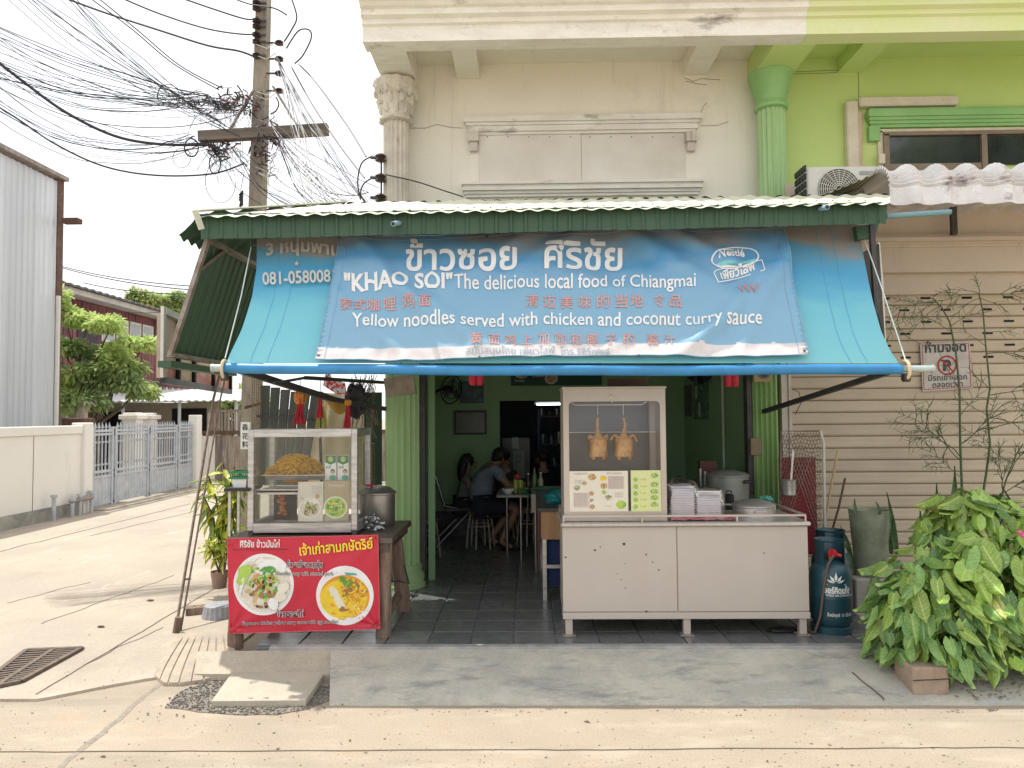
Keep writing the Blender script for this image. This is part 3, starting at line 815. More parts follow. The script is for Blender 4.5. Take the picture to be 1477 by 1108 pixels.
# ------- columns
def column(par, px0, px1, py_top, cap_h, py_bot, m, mc, ornate):
    Yc = 7.16
    r = (P(px1, 200, Yc).x - P(px0, 200, Yc).x) / 2; xc = (P(px1, 200, Yc).x + P(px0, 200, Yc).x) / 2
    zt = P((px0 + px1) / 2, py_top, Yc).z; zc = P((px0 + px1) / 2, py_top + cap_h, Yc).z; zb = P((px0 + px1) / 2, py_bot, Yc).z
    mb = MB(); mb.lathe((xc, Yc, 0), [(r, zb), (r, zc - .001)], 144, fl=16, fd=.022); mb.build('column', m, par, 30)
    h = zt - zc; R = r
    if ornate:
        pr = [(R * 1.0, 0), (R * 1.28, .02), (R * 1.34, .06), (R * 1.25, .11), (R * 1.12, .14), (R * 1.14, .30), (R * 1.22, .42), (R * 1.36, .52), (R * 1.32, .58), (R * 1.22, .64), (R * 1.5, .72), (R * 1.66, .80), (R * 1.6, .86), (R * 1.7, .92), (R * 1.68, 1.0)]
        mb = MB(); mb.lathe((xc, Yc, zc), [(a, b * h) for a, b in pr], 96, jit=.022)
        # acanthus lumps and volutes
        for ring, (zz, rr, n, s) in enumerate(((.30, 1.16, 9, .045), (.55, 1.3, 9, .05), (.76, 1.5, 10, .05))):
            for k in range(n):
                a = 2 * math.pi * (k + .5 * (ring % 2)) / n
                p = V((xc + math.cos(a) * R * rr, Yc + math.sin(a) * R * rr, zc + h * zz))
                mb.ell(p, (s * .6, s * .6, s * 1.2), 8, 6, jit=.7, js=20)
        mb.build('capital', mc, par, 50)
    else:
        pr = [(R * 1.0, 0), (R * 1.16, .03), (R * 1.20, .10), (R * 1.10, .16), (R * 1.08, .20), (R * 1.02, .23), (R * 1.06, .38), (R * 1.22, .46), (R * 1.24, .55), (R * 1.30, .60), (R * 1.30, .66), (R * 1.42, .74), (R * 1.46, .80), (R * 1.46, .88), (R * 1.58, .94), (R * 1.56, 1.0)]
        mb = MB(); mb.lathe((xc, Yc, zc), [(a, b * h) for a, b in pr], 48); mb.build('capital', mc, par, 40)
    return xc, r
column(shop, 553, 590, 121, 58, 330, M['stone'], M['stone'], True)
column(greenb, 1093, 1133, 107, 54, 330, M['palegreen'], M['green'], False)
# ------- upper cream window: hood, boards, sill
def yb(px0, py0, px1, py1, y0, y1, mb=None, Y=YW, b=0):
    pc = (px0 + px1) / 2; qc = (py0 + py1) / 2
    x0 = P(px0, qc, Y).x; x1 = P(px1, qc, Y).x; z1 = P(pc, py0, Y).z; z0 = P(pc, py1, Y).z
    mb = mb or MB()
    if b: mb.bbox(x0, x1, y0, y1, z0, z1, b)
    else: mb.box(x0, x1, y0, y1, z0, z1)
    return mb
def moulding(px0, px1, py0, py1, steps, par, m, name, flip=False):
    n = len(steps); mb = MB()
    for i, (o, inset) in enumerate(steps):
        ya = py0 + (py1 - py0) * i / n; yb2 = py0 + (py1 - py0) * (i + 1) / n
        yb(px0 + inset, ya, px1 - inset, yb2, YW - o, YW - .0005, mb)
    return mb.build(name, m, par)
moulding(670, 1010, 171, 194, [(.10, 0), (.10, 0), (.075, 3), (.055, 5), (.055, 5), (.03, 8)], shop, M['creammould'], 'window_hood')
moulding(667, 1012, 264, 284, [(.10, 0), (.07, 2), (.09, 1), (.06, 3), (.04, 5)], shop, M['creammould'], 'window_sill')
for a, b in ((676, 691), (988, 1003)):
    mb = yb(a, 193, b, 207, YW - .08, YW - .001); yb(a + 2, 207.5, b - 2, 220, YW - .055, YW - .001, mb); mb.build('console', M['stone'], shop)
for a, b in ((691, 838), (839, 988)):
    mb = yb(a, 194, b, 263.5, YW - .012, YW - .001, b=.003); mb.build('window_board', M['panelwhite'], shop)
    sc = MB()
    for k in range(5):
        p = P(a + 12 + k * 30, 197.5, YW - .013); sc.cyl(p, p + V((0, -.003, 0)), .006, 6)
    sc.build('screw', M['darksteel'], shop)
ck = MB()
for path in ([(590, 184), (612, 185), (630, 180), (650, 183), (668, 184)], [(988, 113), (1000, 117), (1012, 114), (1040, 116)], [(1010, 165), (1016, 152), (1020, 148)], [(1010, 181), (1035, 180), (1050, 176)], [(990, 118), (1005, 121), (1020, 122)]):
    ck.tube([P(x + R_.uniform(-1, 1), y + R_.uniform(-1, 1), YW - .001) for x, y in path], .003, 4)
ck.build('crack', M['crack'], shop)
ck = MB()
for path in ([(1143, 107), (1180, 106), (1220, 104), (1234, 102), (1238, 106), (1239, 140)], [(1143, 104), (1190, 102), (1235, 101)]):
    ck.tube([P(x, y, YW - .001) for x, y in path], .003, 4)
ck.build('crack', M['crack'], greenb)
# ------- green window
moulding(1247, 1560, 158, 184, [(.07, 2), (.10, 0), (.10, 0), (.08, 2), (.06, 4), (.04, 6)], greenb, M['green'], 'window_hood')
mb = yb(1250, 184.5, 1266, 206, YW - .06, YW - .001, b=.006); mb.build('console', M['green'], greenb)
mb = MB(); yb(1265, 186, 1560, 190.5, YW - .03, YW - .001, mb); yb(1265, 190.6, 1272, 262, YW - .03, YW - .001, mb); mb.build('window_surround', M['pipe'], greenb)
wf = MB()
yb(1272.2, 190.6, 1560, 196, YW - .05, YW - .001, wf); yb(1272.2, 196.1, 1280, 262, YW - .05, YW - .001, wf); yb(1412, 196.1, 1420, 262, YW - .055, YW - .001, wf); yb(1280.1, 238, 1411.9, 262, YW - .05, YW - .001, wf)
wf = wf.build('window_frame', M['alu'], greenb)
paneM = mat('dark_window_glass', (.02, .025, .03), .04, spec=.9, fine=0, c2=(.03, .035, .04))
for a, b in ((1280.1, 1411.9), (1420.1, 1560)):
    yb(a, 196.1, b, 237.9, YW - .02, YW - .002).build('pane', paneM, wf)
# conduit / pipes
pp_ = thing('wall_conduit', 'square cream conduit bending over the green window hood', 'pipe', P(1225, 240, YW))
mb = MB(); yb(1217, 150, 1234, 262, YW - .09, YW - .001, mb, b=.012); yb(1234.2, 143.5, 1376, 157, YW - .09, YW - .001, mb, b=.012)
mb.build('trunking', M['pipe'], pp_)
mb = MB(); mb.cyl(P(1238.5, 164, YW - .04), P(1238.5, 262, YW - .04), .033, 12); mb.build('pipe', mat('pink_pipe', (.70, .50, .40), .6), pp_, True)
mb = yb(1262, 226, 1271, 240, YW - .09, YW - .052, b=.004); tag(mb.build('junction_box', M['pipe']), 'small beige junction box at the corner of the brown window', 'junction box')
# AC unit
ac = thing('air_conditioner', 'white outdoor air conditioner unit with round fan grille on the lime wall', 'air conditioner', P(1208, 280, 6.75))
yb(1166, 240, 1268, 296, 6.60, 6.92, Y=6.6, b=.012).build('casing', M['offwhite'], ac)
c = P(1210, 273, 6.6); mb = MB()
for k in range(9): mb.tube([(c.x + math.cos(a) * (.03 + .0195 * k), c.y - .012, c.z + math.sin(a) * (.03 + .0195 * k)) for a in [2 * math.pi * i / 36 for i in range(36)]], .004, 4, closed=True)
for k in range(20):
    a = 2 * math.pi * k / 20; mb.tube([(c.x + math.cos(a) * .03, c.y - .016, c.z + math.sin(a) * .03), (c.x + math.cos(a) * .19, c.y - .010, c.z + math.sin(a) * .19)], .003, 4)
mb.build('fan_grille', M['offwhite'], ac)
mb = MB(); mb.lathe((0, 0, 0), [(.19, 0), (.19, .004)], 36)
mb.v = [V((c.x + p.x, c.y - .005 + p.z, c.z + p.y)) for p in mb.v]; mb.build('fan_opening', mat('fan_brown', (.10, .08, .05), .7), ac)
mb = yb(1240, 247, 1262, 252, 6.594, 6.5995, Y=6.6); mb.build('badge', flat('badge_grey', (.35, .33, .32)), ac)
mb = MB(); x0 = P(1166, 260, 6.6).x
for i in range(4):
    for j in range(7): mb.box(x0 - .02, x0 - .001, 6.64 + i * .065, 6.69 + i * .065, c.z - .26 + j * .075, c.z - .21 + j * .075)
mb.build('side_vent', M['black'], ac)
mb = MB()
for x in (P(1180, 290, 6.7).x, P(1255, 290, 6.7).x): mb.bar((x, 6.55, P(1208, 296, 6.6).z - .03), (x, YW, P(1208, 296, 6.6).z - .03), .04, .04)
mb.build('wall_bracket', M['steelgrey'], ac)

# ------- white curved awning of the right shop
cw = thing('curved_awning', 'dirty white corrugated roof with a rolled front edge over the right shop', 'awning', (4, 6.2, P(1300, 290, 5.95).z))
Yr = 5.95
zt_ = P(1300, 241, Yr).z; zb_ = P(1300, 296, Yr).z
M['curved'] = mat('white_corrugated', (.80, .79, .79), .5, c2=(.68, .66, .65), sc=4, fine=.05, dirt=[((.13, .08, .075), 4.5, .58, .85, (1.2, 1, 1.2)), ((.35, .3, .29), 14, .6, .6, (1, 1, 1))])
xs0 = P(1279, 270, Yr).x; xs1 = xs0 + 2.6
def cav(u, v):
    x = xs0 + (xs1 - xs0) * u
    ph = (x - xs0) / .245 * 2 * math.pi
    wv = .5 + .5 * math.cos(ph + math.pi * .2); wv = wv ** 1.6
    # v 0 .. .5 arc, .5..1 straight drop
    Rr = .17
    if v < .62:
        a = v / .62 * math.pi / 2
        cr = .016 * math.sin(v / .62 * 2 * math.pi * 8)
        rr = Rr + cr + .055 * wv
        return V((x, Yr + Rr - rr * math.sin(a), zt_ - Rr + rr * math.cos(a)))
    k = (v - .62) / .38
    return V((x, Yr - .055 * wv, zt_ - Rr - k * (zt_ - Rr - zb_)))
mb = MB(); mb.grid(cav, 200, 90, V((0, -.004, .0)) ); mb.build('rolled_edge', M['curved'], cw, 60)
yb_ = YW
def cfl(u, v):
    x = xs0 - .0 + (xs1 - xs0) * u
    ph = (x - xs0) / .245 * 2 * math.pi
    wv = (.5 + .5 * math.cos(ph + math.pi * .2)) ** 1.6
    return V((x, Yr + .17 + (yb_ - .02 - Yr - .17) * v, zt_ + .055 * wv - .10 * v))
mb = MB(); mb.grid(cfl, 200, 1, V((0, 0, .004))); mb.build('roof_sheet', M['curved'], cw, 60)
# sloping end sheet seen from below, with its rafters
eM = mat('beige_underside', (.48, .44, .32), .6, c2=(.38, .35, .25), sc=3)
mb = MB()
A_, B_, C_, D_ = P(1192, 280, 6.3), P(1272, 247, Yr + .15), V((xs0, YW - .02, zt_ - .1)), V((P(1192, 280, 6.3).x, YW - .02, P(1192, 280, 6.3).z + .0))
def es(u, v):
    p = A_.lerp(B_, u).lerp(D_.lerp(C_, u), v); p.z += .012 * (1 if (u * 7) % 1 < .3 else 0); return p
mb.grid(es, 56, 1, V((0, 0, .005))); mb.build('end_sheet', eM, cw)
mb = MB()
for t in (.25, .6): mb.bar(A_.lerp(D_, t) + V((0, 0, -.03)), B_.lerp(C_, t) + V((0, 0, -.05)), .05, .04)
mb.build('rafter', M['steelgrey'], cw)
mb = MB()
for t in (.3, .55, .8): mb.bar((xs0 + .02, YW - .15, zb_ + (zt_ - zb_) * t), (xs0 + 2.5, YW - .15, zb_ + (zt_ - zb_) * t), .04, .03)
mb.bar((xs0 + .02, Yr + .06, zb_ + .06), (xs0 + 2.5, Yr + .06, zb_ + .06), .04, .04)
mb.build('purlin', M['steelgrey'], cw)
mb = yb(1373, 297, 1381, 338, 6.9, 6.94, Y=6.9); tag(mb.build('steel_post', M['darksteel']), 'short brown steel strut under the curved white awning', 'strut')
mb = MB(); a = P(1278, 312, 5.75); b = P(1371, 306, 5.75)
mb.tube([a, b], .022, 12); mb.cur = 1; mb.tube([b, b + V((.004, 0, 0))], .015, 10)
tag(mb.build('drain_pipe', [mat('blue_pvc', (.20, .36, .40), .5, c2=(.16, .30, .33)), M['black']], smooth=True), 'blue plastic drain pipe sticking out right of the green roof edge', 'pipe')

# ------- right shop front under the awning
YS = 7.2
def rb(px0, py0, px1, py1, y0, y1, name, m, b=0, par=greenb, Y=None):
    return yb(px0, py0, px1, py1, y0, y1, Y=Y or y0, b=b).build(name, m, par)
rb(1128, 262, 1640, 338, 7.06, YW - .003, 'upper_band', M['beige'])
for (a, b, o) in ((338, 341, 6.97), (341.2, 347, 6.93), (347.2, 351, 6.98), (351.2, 356, 7.0)):
    rb(1128, a, 1640, b, o, YW - .003, 'ledge', M['beige'])
rb(1128, 356.2, 1640, 392, 7.02, YW - .003, 'lintel', M['beige'])
rb(1128, 392.2, 1640, 424, 7.12, YW - .003, 'inner_lintel', M['beige'])
z1 = P(1300, 423, YS).z
sx0 = P(1142, 600, YS).x; sx1 = 6.55
pitch = .1165
def slatmesh():
    mb = MB(); n = 7
    for i in range(n):
        pass
    pr = [(0.0, 0.0), (.012, .004), (.016, .020), (.012, .045), (.010, .07), (.016, .095), (.012, .106), (-.004, .110), (-.006, .1165)]
    vs = []; fs = []
    for x in (0, sx1 - sx0):
        for (o, z) in pr: vs.append((x, -o, z))
    m = len(pr)
    for i in range(m - 1): fs.append((i, i + m, i + m + 1, i + 1))
    mb.add(vs, fs); return mb
sm = slatmesh().build('slat', M['slatpaint'], greenb, 60, origin=(0, 0, 0)); sm.parent = greenb
zz = z1 - pitch; k = 0; first = True
g0 = greenb.location
vm = None
while zz > .02:
    if first: o = sm; first = False
    else: o = inst(sm.data, 'slat', greenb)
    o.location = V((sx0, YS, zz)) - g0
    if 0 <= k - 0 < 6:
        dx = .40; off = (k % 2) * .19 + .06
        vs_ = MB(); x = sx0 + .02 + off
        while x < sx1 - .1:
            vs_ = MB(); vs_.box(x, x + .095, YS - .0175, YS - .008, zz + .052, zz + .072)
            if x < 5.6:
                h = vs_.build('vent_slot', M['dark'], None, origin=(sx0, YS, zz)); h.location = (0, 0, 0); h.parent = o
            x += dx
    zz -= pitch; k += 1
# dark line between slats
mb = MB(); mb.box(sx0, sx1, YS + .001, YS + .01, 0, z1); mb.build('shutter_backing', M['joint'], greenb)
mb = yb(1127, 424.2, 1141.5, 700, 7.10, 7.3, Y=7.1); q = mb; 
mb = MB(); xx = P(1127, 600, 7.1).x
for i in range(3): mb.box(xx + i * .034, xx + i * .034 + .030, 7.08 + .012 * (i % 2), 7.32, .0, z1 - .002)
mb.build('shutter_guide', mat('white_guide', (.66, .60, .52), .6, fine=.03, dirt=((.2, .1, .06), 30, .70, .8, (1, 1, 1))), greenb)

# ------- lower shop front columns and jambs (food shop)
def lowcol(par, px0, px1, m, cx=None):
    Yc = 7.16
    a = P(px0, 650, Yc - .1).x; b = P(px1, 650, Yc - .1).x; r = (b - a) / 2; xc = (a + b) / 2
    mb = MB(); mb.lathe((xc, Yc, 0), [(r, .36), (r, 3.14)], 144, fl=16, fd=.024); mb.build('column', m, par, 30)
    mb = MB(); mb.lathe((xc, Yc, 0), [(r * 1.28, .10), (r * 1.28, .17), (r * 1.18, .19), (r * 1.22, .23), (r * 1.16, .27), (r * 1.06, .29), (r * 1.10, .33), (r * 1.0, .36)], 40); mb.build('column_base', m, par, 40)
    return xc, r
lx, lr = lowcol(shop, 553, 604, M['palegreen'])
# right column: flat fluted pilaster
xa = P(1088, 640, 7.05).x; xb = P(1124, 640, 7.05).x
mb = MB()
def pil(u, v):
    x = xa + (xb - xa) * u; d = .02 * (0.5 + 0.5 * math.cos(u * 2 * math.pi * 5)) ** .6
    return V((x, 7.05 + d, .14 + 3.0 * v))
mb.grid(pil, 80, 1, V((0, -.2, 0))); mb.build('pilaster', mat('bright_green_pilaster', (.27, .44, .15), .5, c2=(.20, .35, .12), sc=3, stretch=(2, 2, .3), dirt=((.1, .16, .07), 4, .62, .7, (2, 2, .2))), shop, 40)
# folding door / dark jamb strips
M['innergreen'] = mat('interior_green', (.27, .45, .23), .55, c2=(.245, .415, .21), sc=1.4, fine=.02, dirt=((.07, .14, .05), 3, .66, .5, (1, 1, 1)))
mb = MB(); a = P(1078, 640, 7.1).x; mb.box(a, xa - .004, 7.08, 7.2, .14, 3.1); mb.build('door_track', M['darksteel'], shop)
mb = MB(); a = P(604, 640, 7.2).x; b = P(613, 640, 7.2).x; mb.box(a + .01, b, 7.18, 7.3, .14, 3.1); mb.build('door_track', M['darksteel'], shop)
mb = MB(); mb.box(b + .004, b + .07, 7.4, 7.46, .14, 3.1); mb.build('jamb', M['innergreen'], shop)
# room shell
RX0, RX1, RY1, RZ = P(628, 640, 10.1).x, P(988, 640, 10.1).x, 10.1, 3.05
ox0, ox1, oz = P(721, 650, 10.1).x, P(900, 650, 10.1).x, P(760, 578, 10.1).z
print('ROOM', RX0, RX1, oz)
mb = MB(); mb.box(RX0 - .12, RX0, 7.46, RY1, FZ, RZ); mb.build('inner_wall', M['innergreen'], shop)
mb = MB(); mb.box(RX0 - .14, RX0 - .001, 7.3, 7.459, FZ, RZ); mb.build('inner_wall', M['innergreen'], shop)
mb = MB(); mb.box(RX1, RX1 + .1, 7.21, RY1, FZ, RZ); mb.build('inner_wall', M['innergreen'], shop)
mb = MB(); mb.box(RX0, ox0, RY1, RY1 + .12, FZ + .34, RZ); mb.box(ox0, ox1, RY1, RY1 + .12, oz, RZ); mb.box(ox1, RX1, RY1, RY1 + .12, FZ + .34, RZ); mb.build('back_wall', M['innergreen'], shop)
tl = mat('dark_dado_tile', (.03, .032, .034), .25, c2=(.045, .047, .05))
for q in ((RX0, ox0, RY1 - .01, RY1 + .12), (ox1, RX1, RY1 - .01, RY1 + .12), (RX0 + .001, RX0 + .012, 7.6, RY1 - .011)): MB().box(*q, FZ, FZ + .339).build('dado', tl, shop)
mb = MB(); mb.box(RX0 - .12, RX1 + .1, 7.36, 13.5, RZ, RZ + .09); mb.build('ceiling', M['offwhite'], shop)
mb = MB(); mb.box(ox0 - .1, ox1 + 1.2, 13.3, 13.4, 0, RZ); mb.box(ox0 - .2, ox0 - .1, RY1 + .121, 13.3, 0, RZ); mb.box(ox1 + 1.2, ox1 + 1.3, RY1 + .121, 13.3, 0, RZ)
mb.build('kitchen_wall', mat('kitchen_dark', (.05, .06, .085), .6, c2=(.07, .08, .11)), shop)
# front upper wall above opening
mb = MB(); mb.box(XL + .1, xb, 7.3, YW - .001, 3.0, 3.4); mb.build('front_lintel', M['palegreen'], shop)
# ------- floor with tiles
fl = MB(); fl.box(-1.98, 2.72, YT + .051, 13.3, FZ - .3, FZ - .012)
floor = fl.build('shop_floor', mat('grout', (.25, .25, .24), .8, c2=(.17, .17, .17), sc=4)); tag(floor, 'dark slate tiled floor of the food shop', kind='structure')
M['tile'] = mat('slate_tile', (.19, .19, .188), .28, c2=(.14, .142, .14), sc=7, bump=.16, bsc=22, vary=.12, fine=.07, spec=.6, dirt=((.19, .185, .175), 5, .60, .5, (1, 1, 1)))
T = .305
tm = MB(); tm.bbox(.002, T - .004, .002, T - .004, -.012, 0, .003)
t0 = tm.build('tile', M['tile'], floor, origin=(0, 0, 0))
fo = V(floor.location)
first = True; cnt = 0
for j in range(16):
    for i in range(15):
        x = -1.98 + i * .3133; y = YT + .056 + j * T
        if y > 10.0: continue
        if j > 6 and (x < RX0 - .2 or x > RX1 + .0): continue
        if first: o = t0; first = False
        else: o = inst(t0.data, 'tile', floor)
        o.location = V((x, y, FZ + .0)) - fo; cnt += 1
# sunlit pavement strip right of the shop, under plants
mb = MB(); mb.box(2.721, 7, 5.285, 7.19, 0, .125)
tag(mb.build('side_pavement', M['apron']), 'grey cement platform before the beige shutter', kind='structure')
# ------------------------------------------------------------------ green roof, fascia, side skirt
M['greenmetal'] = mat('green_sheet', (.035, .085, .048), .5, c2=(.048, .105, .06), sc=1.5, stretch=(1, 1, .15), fine=.04, dirt=[((.22, .30, .20), 3, .64, .55, (3, 3, .1)), ((.10, .07, .05), 30, .72, .8, (1, 1, 1))])
M['creamtop'] = mat('sun_bleached_sheet', (.66, .64, .50), .6, c2=(.56, .55, .43), sc=4, stretch=(1, .3, 1), dirt=((.10, .07, .05), 3, .66, .7, (1, 1, 1)))
awn = thing('roof_canopy', 'green corrugated metal roof with hanging fascia and left side skirt over the food shop', 'roof', (0, 5.9, 3.1))
YE = 5.33
def ribs(x, pitch, amp):
    q = (x / pitch) % 1.0
    return amp * (1 if q < .18 else (1 - (q - .18) / .07) if q < .25 else 0 if q < .93 else (q - .93) / .07)
fl0, fl1, fr0, fr1 = P(288, 309, YE), P(290, 345.5, YE), P(1280, 292, YE), P(1278, 323, YE)
def fas(u, v):
    a = fl0.lerp(fr0, u); b = fl1.lerp(fr1, u); p = b.lerp(a, v)
    p.y += -ribs(p.x, .108, .012); p.z += .006 * noise.noise(V((p.x * 1.5, 0, 0))); return p
mb = MB(); mb.grid(fas, 560, 2, V((0, -.003, 0))); mb.build('fascia', M['greenmetal'], awn)
# cream roof (top lit) with wavy eave
e0 = P(284, 313, 5.26); e1 = P(1284, 294, 5.26); b0 = P(500, 293, 6.0); b1 = P(1284, 280.5, 6.0)
def roof(u, v):
    p = e0.lerp(e1, u).lerp(b0.lerp(b1, u), v)
    p.z += .007 * math.sin(p.x * 2 * math.pi / .131) + (.02 * noise.noise(V((p.x * 3, v * 3, 1))) if v > .9 else 0)
    return p
mb = MB(); mb.grid(roof, 620, 12); top = mb
mb.build('roof_sheet', M['creamtop'], awn, 60)
mb = MB(); mb.grid(lambda u, v: roof(u, v) - V((0, 0, .004)), 620, 12); mb.build('roof_underside', M['greenmetal'], awn, 60)
mb = MB(); mb.grid(lambda u, v: b0.lerp(b1, u) + V((0, 1.33 * v, .012 * math.sin(u * 230) - .1 * v)), 560, 1, V((0, 0, .004))); mb.grid(lambda u, v: V((-2.3 + .95 * u, 6.0 + 1.33 * v, 3.36 + .27 * v)), 2, 2, V((0, 0, .004))); mb.build('rear_sheet_and_sun_block', M['greenmetal'], awn, 60)  # flat left sheet added out of view to keep sun off the floor
mb = MB()
for i in range(40):
    x = e0.x + .2 + i * .12; t = (x - e0.x) / (e1.x - e0.x); p = roof(min(t, 1), .06); mb.ell(p + V((0, 0, .02)), (.007, .007, .004), 6, 4)
mb.build('roof_screw', M['darksteel'], awn)
# left hip sheet
hA, hB, hC, hD = P(287, 307, 5.27), P(257, 341, 5.34), V((P(257, 341, 5.34).x, 7.0, P(257, 341, 5.34).z)), b0
def hip(u, v):
    p = hB.lerp(hA, v).lerp(hC.lerp(hD, v), u)
    p.z += .016 * math.sin(p.y * 2 * math.pi / .13); return p
mb = MB(); mb.grid(hip, 160, 3, V((0, 0, .004))); mb.build('hip_sheet', M['greenmetal'], awn, 60)
mb = MB(); mb.bar(hA + V((0, 0, .015)), hD + V((0, 0, .01)), .05, .008); mb.bar(P(281, 303, 5.2), P(291, 331, 5.25), .02, .04); mb.build('ridge_cap', M['creamtop'], awn)
# side skirt
s0 = P(297, 346, 5.4); s1 = P(243, 512, 5.4)
def sk(u, v):
    p = s1.lerp(s0, v); q = V((p.x, 6.62, p.z)); r = p.lerp(q, u)
    n = V((-(s0.z - s1.z), 0, s0.x - s1.x)).normalized(); return r + n * ribs(r.y, .105, .012)
mb = MB(); mb.grid(sk, 160, 1, V((-.003, 0, 0))); mb.build('side_skirt', M['greenmetal'], awn)
fr = MB()
dx = V((.02, -.01, 0))
def bk(p, y): return V((p.x, y, p.z))
for a, b, w in ((s0 + dx, s1 + dx, .045), (bk(s0, 6.62) + dx, bk(s1, 6.62) + dx, .045), (s0 + dx, bk(s0, 6.62) + dx, .05), (s1 + dx, bk(s1, 6.62) + dx, .05), (s0.lerp(s1, .28) + dx, bk(s0, 5.72) + dx + V((.0, 0, .0)), .03)):
    fr.bar(a, b, w, w * .7)
fr.build('skirt_frame', M['steelgrey'], awn)
mb = MB(); mb.bar(s1 + V((-.02, -.02, -.07)), bk(s1, 6.62) + V((-.02, 0, -.07)), .10, .05); mb.build('bottom_trim', M['greenmetal'], awn)
# rafters and inner steel
mb = MB()
zc = P(800, 345, 5.6).z + .12
mb.bar((fl0.x + .1, 5.42, fl1.z + .05), (fr0.x - .1, 5.42, fr1.z + .06), .05, .05)
for x in (-2.2, -1.2, -.2, .8, 1.8, 2.5): mb.bar((x, 5.80, 3.22), (x, 7.0, 3.42), .04, .06)
mb.bar((-2.3, 6.9, 2.9), (2.5, 6.9, 2.9), .05, .05)
mb.build('rafter', M['darksteel'], awn)
# flat liner under the roof (dark underside seen left of the blind)
# right skirt, seen almost edge on
mb = MB(); mb.prism([P(1240, 367, 5.55), P(1266, 352, 6.1), P(1275, 496, 6.1), P(1266, 458, 5.55)], (.012, 0, 0)); mb.build('right_skirt', M['black'], awn)
mb = MB(); mb.tube([P(1267, 350, 6.1), P(1272, 410, 6.1), P(1276, 500, 6.1)], .012, 6); mb.build('skirt_edge', M['white'], awn)
mb = MB(); mb.bar(P(1257, 325, 5.5), P(1264, 452, 5.5), .035, .035); mb.build('hanger', M['darksteel'], awn)
mb = MB(); mb.prism([P(1234, 326, 5.5), P(1268, 322, 5.5), P(1262, 342, 5.5), P(1238, 346, 5.5)], (0, .06, 0)); mb.build('bracket_plate', M['greenmetal'], awn)
for (px, py, lab) in ((571, 322, 'stub of pale blue plastic pipe through the left part of the green fascia'), (1187, 301, 'stub of pale blue plastic pipe through the right part of the green fascia')):
    mb = MB(); a = P(px + 8, py - 1, YE + .05); b = P(px - 4, py + 1, YE - .14) if px < 700 else P(px + 6, py - 2, YE - .12)
    if px > 700: a = P(px - 8, py + 1, YE + .05)
    mb.tube([a, b], .019, 12); mb.cur = 1; mb.tube([b, b + (b - a).normalized() * .003], .013, 10)
    tag(mb.build('pipe_stub', [mat('pale_blue_pvc', (.32, .48, .55), .5), M['black']], smooth=True), lab, 'pipe')

# ------------------------------------------------------------------ roll-down blind (blue vinyl)
p1 = P(800, 335, 5.63); p2 = P(800, 528, 5.02)
NB = V((1, 0, 0)).cross(p2 - p1).normalized()
if NB.y > 0: NB = -NB
def B(px, py, off=0.0): return on_plane(px, py, p2, NB, off)
def interp(tab, y):
    for (a, b), (c, d) in zip(tab[:-1], tab[1:]):
        if y <= c: return b + (d - b) * (y - a) / (c - a)
    return tab[-1][1]
Ledge = [(330, 371), (347, 370), (380, 369), (420, 362), (470, 347), (510, 331), (530, 325)]
Redge = [(320, 1233), (345, 1240), (390, 1250), (440, 1262), (480, 1273), (505, 1284), (530, 1300)]
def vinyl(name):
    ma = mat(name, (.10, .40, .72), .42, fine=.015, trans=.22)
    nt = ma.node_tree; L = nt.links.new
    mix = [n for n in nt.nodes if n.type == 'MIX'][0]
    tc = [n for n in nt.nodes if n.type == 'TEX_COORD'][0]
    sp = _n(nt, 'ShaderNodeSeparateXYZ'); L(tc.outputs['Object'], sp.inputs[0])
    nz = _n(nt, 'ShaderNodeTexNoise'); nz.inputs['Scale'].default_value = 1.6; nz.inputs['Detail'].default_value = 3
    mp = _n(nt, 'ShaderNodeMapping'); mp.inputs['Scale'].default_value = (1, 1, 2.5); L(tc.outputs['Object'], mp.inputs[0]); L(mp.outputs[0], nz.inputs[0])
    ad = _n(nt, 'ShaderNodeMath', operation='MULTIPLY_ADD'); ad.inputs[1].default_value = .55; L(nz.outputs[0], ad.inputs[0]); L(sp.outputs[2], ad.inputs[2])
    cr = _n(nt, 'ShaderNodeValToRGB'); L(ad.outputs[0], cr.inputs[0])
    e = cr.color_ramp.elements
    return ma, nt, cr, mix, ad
# sunlit turquoise and eave-shade blue put into the colour, sandy dirt-stained top
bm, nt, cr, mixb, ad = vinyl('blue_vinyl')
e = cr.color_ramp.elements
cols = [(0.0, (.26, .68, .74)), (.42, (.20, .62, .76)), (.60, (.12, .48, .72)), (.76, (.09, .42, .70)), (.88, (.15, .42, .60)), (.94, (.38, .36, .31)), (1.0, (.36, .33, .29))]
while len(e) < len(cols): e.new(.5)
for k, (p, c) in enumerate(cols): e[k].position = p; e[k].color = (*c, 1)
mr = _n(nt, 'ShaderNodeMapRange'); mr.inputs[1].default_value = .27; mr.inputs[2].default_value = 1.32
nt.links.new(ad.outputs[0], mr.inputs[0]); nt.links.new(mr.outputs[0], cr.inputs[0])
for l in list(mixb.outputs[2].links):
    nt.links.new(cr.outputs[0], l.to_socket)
blind = thing('awning_blind', 'blue printed vinyl blind stretched on a roller tube in front of the food shop', 'awning', B(800, 530))
def bl(u, v):
    py = 328 + (524 - 328) * (1 - v)
    l = interp(Ledge, py); r = interp(Redge, py); px = l + (r - l) * u
    yy = py + (9 - 20 * u) * v
    return B(px, yy, .012 * noise.noise(V((u * 9, v * 2, 2))) * math.sin(math.pi * v) - .025 * math.sin(math.pi * v))
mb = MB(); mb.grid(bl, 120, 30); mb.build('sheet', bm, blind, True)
mb = MB()
for u in (.035, .06, .93, .955): mb.tube([bl(u, j / 30) + NB * .002 for j in range(31)], .0022, 4)
mb.build('seam', flat('seam_blue', (.16, .50, .72)), blind)
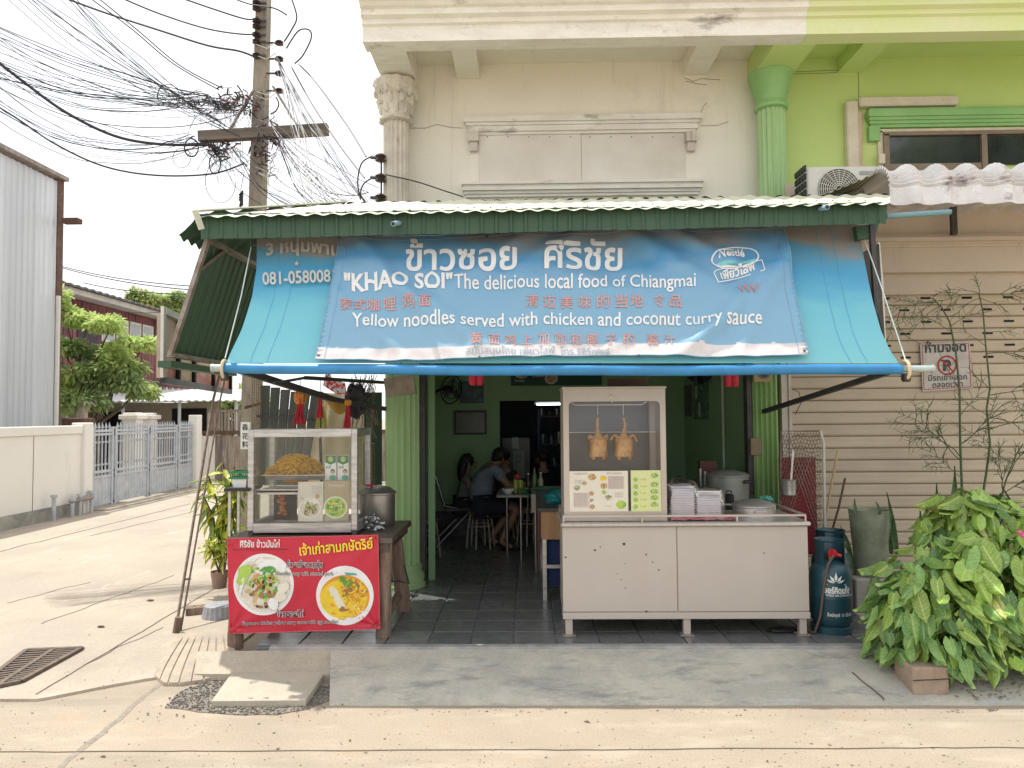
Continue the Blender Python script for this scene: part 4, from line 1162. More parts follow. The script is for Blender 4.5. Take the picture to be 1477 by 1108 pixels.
tb = MB(); ta = B(325, 530) + V((0, .0, -.005)); tc_ = B(1300, 531) + V((0, .0, -.005))
tb.tube([ta.lerp(tc_, i / 16) - V((0, .0, .014 * math.sin(math.pi * i / 16) + .003 * math.sin(i * 1.3))) for i in range(17)], .036, 20); tb.build('roller', mat('blue_roller', (.04, .26, .55), .4, fine=.01), blind, True)
pv = MB(); d = (tc_ - ta).normalized(); pv.tube([ta - d * .08, ta + d * .02], .026, 14); pv.tube([tc_ - d * .02, tc_ + d * .20], .024, 14); pv.tube([tc_ + d * .2, tc_ + d * .215], .028, 14); pv.tube([ta - d * .095, ta - d * .08], .03, 14)
pv.build('tube_end', mat('galvanised', (.50, .58, .56), .4, m=.3), blind, True)
for s, p in ((1, ta - d * .005), (1, tc_ + d * .03)):
    rg = MB(); rg.tube([p + V((0, math.cos(a) * .052, math.sin(a) * .062 - .008)) for a in [2 * math.pi * i / 24 for i in range(24)]], .011, 8, closed=True)
    rg.build('gear_ring', mat('cream_ring', (.70, .58, .38), .5), blind, True)
    rg = MB(); rg.cyl(p + V((-.02, 0, -.06)), p + V((.02, 0, -.06)), .03, 10); rg.build('gear', M['darksteel'], blind, True)
# arms
mb = MB(); mb.bar(ta + V((.05, .02, .0)), P(480, 576, 6.4), .035, .05); mb.bar(P(478, 575.5, 6.4), P(556, 590, 7.0), .03, .04); mb.bar(P(440, 545, 5.7), P(556, 552, 7.0), .02, .03); mb.bar(P(395, 553, 5.4), P(440, 545, 5.7), .02, .02); mb.build('folding_arm', M['darksteel'], blind)
mb = MB(); mb.bar(tc_ + V((-.08, .02, -.02)), P(1101, 594, 7.0), .035, .04); mb.build('folding_arm', M['darksteel'], blind)
mb = MB()
for pts in ([B(364, 360, .03), B(350, 430, .03), B(327, 520, .03)], [B(1238, 330, .03), B(1268, 415, .03), B(1304, 525, .03)]): mb.tube(pts, .0045, 6)
mb.build('cord', flat('pale_cord', (.68, .78, .74)), blind)
# lettering on the blind
mb = MB()
letter(mb, '3 หนุ่มพาเ', lambda x, y: B(x, y, .004), 384, 369, 100, 24, bold=.03, arc=6)
letter(mb, '081-0580081', lambda x, y: B(x, y, .004), 379, 411, 105, 25, bold=.02, rot=-.045, jit=0)
letter(mb, '★', lambda x, y: B(x, y, .004), 424, 384, 8, 9)
mb.build('lettering', flat('dull_white_print', (.62, .60, .54)), blind)

# ------------------------------------------------------------------ cloth banner over the blind
ban = thing('cloth_banner', 'faded blue cloth banner with white Thai and English lettering hung over the blue blind', 'banner', B(800, 525, .05))
def bw(px, py):
    """folds: sags between the grommets and slanting creases"""
    t = (py - 335) / 180.0
    h = .0
    for (cx, cy, ang, w, a) in ((560, 400, .9, 26, .013), (610, 440, .55, 34, .011), (720, 370, -.62, 30, .012), (800, 360, -.5, 24, .010), (870, 420, .35, 40, .009), (955, 370, .6, 26, .014), (1010, 360, .5, 22, .012), (1060, 440, -.75, 30, .012), (1110, 420, -1.1, 26, .012), (930, 470, -.6, 34, .010), (660, 480, .5, 34, .008), (1040, 470, -.7, 22, .009), (540, 480, .8, 22, .008), (770, 440, 1.2, 40, .007)):
        dx = px - cx; dy = py - cy
        u = dx * math.cos(ang) + dy * math.sin(ang); q = -dx * math.sin(ang) + dy * math.cos(ang) + 6 * noise.noise(V((u * .01, cx * .1, 0)))
        h += a * math.exp(-(q / w * 2.2) ** 2) * math.exp(-(u / 110) ** 2)
    h += .008 * noise.noise(V((px * .012, py * .02, 5))) + .003 * noise.noise(V((px * .05, py * .06, 5)))
    # puckered side seams
    for sx in (488 - .18 * (py - 345), 1128 + .19 * (py - 328)):
        d = abs(px - sx)
        if d < 14: h += .0035 * math.sin(py * .9 + sx * .02) * (1 - d / 14) * min(1, t + .4)
    return .04 + h * 2.5
def BN(px, py, o=0.0): return B(px, py, bw(px, py) + o)
def bnedge(v):  # v 0 top .. 1 bottom
    l = (490 + (457 - 490) * v ** 1.3); r = 1128 + (1163 - 1128) * v ** 1.2
    return l, r
def bn(u, v):
    v = 1 - v
    l, r = bnedge(v)
    top = 345 + (327 - 345) * u + 3.5 * abs(math.sin(u * math.pi * 3)) ; bot = 523.5 + (516 - 523.5) * u + 1.5 * math.sin(u * 9)
    px = l + (r - l) * u; py = top + (bot - top) * v
    return BN(px, py)
nu, nv = 260, 76
gm = MB(); gm.grid(bn, nu, nv)
sv = .905
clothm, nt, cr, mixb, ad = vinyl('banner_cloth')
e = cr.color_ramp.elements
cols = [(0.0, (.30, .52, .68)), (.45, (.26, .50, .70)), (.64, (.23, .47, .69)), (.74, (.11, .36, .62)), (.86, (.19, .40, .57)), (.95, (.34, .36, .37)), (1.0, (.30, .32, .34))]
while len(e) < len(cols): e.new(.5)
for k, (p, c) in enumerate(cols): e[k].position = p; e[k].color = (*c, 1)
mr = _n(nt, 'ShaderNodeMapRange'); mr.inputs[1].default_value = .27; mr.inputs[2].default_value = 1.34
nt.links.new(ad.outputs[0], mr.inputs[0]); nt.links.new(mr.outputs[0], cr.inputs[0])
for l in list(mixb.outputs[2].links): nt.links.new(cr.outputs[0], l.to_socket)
gm.mi = []
for j in range(nv):
    for i in range(nu): gm.mi.append(1 if (1 - (j + .5) / nv) > sv + .008 * noise.noise(V((i * .15, 0, 0))) + .004 * noise.noise(V((i * .9, 0, 3))) else 0)
whitestrip = mat('white_cloth_strip', (.70, .66, .66), .8, fine=.03, dirt=((.12, .13, .15), 38, .66, .75, (1, 1, 1)))
gm.build('cloth', [clothm, whitestrip], ban, True)
hem = MB()
for e_ in (0, 1):
    hem.tube([bn(e_, j / 60) + NB * .003 for j in range(61)], .0035, 5)
hem.tube([bn(i / 120, 0) + NB * .002 for i in range(121)], .0035, 5); hem.tube([bn(i / 120, 1) + NB * .002 for i in range(121)], .0035, 5)
hem.tube([bn(i / 120, .965) + NB * .002 for i in range(121)], .0015, 4)
for o in (.018, .982): hem.tube([bn(o, j / 60) + NB * .003 for j in range(61)], .0015, 4)
hem.build('hem', flat('hem_blue', (.30, .45, .58)), ban, True)
gr = MB()
for (x, y) in ((491, 348), (703, 346), (912, 341), (1127, 332), (462, 518), (692, 521), (920, 519), (1157, 512)):
    p = BN(x, y, .003); gr.tube([p, p + NB * .003], .009, 10)
gr.build('grommet', M['darksteel'], ban)
O = .0055
fn = lambda x, y: BN(x, y, O)
tx = MB()
letter(tx, 'ข้าวซอย', fn, 586, 396, 160, 54, bold=.02, sub=.1)
letter(tx, 'ศิริชัย', fn, 785, 394, 112, 54, bold=.02, sub=.1)
letter(tx, '"KHAO SOI"', fn, 498, 425, 156, 33, bold=.035, jit=3, rot=-.012, sub=.12)
letter(tx, 'The delicious local food of Chiangmai', fn, 656, 423, 345, 28, bold=.012, rot=-.004, sub=.15)
letter(tx, 'Yellow noodles served with chicken and coconut curry sauce', fn, 510, 477, 586, 27, bold=.012, rot=-.005, sub=.15)
tx.build('lettering', M['white'], ban)
# stroke-like orange Chinese line
tx = MB()
def spaced(s, xs, y, h, w=None):
    for c, x in zip(s, xs): letter(tx, c, fn, x, y + .0, w or h * .95, h, bold=.012, sub=.2)
spaced('泰式咖哩鸡面', [492, 511, 531, 555, 582, 606], 452, 19)
spaced('清迈美味的当地食品', [758, 783, 808, 834, 860, 886, 908, 940, 963], 449, 19)
spaced('黄面鸡上加咖和椰子的酱汁', [680, 705, 728, 752, 776, 800, 822, 845, 872, 898, 932, 956], 502, 17)
for k in range(3):
    a0 = 1062 + k * 9
    tx.tube([fn(a0, 421), fn(a0 + 5, 431), fn(a0 + 10, 418)], .007, 4)
tx.build('lettering', M['orangeprint'], ban)
tx = MB()
letter(tx, 'สนับสนุนโดย เพียวไลฟ์  โทร.585๗๒๔', fn, 673, 517, 205, 14, bold=.008)
tx.build('lettering', flat('faded_grey_print', (.34, .38, .44)), ban)
# brand oval with wave and tilted box
lg = MB()
cx, cy, rx, ry, tl_ = 1058, 379, 33.5, 15.5, -.10
def el(t, k=1.0):
    x = math.cos(t) * rx * k; y = math.sin(t) * ry * k
    return cx + x * math.cos(tl_) - y * math.sin(tl_), cy + x * math.sin(tl_) + y * math.cos(tl_)
def stroke(mb, pts, w=.006):
    P_ = [fn(x, y) for x, y in pts]
    for a, b in zip(P_[:-1], P_[1:]):
        s = (b - a).cross(NB).normalized() * w
        mb.add([a - s, a + s, b + s, b - s], [(0, 1, 2, 3)])
stroke(lg, [el(2 * math.pi * i / 60) for i in range(61)])
stroke(lg, [(1027, 402), (1030, 398), (1045, 393.5)], .004); stroke(lg, [(1027, 402), (1033, 417), (1065, 407), (1099, 399), (1096, 382), (1088, 384)], .004)
letter(lg, 'Nestlé', fn, 1034, 380.5, 38, 17, bold=.03, rot=-.09)
stroke(lg, [(1036, 369.5), (1056, 367.5)], .004)
letter(lg, 'เพียวไลฟ์', fn, 1038, 410, 50, 16, bold=.03, rot=-.24)
low = [el(math.pi * t) for t in [i / 20 for i in range(21)]]
q = [fn(x, y) for x, y in [el(math.pi * (.14 + .72 * i / 16), .93) for i in range(17)]] + [fn(x, y) for x, y in [(1036, 393), (1045, 391), (1058, 393), (1072, 391), (1084, 386)]]
lg.add(q, [tuple(range(len(q)))])
lg.build('brand_mark', M['white'], ban)
wv = MB(); q = [fn(x, y) + NB * .001 for x, y in [(1031, 388), (1040, 384.5), (1050, 385), (1060, 387), (1072, 385), (1088, 380), (1087, 384), (1073, 389), (1060, 391), (1048, 389), (1036, 391)]]
wv.add(q, [tuple(range(len(q)))]); wv.build('brand_wave', flat('turquoise_print', (.22, .62, .62)), ban)

# ------------------------------------------------------------------ light box beneath the side skirt
def LBp(px, py):
    """vertical plane through two ground points"""
    a = P(233, 500, 5.55); b = P(330, 550, 8.3)
    n = (b - a).cross(V((0, 0, 1))).normalized()
    if n.x < 0: n = -n
    return on_plane(px, py, a, n), n
a_, nl = LBp(233, 450)
def LB(x, y, o=0.0): return LBp(x, y)[0] + nl * o
lb = thing('light_box', 'hanging light box sign with peach and red panels under the left side skirt', 'sign', LB(280, 550))
zT = LB(233, 452).z; zB = LB(238, 546).z
A0 = LB(232, 500); A1 = LB(330, 560); A0.z = A1.z = 0
def LQ(t, z, o=0.0): 
    p = A0.lerp(A1, t); p.z = z; return p + (V((0, 0, 0)) if not o else nl * o)
mb = MB(); mb.prism([LQ(0, zB), LQ(1, zB), LQ(1, zT), LQ(0, zT)], nl * -.03); mb.build('box', mat('light_box_back', (.5, .4, .3), .6), lb)
pk = mat('peach_panel', (.80, .50, .34), .5, c2=(.72, .42, .28), sc=1.5); rdp = mat('faded_red_panel', (.62, .16, .14), .5, c2=(.72, .50, .34), sc=2.2, lo=.5, hi=.54)
ts = [0, .16, .36, .66, 1.0]
for i in range(4):
    t0_, t1_ = ts[i] + .012, ts[i + 1] - .012; zm = zB + (zT - zB) * .42
    mb = MB(); mb.prism([LQ(t0_, zm, .004), LQ(t1_, zm, .004), LQ(t1_, zT, .004), LQ(t0_, zT, .004)], nl * .003); mb.build('panel', pk, lb)
    mb = MB(); mb.prism([LQ(t0_, zB, .004), LQ(t1_, zB, .004), LQ(t1_, zm, .004), LQ(t0_, zm, .004)], nl * .003); mb.build('panel', rdp, lb)
mb = MB()
for t in ts[1:]: mb.bar(LQ(t, zB, .02), LQ(t, zT, .02), .03, .03)
mb.bar(LQ(0, zB - .02, .02), LQ(1, zB - .02, .02), .04, .05); mb.build('dark_frame', M['black'], lb)
mb = MB(); mb.bar(LQ(-.005, zB, .02), LQ(-.005, zT + .05, .02), .025, .04); mb.bar(LQ(0, zT + .02, .02), LQ(1, zT + .02, .02), .04, .05); mb.build('pale_frame', M['offwhite'], lb)
mb = MB(); mb.cyl(LQ(.55, zT, -.05), LQ(.55, zT + .5, -.05), .015, 6); mb.build('hanger', M['darksteel'], lb)
# ------------------------------------------------------------------ printed food pictures (flat print)
PR = {k: flat('print_' + k, c, .5, fine=.05) for k, c in dict(cream=(.78, .74, .60), leaf=(.10, .34, .06), lime=(.42, .62, .10), dark=(.06, .035, .02), brown=(.34, .17, .06), orange=(.75, .33, .03), yellow=(.85, .60, .04), white=(.84, .84, .82), tan=(.60, .42, .22), red=(.62, .06, .04), teal=(.12, .42, .34), grey=(.45, .43, .40), pale=(.70, .66, .56), ink=(.05, .05, .05), ycard=(.82, .80, .28), gcard=(.30, .55, .22)).items()}
def blob(mb, fn, cx, cy, rx, ry, o, rr, n=9, ang=None):
    a0 = rr.uniform(0, 6.28) if ang is None else ang
    pts = []
    for i in range(n):
        a = 2 * math.pi * i / n; k = rr.uniform(.78, 1.15)
        x = math.cos(a) * rx * k; y = math.sin(a) * ry * k
        pts.append(fn(cx + x * math.cos(a0) - y * math.sin(a0), cy + x * math.sin(a0) + y * math.cos(a0), o))
    mb.add(pts, [tuple(range(n))])
def strand(mb, fn, cx, cy, L_, w, o, rr, lim=None):
    a = rr.uniform(0, 6.28); pts = []; x, y = cx, cy; c = rr.uniform(-.5, .5)
    for i in range(7):
        pts.append((x, y)); x += math.cos(a) * L_ / 6; y += math.sin(a) * L_ / 6 * .8; a += c
        if lim and (x - lim[0]) ** 2 + (y - lim[1]) ** 2 > lim[2] ** 2: a += 2.0
    vs = []
    for i, (x, y) in enumerate(pts):
        q = pts[min(i + 1, 6)]; p = pts[max(i - 1, 0)]; dx, dy = q[0] - p[0], q[1] - p[1]; l = math.hypot(dx, dy) or 1
        vs += [fn(x - dy / l * w, y + dx / l * w, o), fn(x + dy / l * w, y - dx / l * w, o)]
    mb.add(vs, [(2 * i, 2 * i + 1, 2 * i + 3, 2 * i + 2) for i in range(6)])
def disc(mb, fn, cx, cy, r, ry, o, n=48):
    m = 7 if r > 20 else 1
    vs = [fn(cx, cy, o)]; fs = []
    for j in range(1, m + 1):
        for i in range(n): vs.append(fn(cx + math.cos(2 * math.pi * i / n) * r * j / m, cy + math.sin(2 * math.pi * i / n) * ry * j / m, o))
    for i in range(n):
        l = (i + 1) % n; fs.append((0, 1 + i, 1 + l))
        for j in range(m - 1): a = 1 + j * n; b = a + n; fs.append((a + i, b + i, b + l, a + l))
    mb.add(vs, fs)
def dish(par, fn, cx, cy, r, ry, style, seed, o=.001, dens=1.0, name='dish_print'):
    rr = random.Random(seed); mb = MB(); mats = list(PR.values()); K = list(PR.keys())
    def s(k): mb.cur = K.index(k)
    oo = [o]
    def nx(): oo[0] += .00006; return oo[0]
    s('white'); disc(mb, fn, cx, cy, r, ry, nx())
    ir = r * .90
    if style == 'noodle_soup':
        s('pale'); disc(mb, fn, cx, cy, ir, ry * .9, nx())
        s('white'); blob(mb, fn, cx + r * .1, cy - ry * .55, r * .7, ry * .28, nx(), rr, 14, 0)
        items = [('tan', 14, .8, .2, .17, .10), ('cream', 34, .75, .1, .0, .0), ('leaf', 46, .6, -.1, .085, .04), ('lime', 26, .65, -.1, .09, .04), ('dark', 12, .6, .45, .09, .05), ('brown', 12, .6, .5, .14, .08), ('orange', 14, .4, -.15, .05, .035)]
    elif style == 'curry':
        s('teal'); blob(mb, fn, cx - r * .1, cy - ry * .72, r * .6, ry * .06, nx(), rr, 10, 0)
        s('orange'); disc(mb, fn, cx, cy + ry * .05, ir * .96, ry * .74, nx())
        s('yellow'); disc(mb, fn, cx - r * .05, cy + ry * .12, ir * .9, ry * .66, nx())
        items = [('orange', 10, .7, .35, .14, .05), ('yellow', 16, .8, .3, .16, .05)]
    elif style == 'green':
        s('lime'); disc(mb, fn, cx, cy, ir, ry * .9, nx()); items = [('leaf', 22, .8, 0, .16, .08), ('yellow', 10, .7, 0, .14, .06), ('cream', 8, .7, 0, .1, .06)]
    else:
        s('tan'); disc(mb, fn, cx, cy, ir, ry * .9, nx()); items = [('brown', 14, .8, 0, .18, .1), ('dark', 7, .6, 0, .12, .07), ('leaf', 8, .7, 0, .1, .06), ('red', 5, .6, 0, .1, .07)]
    for (k, n, sp, dy, a, b) in items:
        s(k)
        for _ in range(int(n * dens)):
            q = rr.uniform(0, 6.28); m = math.sqrt(rr.random()) * sp
            x = cx + math.cos(q) * m * r * .9; y = cy + (math.sin(q) * m + dy * (1 - m * .6)) * ry * .85
            if math.hypot((x - cx) / r, (y - cy) / ry) > .84: continue
            if a: blob(mb, fn, x, y, r * a * rr.uniform(.6, 1.2), r * b * rr.uniform(.6, 1.3), nx(), rr, 7)
            else: strand(mb, fn, x, y, r * .5, r * .012, nx(), rr, (cx, cy, r * .8))
    if style == 'noodle_soup' and r > 20:
        s('lime')
        for k in range(9): blob(mb, fn, cx - r * .62 + rr.uniform(-6, 8), cy - ry * .28 + rr.uniform(-14, 12), r * .17, r * .12, nx(), rr, 12)
        s('white'); blob(mb, fn, cx - r * .72, cy + ry * .05, r * .05, r * .36, nx(), rr, 12, .2)
        for (dx, dy) in ((.35, .62), (.62, .38), (.7, .1)): s('white' if dx < .5 else 'cream'); blob(mb, fn, cx + r * dx * .95, cy + ry * dy, r * .2, r * .18, nx(), rr, 12)
        s('leaf'); blob(mb, fn, cx + r * .22, cy - ry * .48, r * .18, r * .11, nx(), rr, 12, 0); s('pale'); blob(mb, fn, cx + r * .22, cy - ry * .49, r * .13, r * .07, nx(), rr, 12, 0)
    if style == 'curry' and r > 20:
        s('cream')
        for k in range(7): blob(mb, fn, cx - r * .42 + k * r * .05, cy - ry * .18 + k * ry * .09, r * .15, r * .12, nx(), rr, 12)
        s('brown')
        for k in range(6): blob(mb, fn, cx - r * .12 + rr.uniform(-6, 6), cy + ry * .46 + rr.uniform(-3, 3), r * .1, r * .05, nx(), rr, 9)
        for k in range(70):
            s(('orange', 'brown', 'yellow')[k % 3]); q = rr.uniform(0, 6.28); m = math.sqrt(rr.random())
            strand(mb, fn, cx + r * .32 + math.cos(q) * m * r * .36, cy - ry * .16 + math.sin(q) * m * ry * .3, r * .34, r * .026, nx(), rr, (cx + r * .32, cy - ry * .16, r * .4))
        s('leaf')
        for k in range(16): blob(mb, fn, cx + r * .05 + rr.uniform(-8, 10), cy - ry * .44 + rr.uniform(-7, 7), r * .08, r * .04, nx(), rr, 7)
    return mb.build(name, mats, par)

# ------------------------------------------------------------------ wooden table on log legs
M['tabletop'] = mat('dark_table_wood', (.12, .09, .07), .45, c2=(.07, .052, .042), sc=4, stretch=(.6, 6, 6), bump=.3, bsc=20, fine=.06, vary=.2)
M['log'] = mat('grey_log', (.27, .19, .14), .85, c2=(.15, .10, .075), sc=3, stretch=(7, 7, .7), bump=.55, bsc=14, fine=.08, dirt=((.42, .36, .30), 6, .6, .6, (3, 3, .4)))
TZ = .885
tb0 = thing('log_table', 'dark wooden table on rough log legs carrying the noodle display case', 'table', (-1.5, 5.9, FZ))
xl, xr_ = P(325, 778, 5.47).x, P(566, 778, 5.47).x
for i in range(5):
    y0 = 5.47 + i * .182
    mb = MB(); mb.bbox(xl, xr_ + .0, y0, y0 + .178, TZ - .045, TZ, .005); mb.build('plank', M['tabletop'], tb0)
mb = MB(); mb.bar((xl + .02, 5.50, TZ - .075), (xr_ - .03, 5.50, TZ - .075), .03, .06); mb.bar((xl + .02, 6.34, TZ - .075), (xr_ - .03, 6.34, TZ - .075), .03, .06); mb.bar((xr_ - .05, 5.5, TZ - .075), (xr_ - .05, 6.34, TZ - .075), .03, .06); mb.build('apron_rail', M['tabletop'], tb0)
def log(a, b, r0, r1):
    mb = MB(); a = V(a); b = V(b); pts = []; rs = []
    for i in range(9):
        t = i / 8; p = a.lerp(b, t); p.x += .006 * noise.noise(V((t * 3, a.x, 0))); pts.append(p); rs.append((r0 + (r1 - r0) * t) * (1 + .07 * noise.noise(V((t * 5, a.x * 3, a.y)))))
    mb.tube(pts, rs, 14); return mb
lf = P(333, 936, 5.42)
log((lf.x, 5.50, .06), (xl + .09, 5.56, TZ - .046), .057, .050).build('leg', M['log'], tb0, True)
p = P(552, 927, 5.50); log((p.x, 5.53, FZ), (p.x + .01, 5.55, TZ - .046), .060, .052).build('leg', M['log'], tb0, True)
p = P(583, 880, 6.27); log((p.x, 6.27, FZ), (P(572, 765, 6.2).x - .02, 6.2, TZ - .046), .062, .055).build('leg', M['log'], tb0, True)
log((xl + .1, 6.25, FZ - .02), (xl + .12, 6.22, TZ - .046), .058, .052).build('leg', M['log'], tb0, True)
log((p.x - .04, 6.25, FZ + .14), (P(556, 905, 5.6).x, 5.58, FZ + .13), .035, .035).build('brace', M['log'], tb0, True)
# red banner
rc = [P(328, 777, 5.445), P(545, 772, 5.445), P(548, 907, 5.445), P(331, 914, 5.445)]
rbn = thing('red_banner', 'red vinyl banner with two round bowl photographs and Thai lettering on the wooden table', 'banner', (rc[0] + rc[2]) / 2)
def RB(px, py, o=0.0):
    w = .006 * noise.noise(V((px * .02, py * .02, 4))) + .004 * noise.noise(V(((px + py) * .03, (px - py) * .008, 9)))
    for (gx, gy) in ((333, 780), (541, 776), (333, 909), (543, 903)):
        d = math.hypot(px - gx, py - gy); an = math.atan2(py - gy, px - gx); w += .005 * math.sin(an * 9) * math.exp(-d / 38)
    p = P(px, py, 5.436); p.y += -w * 1.3 - o; return p
def rbg(u, v):
    v = 1 - v
    x = (328 + 3 * v) * (1 - u) + (545 + 3 * v) * u; y = (777 * (1 - u) + 772 * u) * (1 - v) + (914 * (1 - u) + 907 * u) * v
    return RB(x, y)
redv = mat('red_vinyl', (.58, .022, .055), .32, c2=(.52, .018, .045), sc=2, fine=.015)
mb = MB(); mb.grid(rbg, 90, 60, V((0, -.002, 0))); mb.build('vinyl', redv, rbn, True)
mb = MB(); w_ = .004
for pts in ([rbg(i / 60, 0) for i in range(61)], [rbg(i / 60, 1) for i in range(61)], [rbg(0, i / 60) for i in range(61)], [rbg(1, i / 60) for i in range(61)]): mb.tube([p + V((0, -.001, 0)) for p in pts], .003, 5)
mb.build('hem', flat('red_hem', (.70, .12, .14), .5), rbn)
mb = MB()
for x, y in ((332.5, 781), (541, 776), (334, 908), (543.5, 902)):
    p = RB(x, y, .001); mb.cyl(p, p + V((0, -.004, 0)), .007, 10)
mb.build('grommet', M['darksteel'], rbn)
dish(rbn, RB, 380.5, 843, 43.5, 44.5, 'noodle_soup', 3, .0012)
dish(rbn, RB, 497.5, 859, 41.5, 43, 'curry', 8, .0012)
t1 = MB()
letter(t1, 'ศิริชัย ข้าวมันไก่', lambda x, y: RB(x, y, .0105), 347, 789, 57, 13, bold=.02)
t1.build('lettering', M['white'], rbn)
t1 = MB(); letter(t1, 'เจ้าเก่าสามกษัตริย์', lambda x, y: RB(x, y, .0105), 433, 801, 106, 20, bold=.02, rot=-.10); t1.build('lettering', flat('yellow_print', (.88, .72, .05)), rbn)
for ko in (0, 1):
  t1 = MB(); dk_ = .0108 + .0006 * ko
  def letter2(m_, s_, f_, *a, bold=0.0, **k): letter(m_, s_, lambda x, y: RB(x, y, dk_), *a, bold=bold if ko else bold + .035, **k)
  letter2(t1, 'ก๋วยเตี๋ยวหมูตุ๋น', lambda x, y: RB(x, y, .0105), 414, 818, 53, 12, bold=.02)
  letter2(t1, 'Noodles soup with stewed pork', lambda x, y: RB(x, y, .0105), 398, 829.5, 84, 8.5, bold=.01)
  letter2(t1, 'ข้าวซอยไก่', lambda x, y: RB(x, y, .0105), 399, 889, 40, 12, bold=.02)
  letter2(t1, 'Signature chicken yellow curry sauce with egg noodles', lambda x, y: RB(x, y, .0105), 350, 901, 138, 7.5, bold=.01, rot=-.02)
  a, b = RB(336, 793.5, .0105), RB(416, 793, .0105)
  if ko: t1.add([a, b, b + V((0, 0, .004)), a + V((0, 0, .004))], [(0, 1, 2, 3)])
  t1.build('lettering', PR['ink'] if ko else M['white'], rbn)

# ------------------------------------------------------------------ steel display case
M['inox'] = mat('stainless', (.60, .58, .56), .32, m=.6, c2=(.44, .42, .40), sc=5, stretch=(1, 1, 8), fine=.03)
M['inox2'] = mat('pink_reflecting_inox', (.55, .485, .43), .42, m=.25, c2=(.50, .435, .375), sc=2, fine=.02, dirt=((.30, .22, .17), 16, .70, .6, (1, 1, 1)))
M['glass'] = glass_mat('clear_glass', (.985, .99, .985), .03)
cz0 = TZ + .035; 
cx0, cx1 = P(357, 700, 5.6).x, P(515, 700, 5.6).x
cz1 = P(436, 619, 5.6).z; czb = P(436, 755, 5.6).z
cy0, cy1 = 5.6, 6.12
case = thing('display_case', 'small stainless steel and glass food display case with yellow noodles on the log table', 'display case', ((cx0 + cx1) / 2, 5.86, TZ))
W_ = .045
for x, y in ((cx0, cy0), (cx1 - W_, cy0), (cx0, cy1 - W_), (cx1 - W_, cy1 - W_)):
    mb = MB(); mb.bbox(x, x + W_, y, y + W_, cz0 + .001, cz1 - .001, .003); mb.build('post', M['inox'], case)
    mb = MB(); mb.box(x + .006, x + W_ - .006, y + .006, y + W_ - .006, TZ, cz0); mb.build('foot', M['darksteel'], case)
for (xa_, xb_, ya_, yb_) in ((cx0 + W_ + .001, cx1 - W_ - .001, cy0 + .002, cy0 + .04), (cx0 + W_ + .001, cx1 - W_ - .001, cy1 - .04, cy1 - .002), (cx0 + .002, cx0 + .04, cy0 + W_ + .001, cy1 - W_ - .001), (cx1 - .04, cx1 - .002, cy0 + W_ + .001, cy1 - W_ - .001)):
    mb = MB(); mb.box(xa_, xb_, ya_, yb_, czb - .07, czb); mb.build('bottom_rail', M['inox'], case)
    mb = MB(); mb.box(xa_, xb_, ya_, yb_, cz1 - .06, cz1 - .002); mb.build('top_rail', M['inox'], case)
mb = MB(); mb.box(cx0 - .01, cx1 + .01, cy0 - .01, cy1 + .01, cz1, cz1 + .006); mb.build('top', M['glass'], case)
mb = MB(); mb.box(cx0 + .041, cx1 - .041, cy0 + .041, cy1 - .041, czb - .05, czb - .04); mb.build('floor', M['inox'], case)
sz = P(400, 706, 5.75).z
mb = MB(); mb.box(cx0 + .046, cx0 + .50, cy0 + .06, cy1 - .05, sz - .015, sz); mb.box(cx0 + .046, cx0 + .50, cy0 + .06, cy0 + .066, sz - .03, sz + .01); mb.build('shelf', M['inox'], case)
mb = MB(); mb.box(cx0 + W_, cx1 - W_, cy0 + .020, cy0 + .024, czb, cz1 - .06); mb.build('front_glass', M['glass'], case)
mb = MB(); mb.box(cx1 - .024, cx1 - .020, cy0 + W_, cy1 - W_, czb, cz1 - .06); mb.build('side_glass', M['glass'], case)
mb = MB(); mb.box(cx0 + .020, cx0 + .024, cy0 + W_, cy1 - W_, czb, cz1 - .06); mb.build('side_glass', M['glass'], case)
mb = MB(); mb.bar(P(462, 632, 6.05), P(464, 700, 6.05), .02, .02); mb.build('door_stile', M['darksteel'], case)
# noodle tray and noodles
trz = P(425, 691, 5.78).z
x0, x1 = P(384, 690, 5.72).x, P(470, 690, 5.72).x
mb = MB(); mb.hexa([(x0 + .03, 5.70, trz), (x1 - .02, 5.70, trz), (x1 - .02, 6.0, trz), (x0 + .03, 6.0, trz), (x0, 5.66, trz + .04), (x1, 5.66, trz + .04), (x1, 6.04, trz + .04), (x0, 6.04, trz + .04)])
mb.bbox(x0 - .012, x1 + .012, 5.648, 5.662, trz + .036, trz + .044, .002)
tag(mb.build('tray', M['inox']), 'shallow steel tray under the yellow noodles in the display case', 'tray')
mb = MB(); rr = random.Random(4)
ncx, ncy = P(427, 690, 5.85).x, 5.85; nw = (x1 - x0) * .46; nh = P(427, 656, 5.85).z - trz - .03
M['noodle'] = mat('fried_egg_noodle', (.95, .62, .05), .45, c2=(.82, .45, .03), sc=9, fine=.05, trans=.15)
for k in range(800):
    a = rr.uniform(0, 6.28); q = math.sqrt(rr.random()); px_, py_ = math.cos(a) * q, math.sin(a) * q
    zc_ = (1 - q ** 2.2) * nh * rr.uniform(.72, 1.0) if rr.random() < .8 else (1 - q ** 2.2) * nh * rr.random()
    c = V((ncx + px_ * nw, ncy + py_ * .15, trz + .04 + zc_)); d = rr.uniform(0, 6.28); cv = rr.uniform(-1.1, 1.1); pts = []
    for i in range(6):
        pts.append(c.copy()); st_ = .016; c = c + V((math.cos(d) * st_, math.sin(d) * st_ * .7, rr.uniform(-.006, .006) - .003 * i)); d += cv + rr.uniform(-.3, .3)
    mb.cur = 0 if k % 3 else 1; mb.tube(pts, .0032, 4, cap=False)
mb.cur = 1; mb.ell((ncx, ncy, trz + .03), (nw * .6, .08, nh * .5), 20, 10)
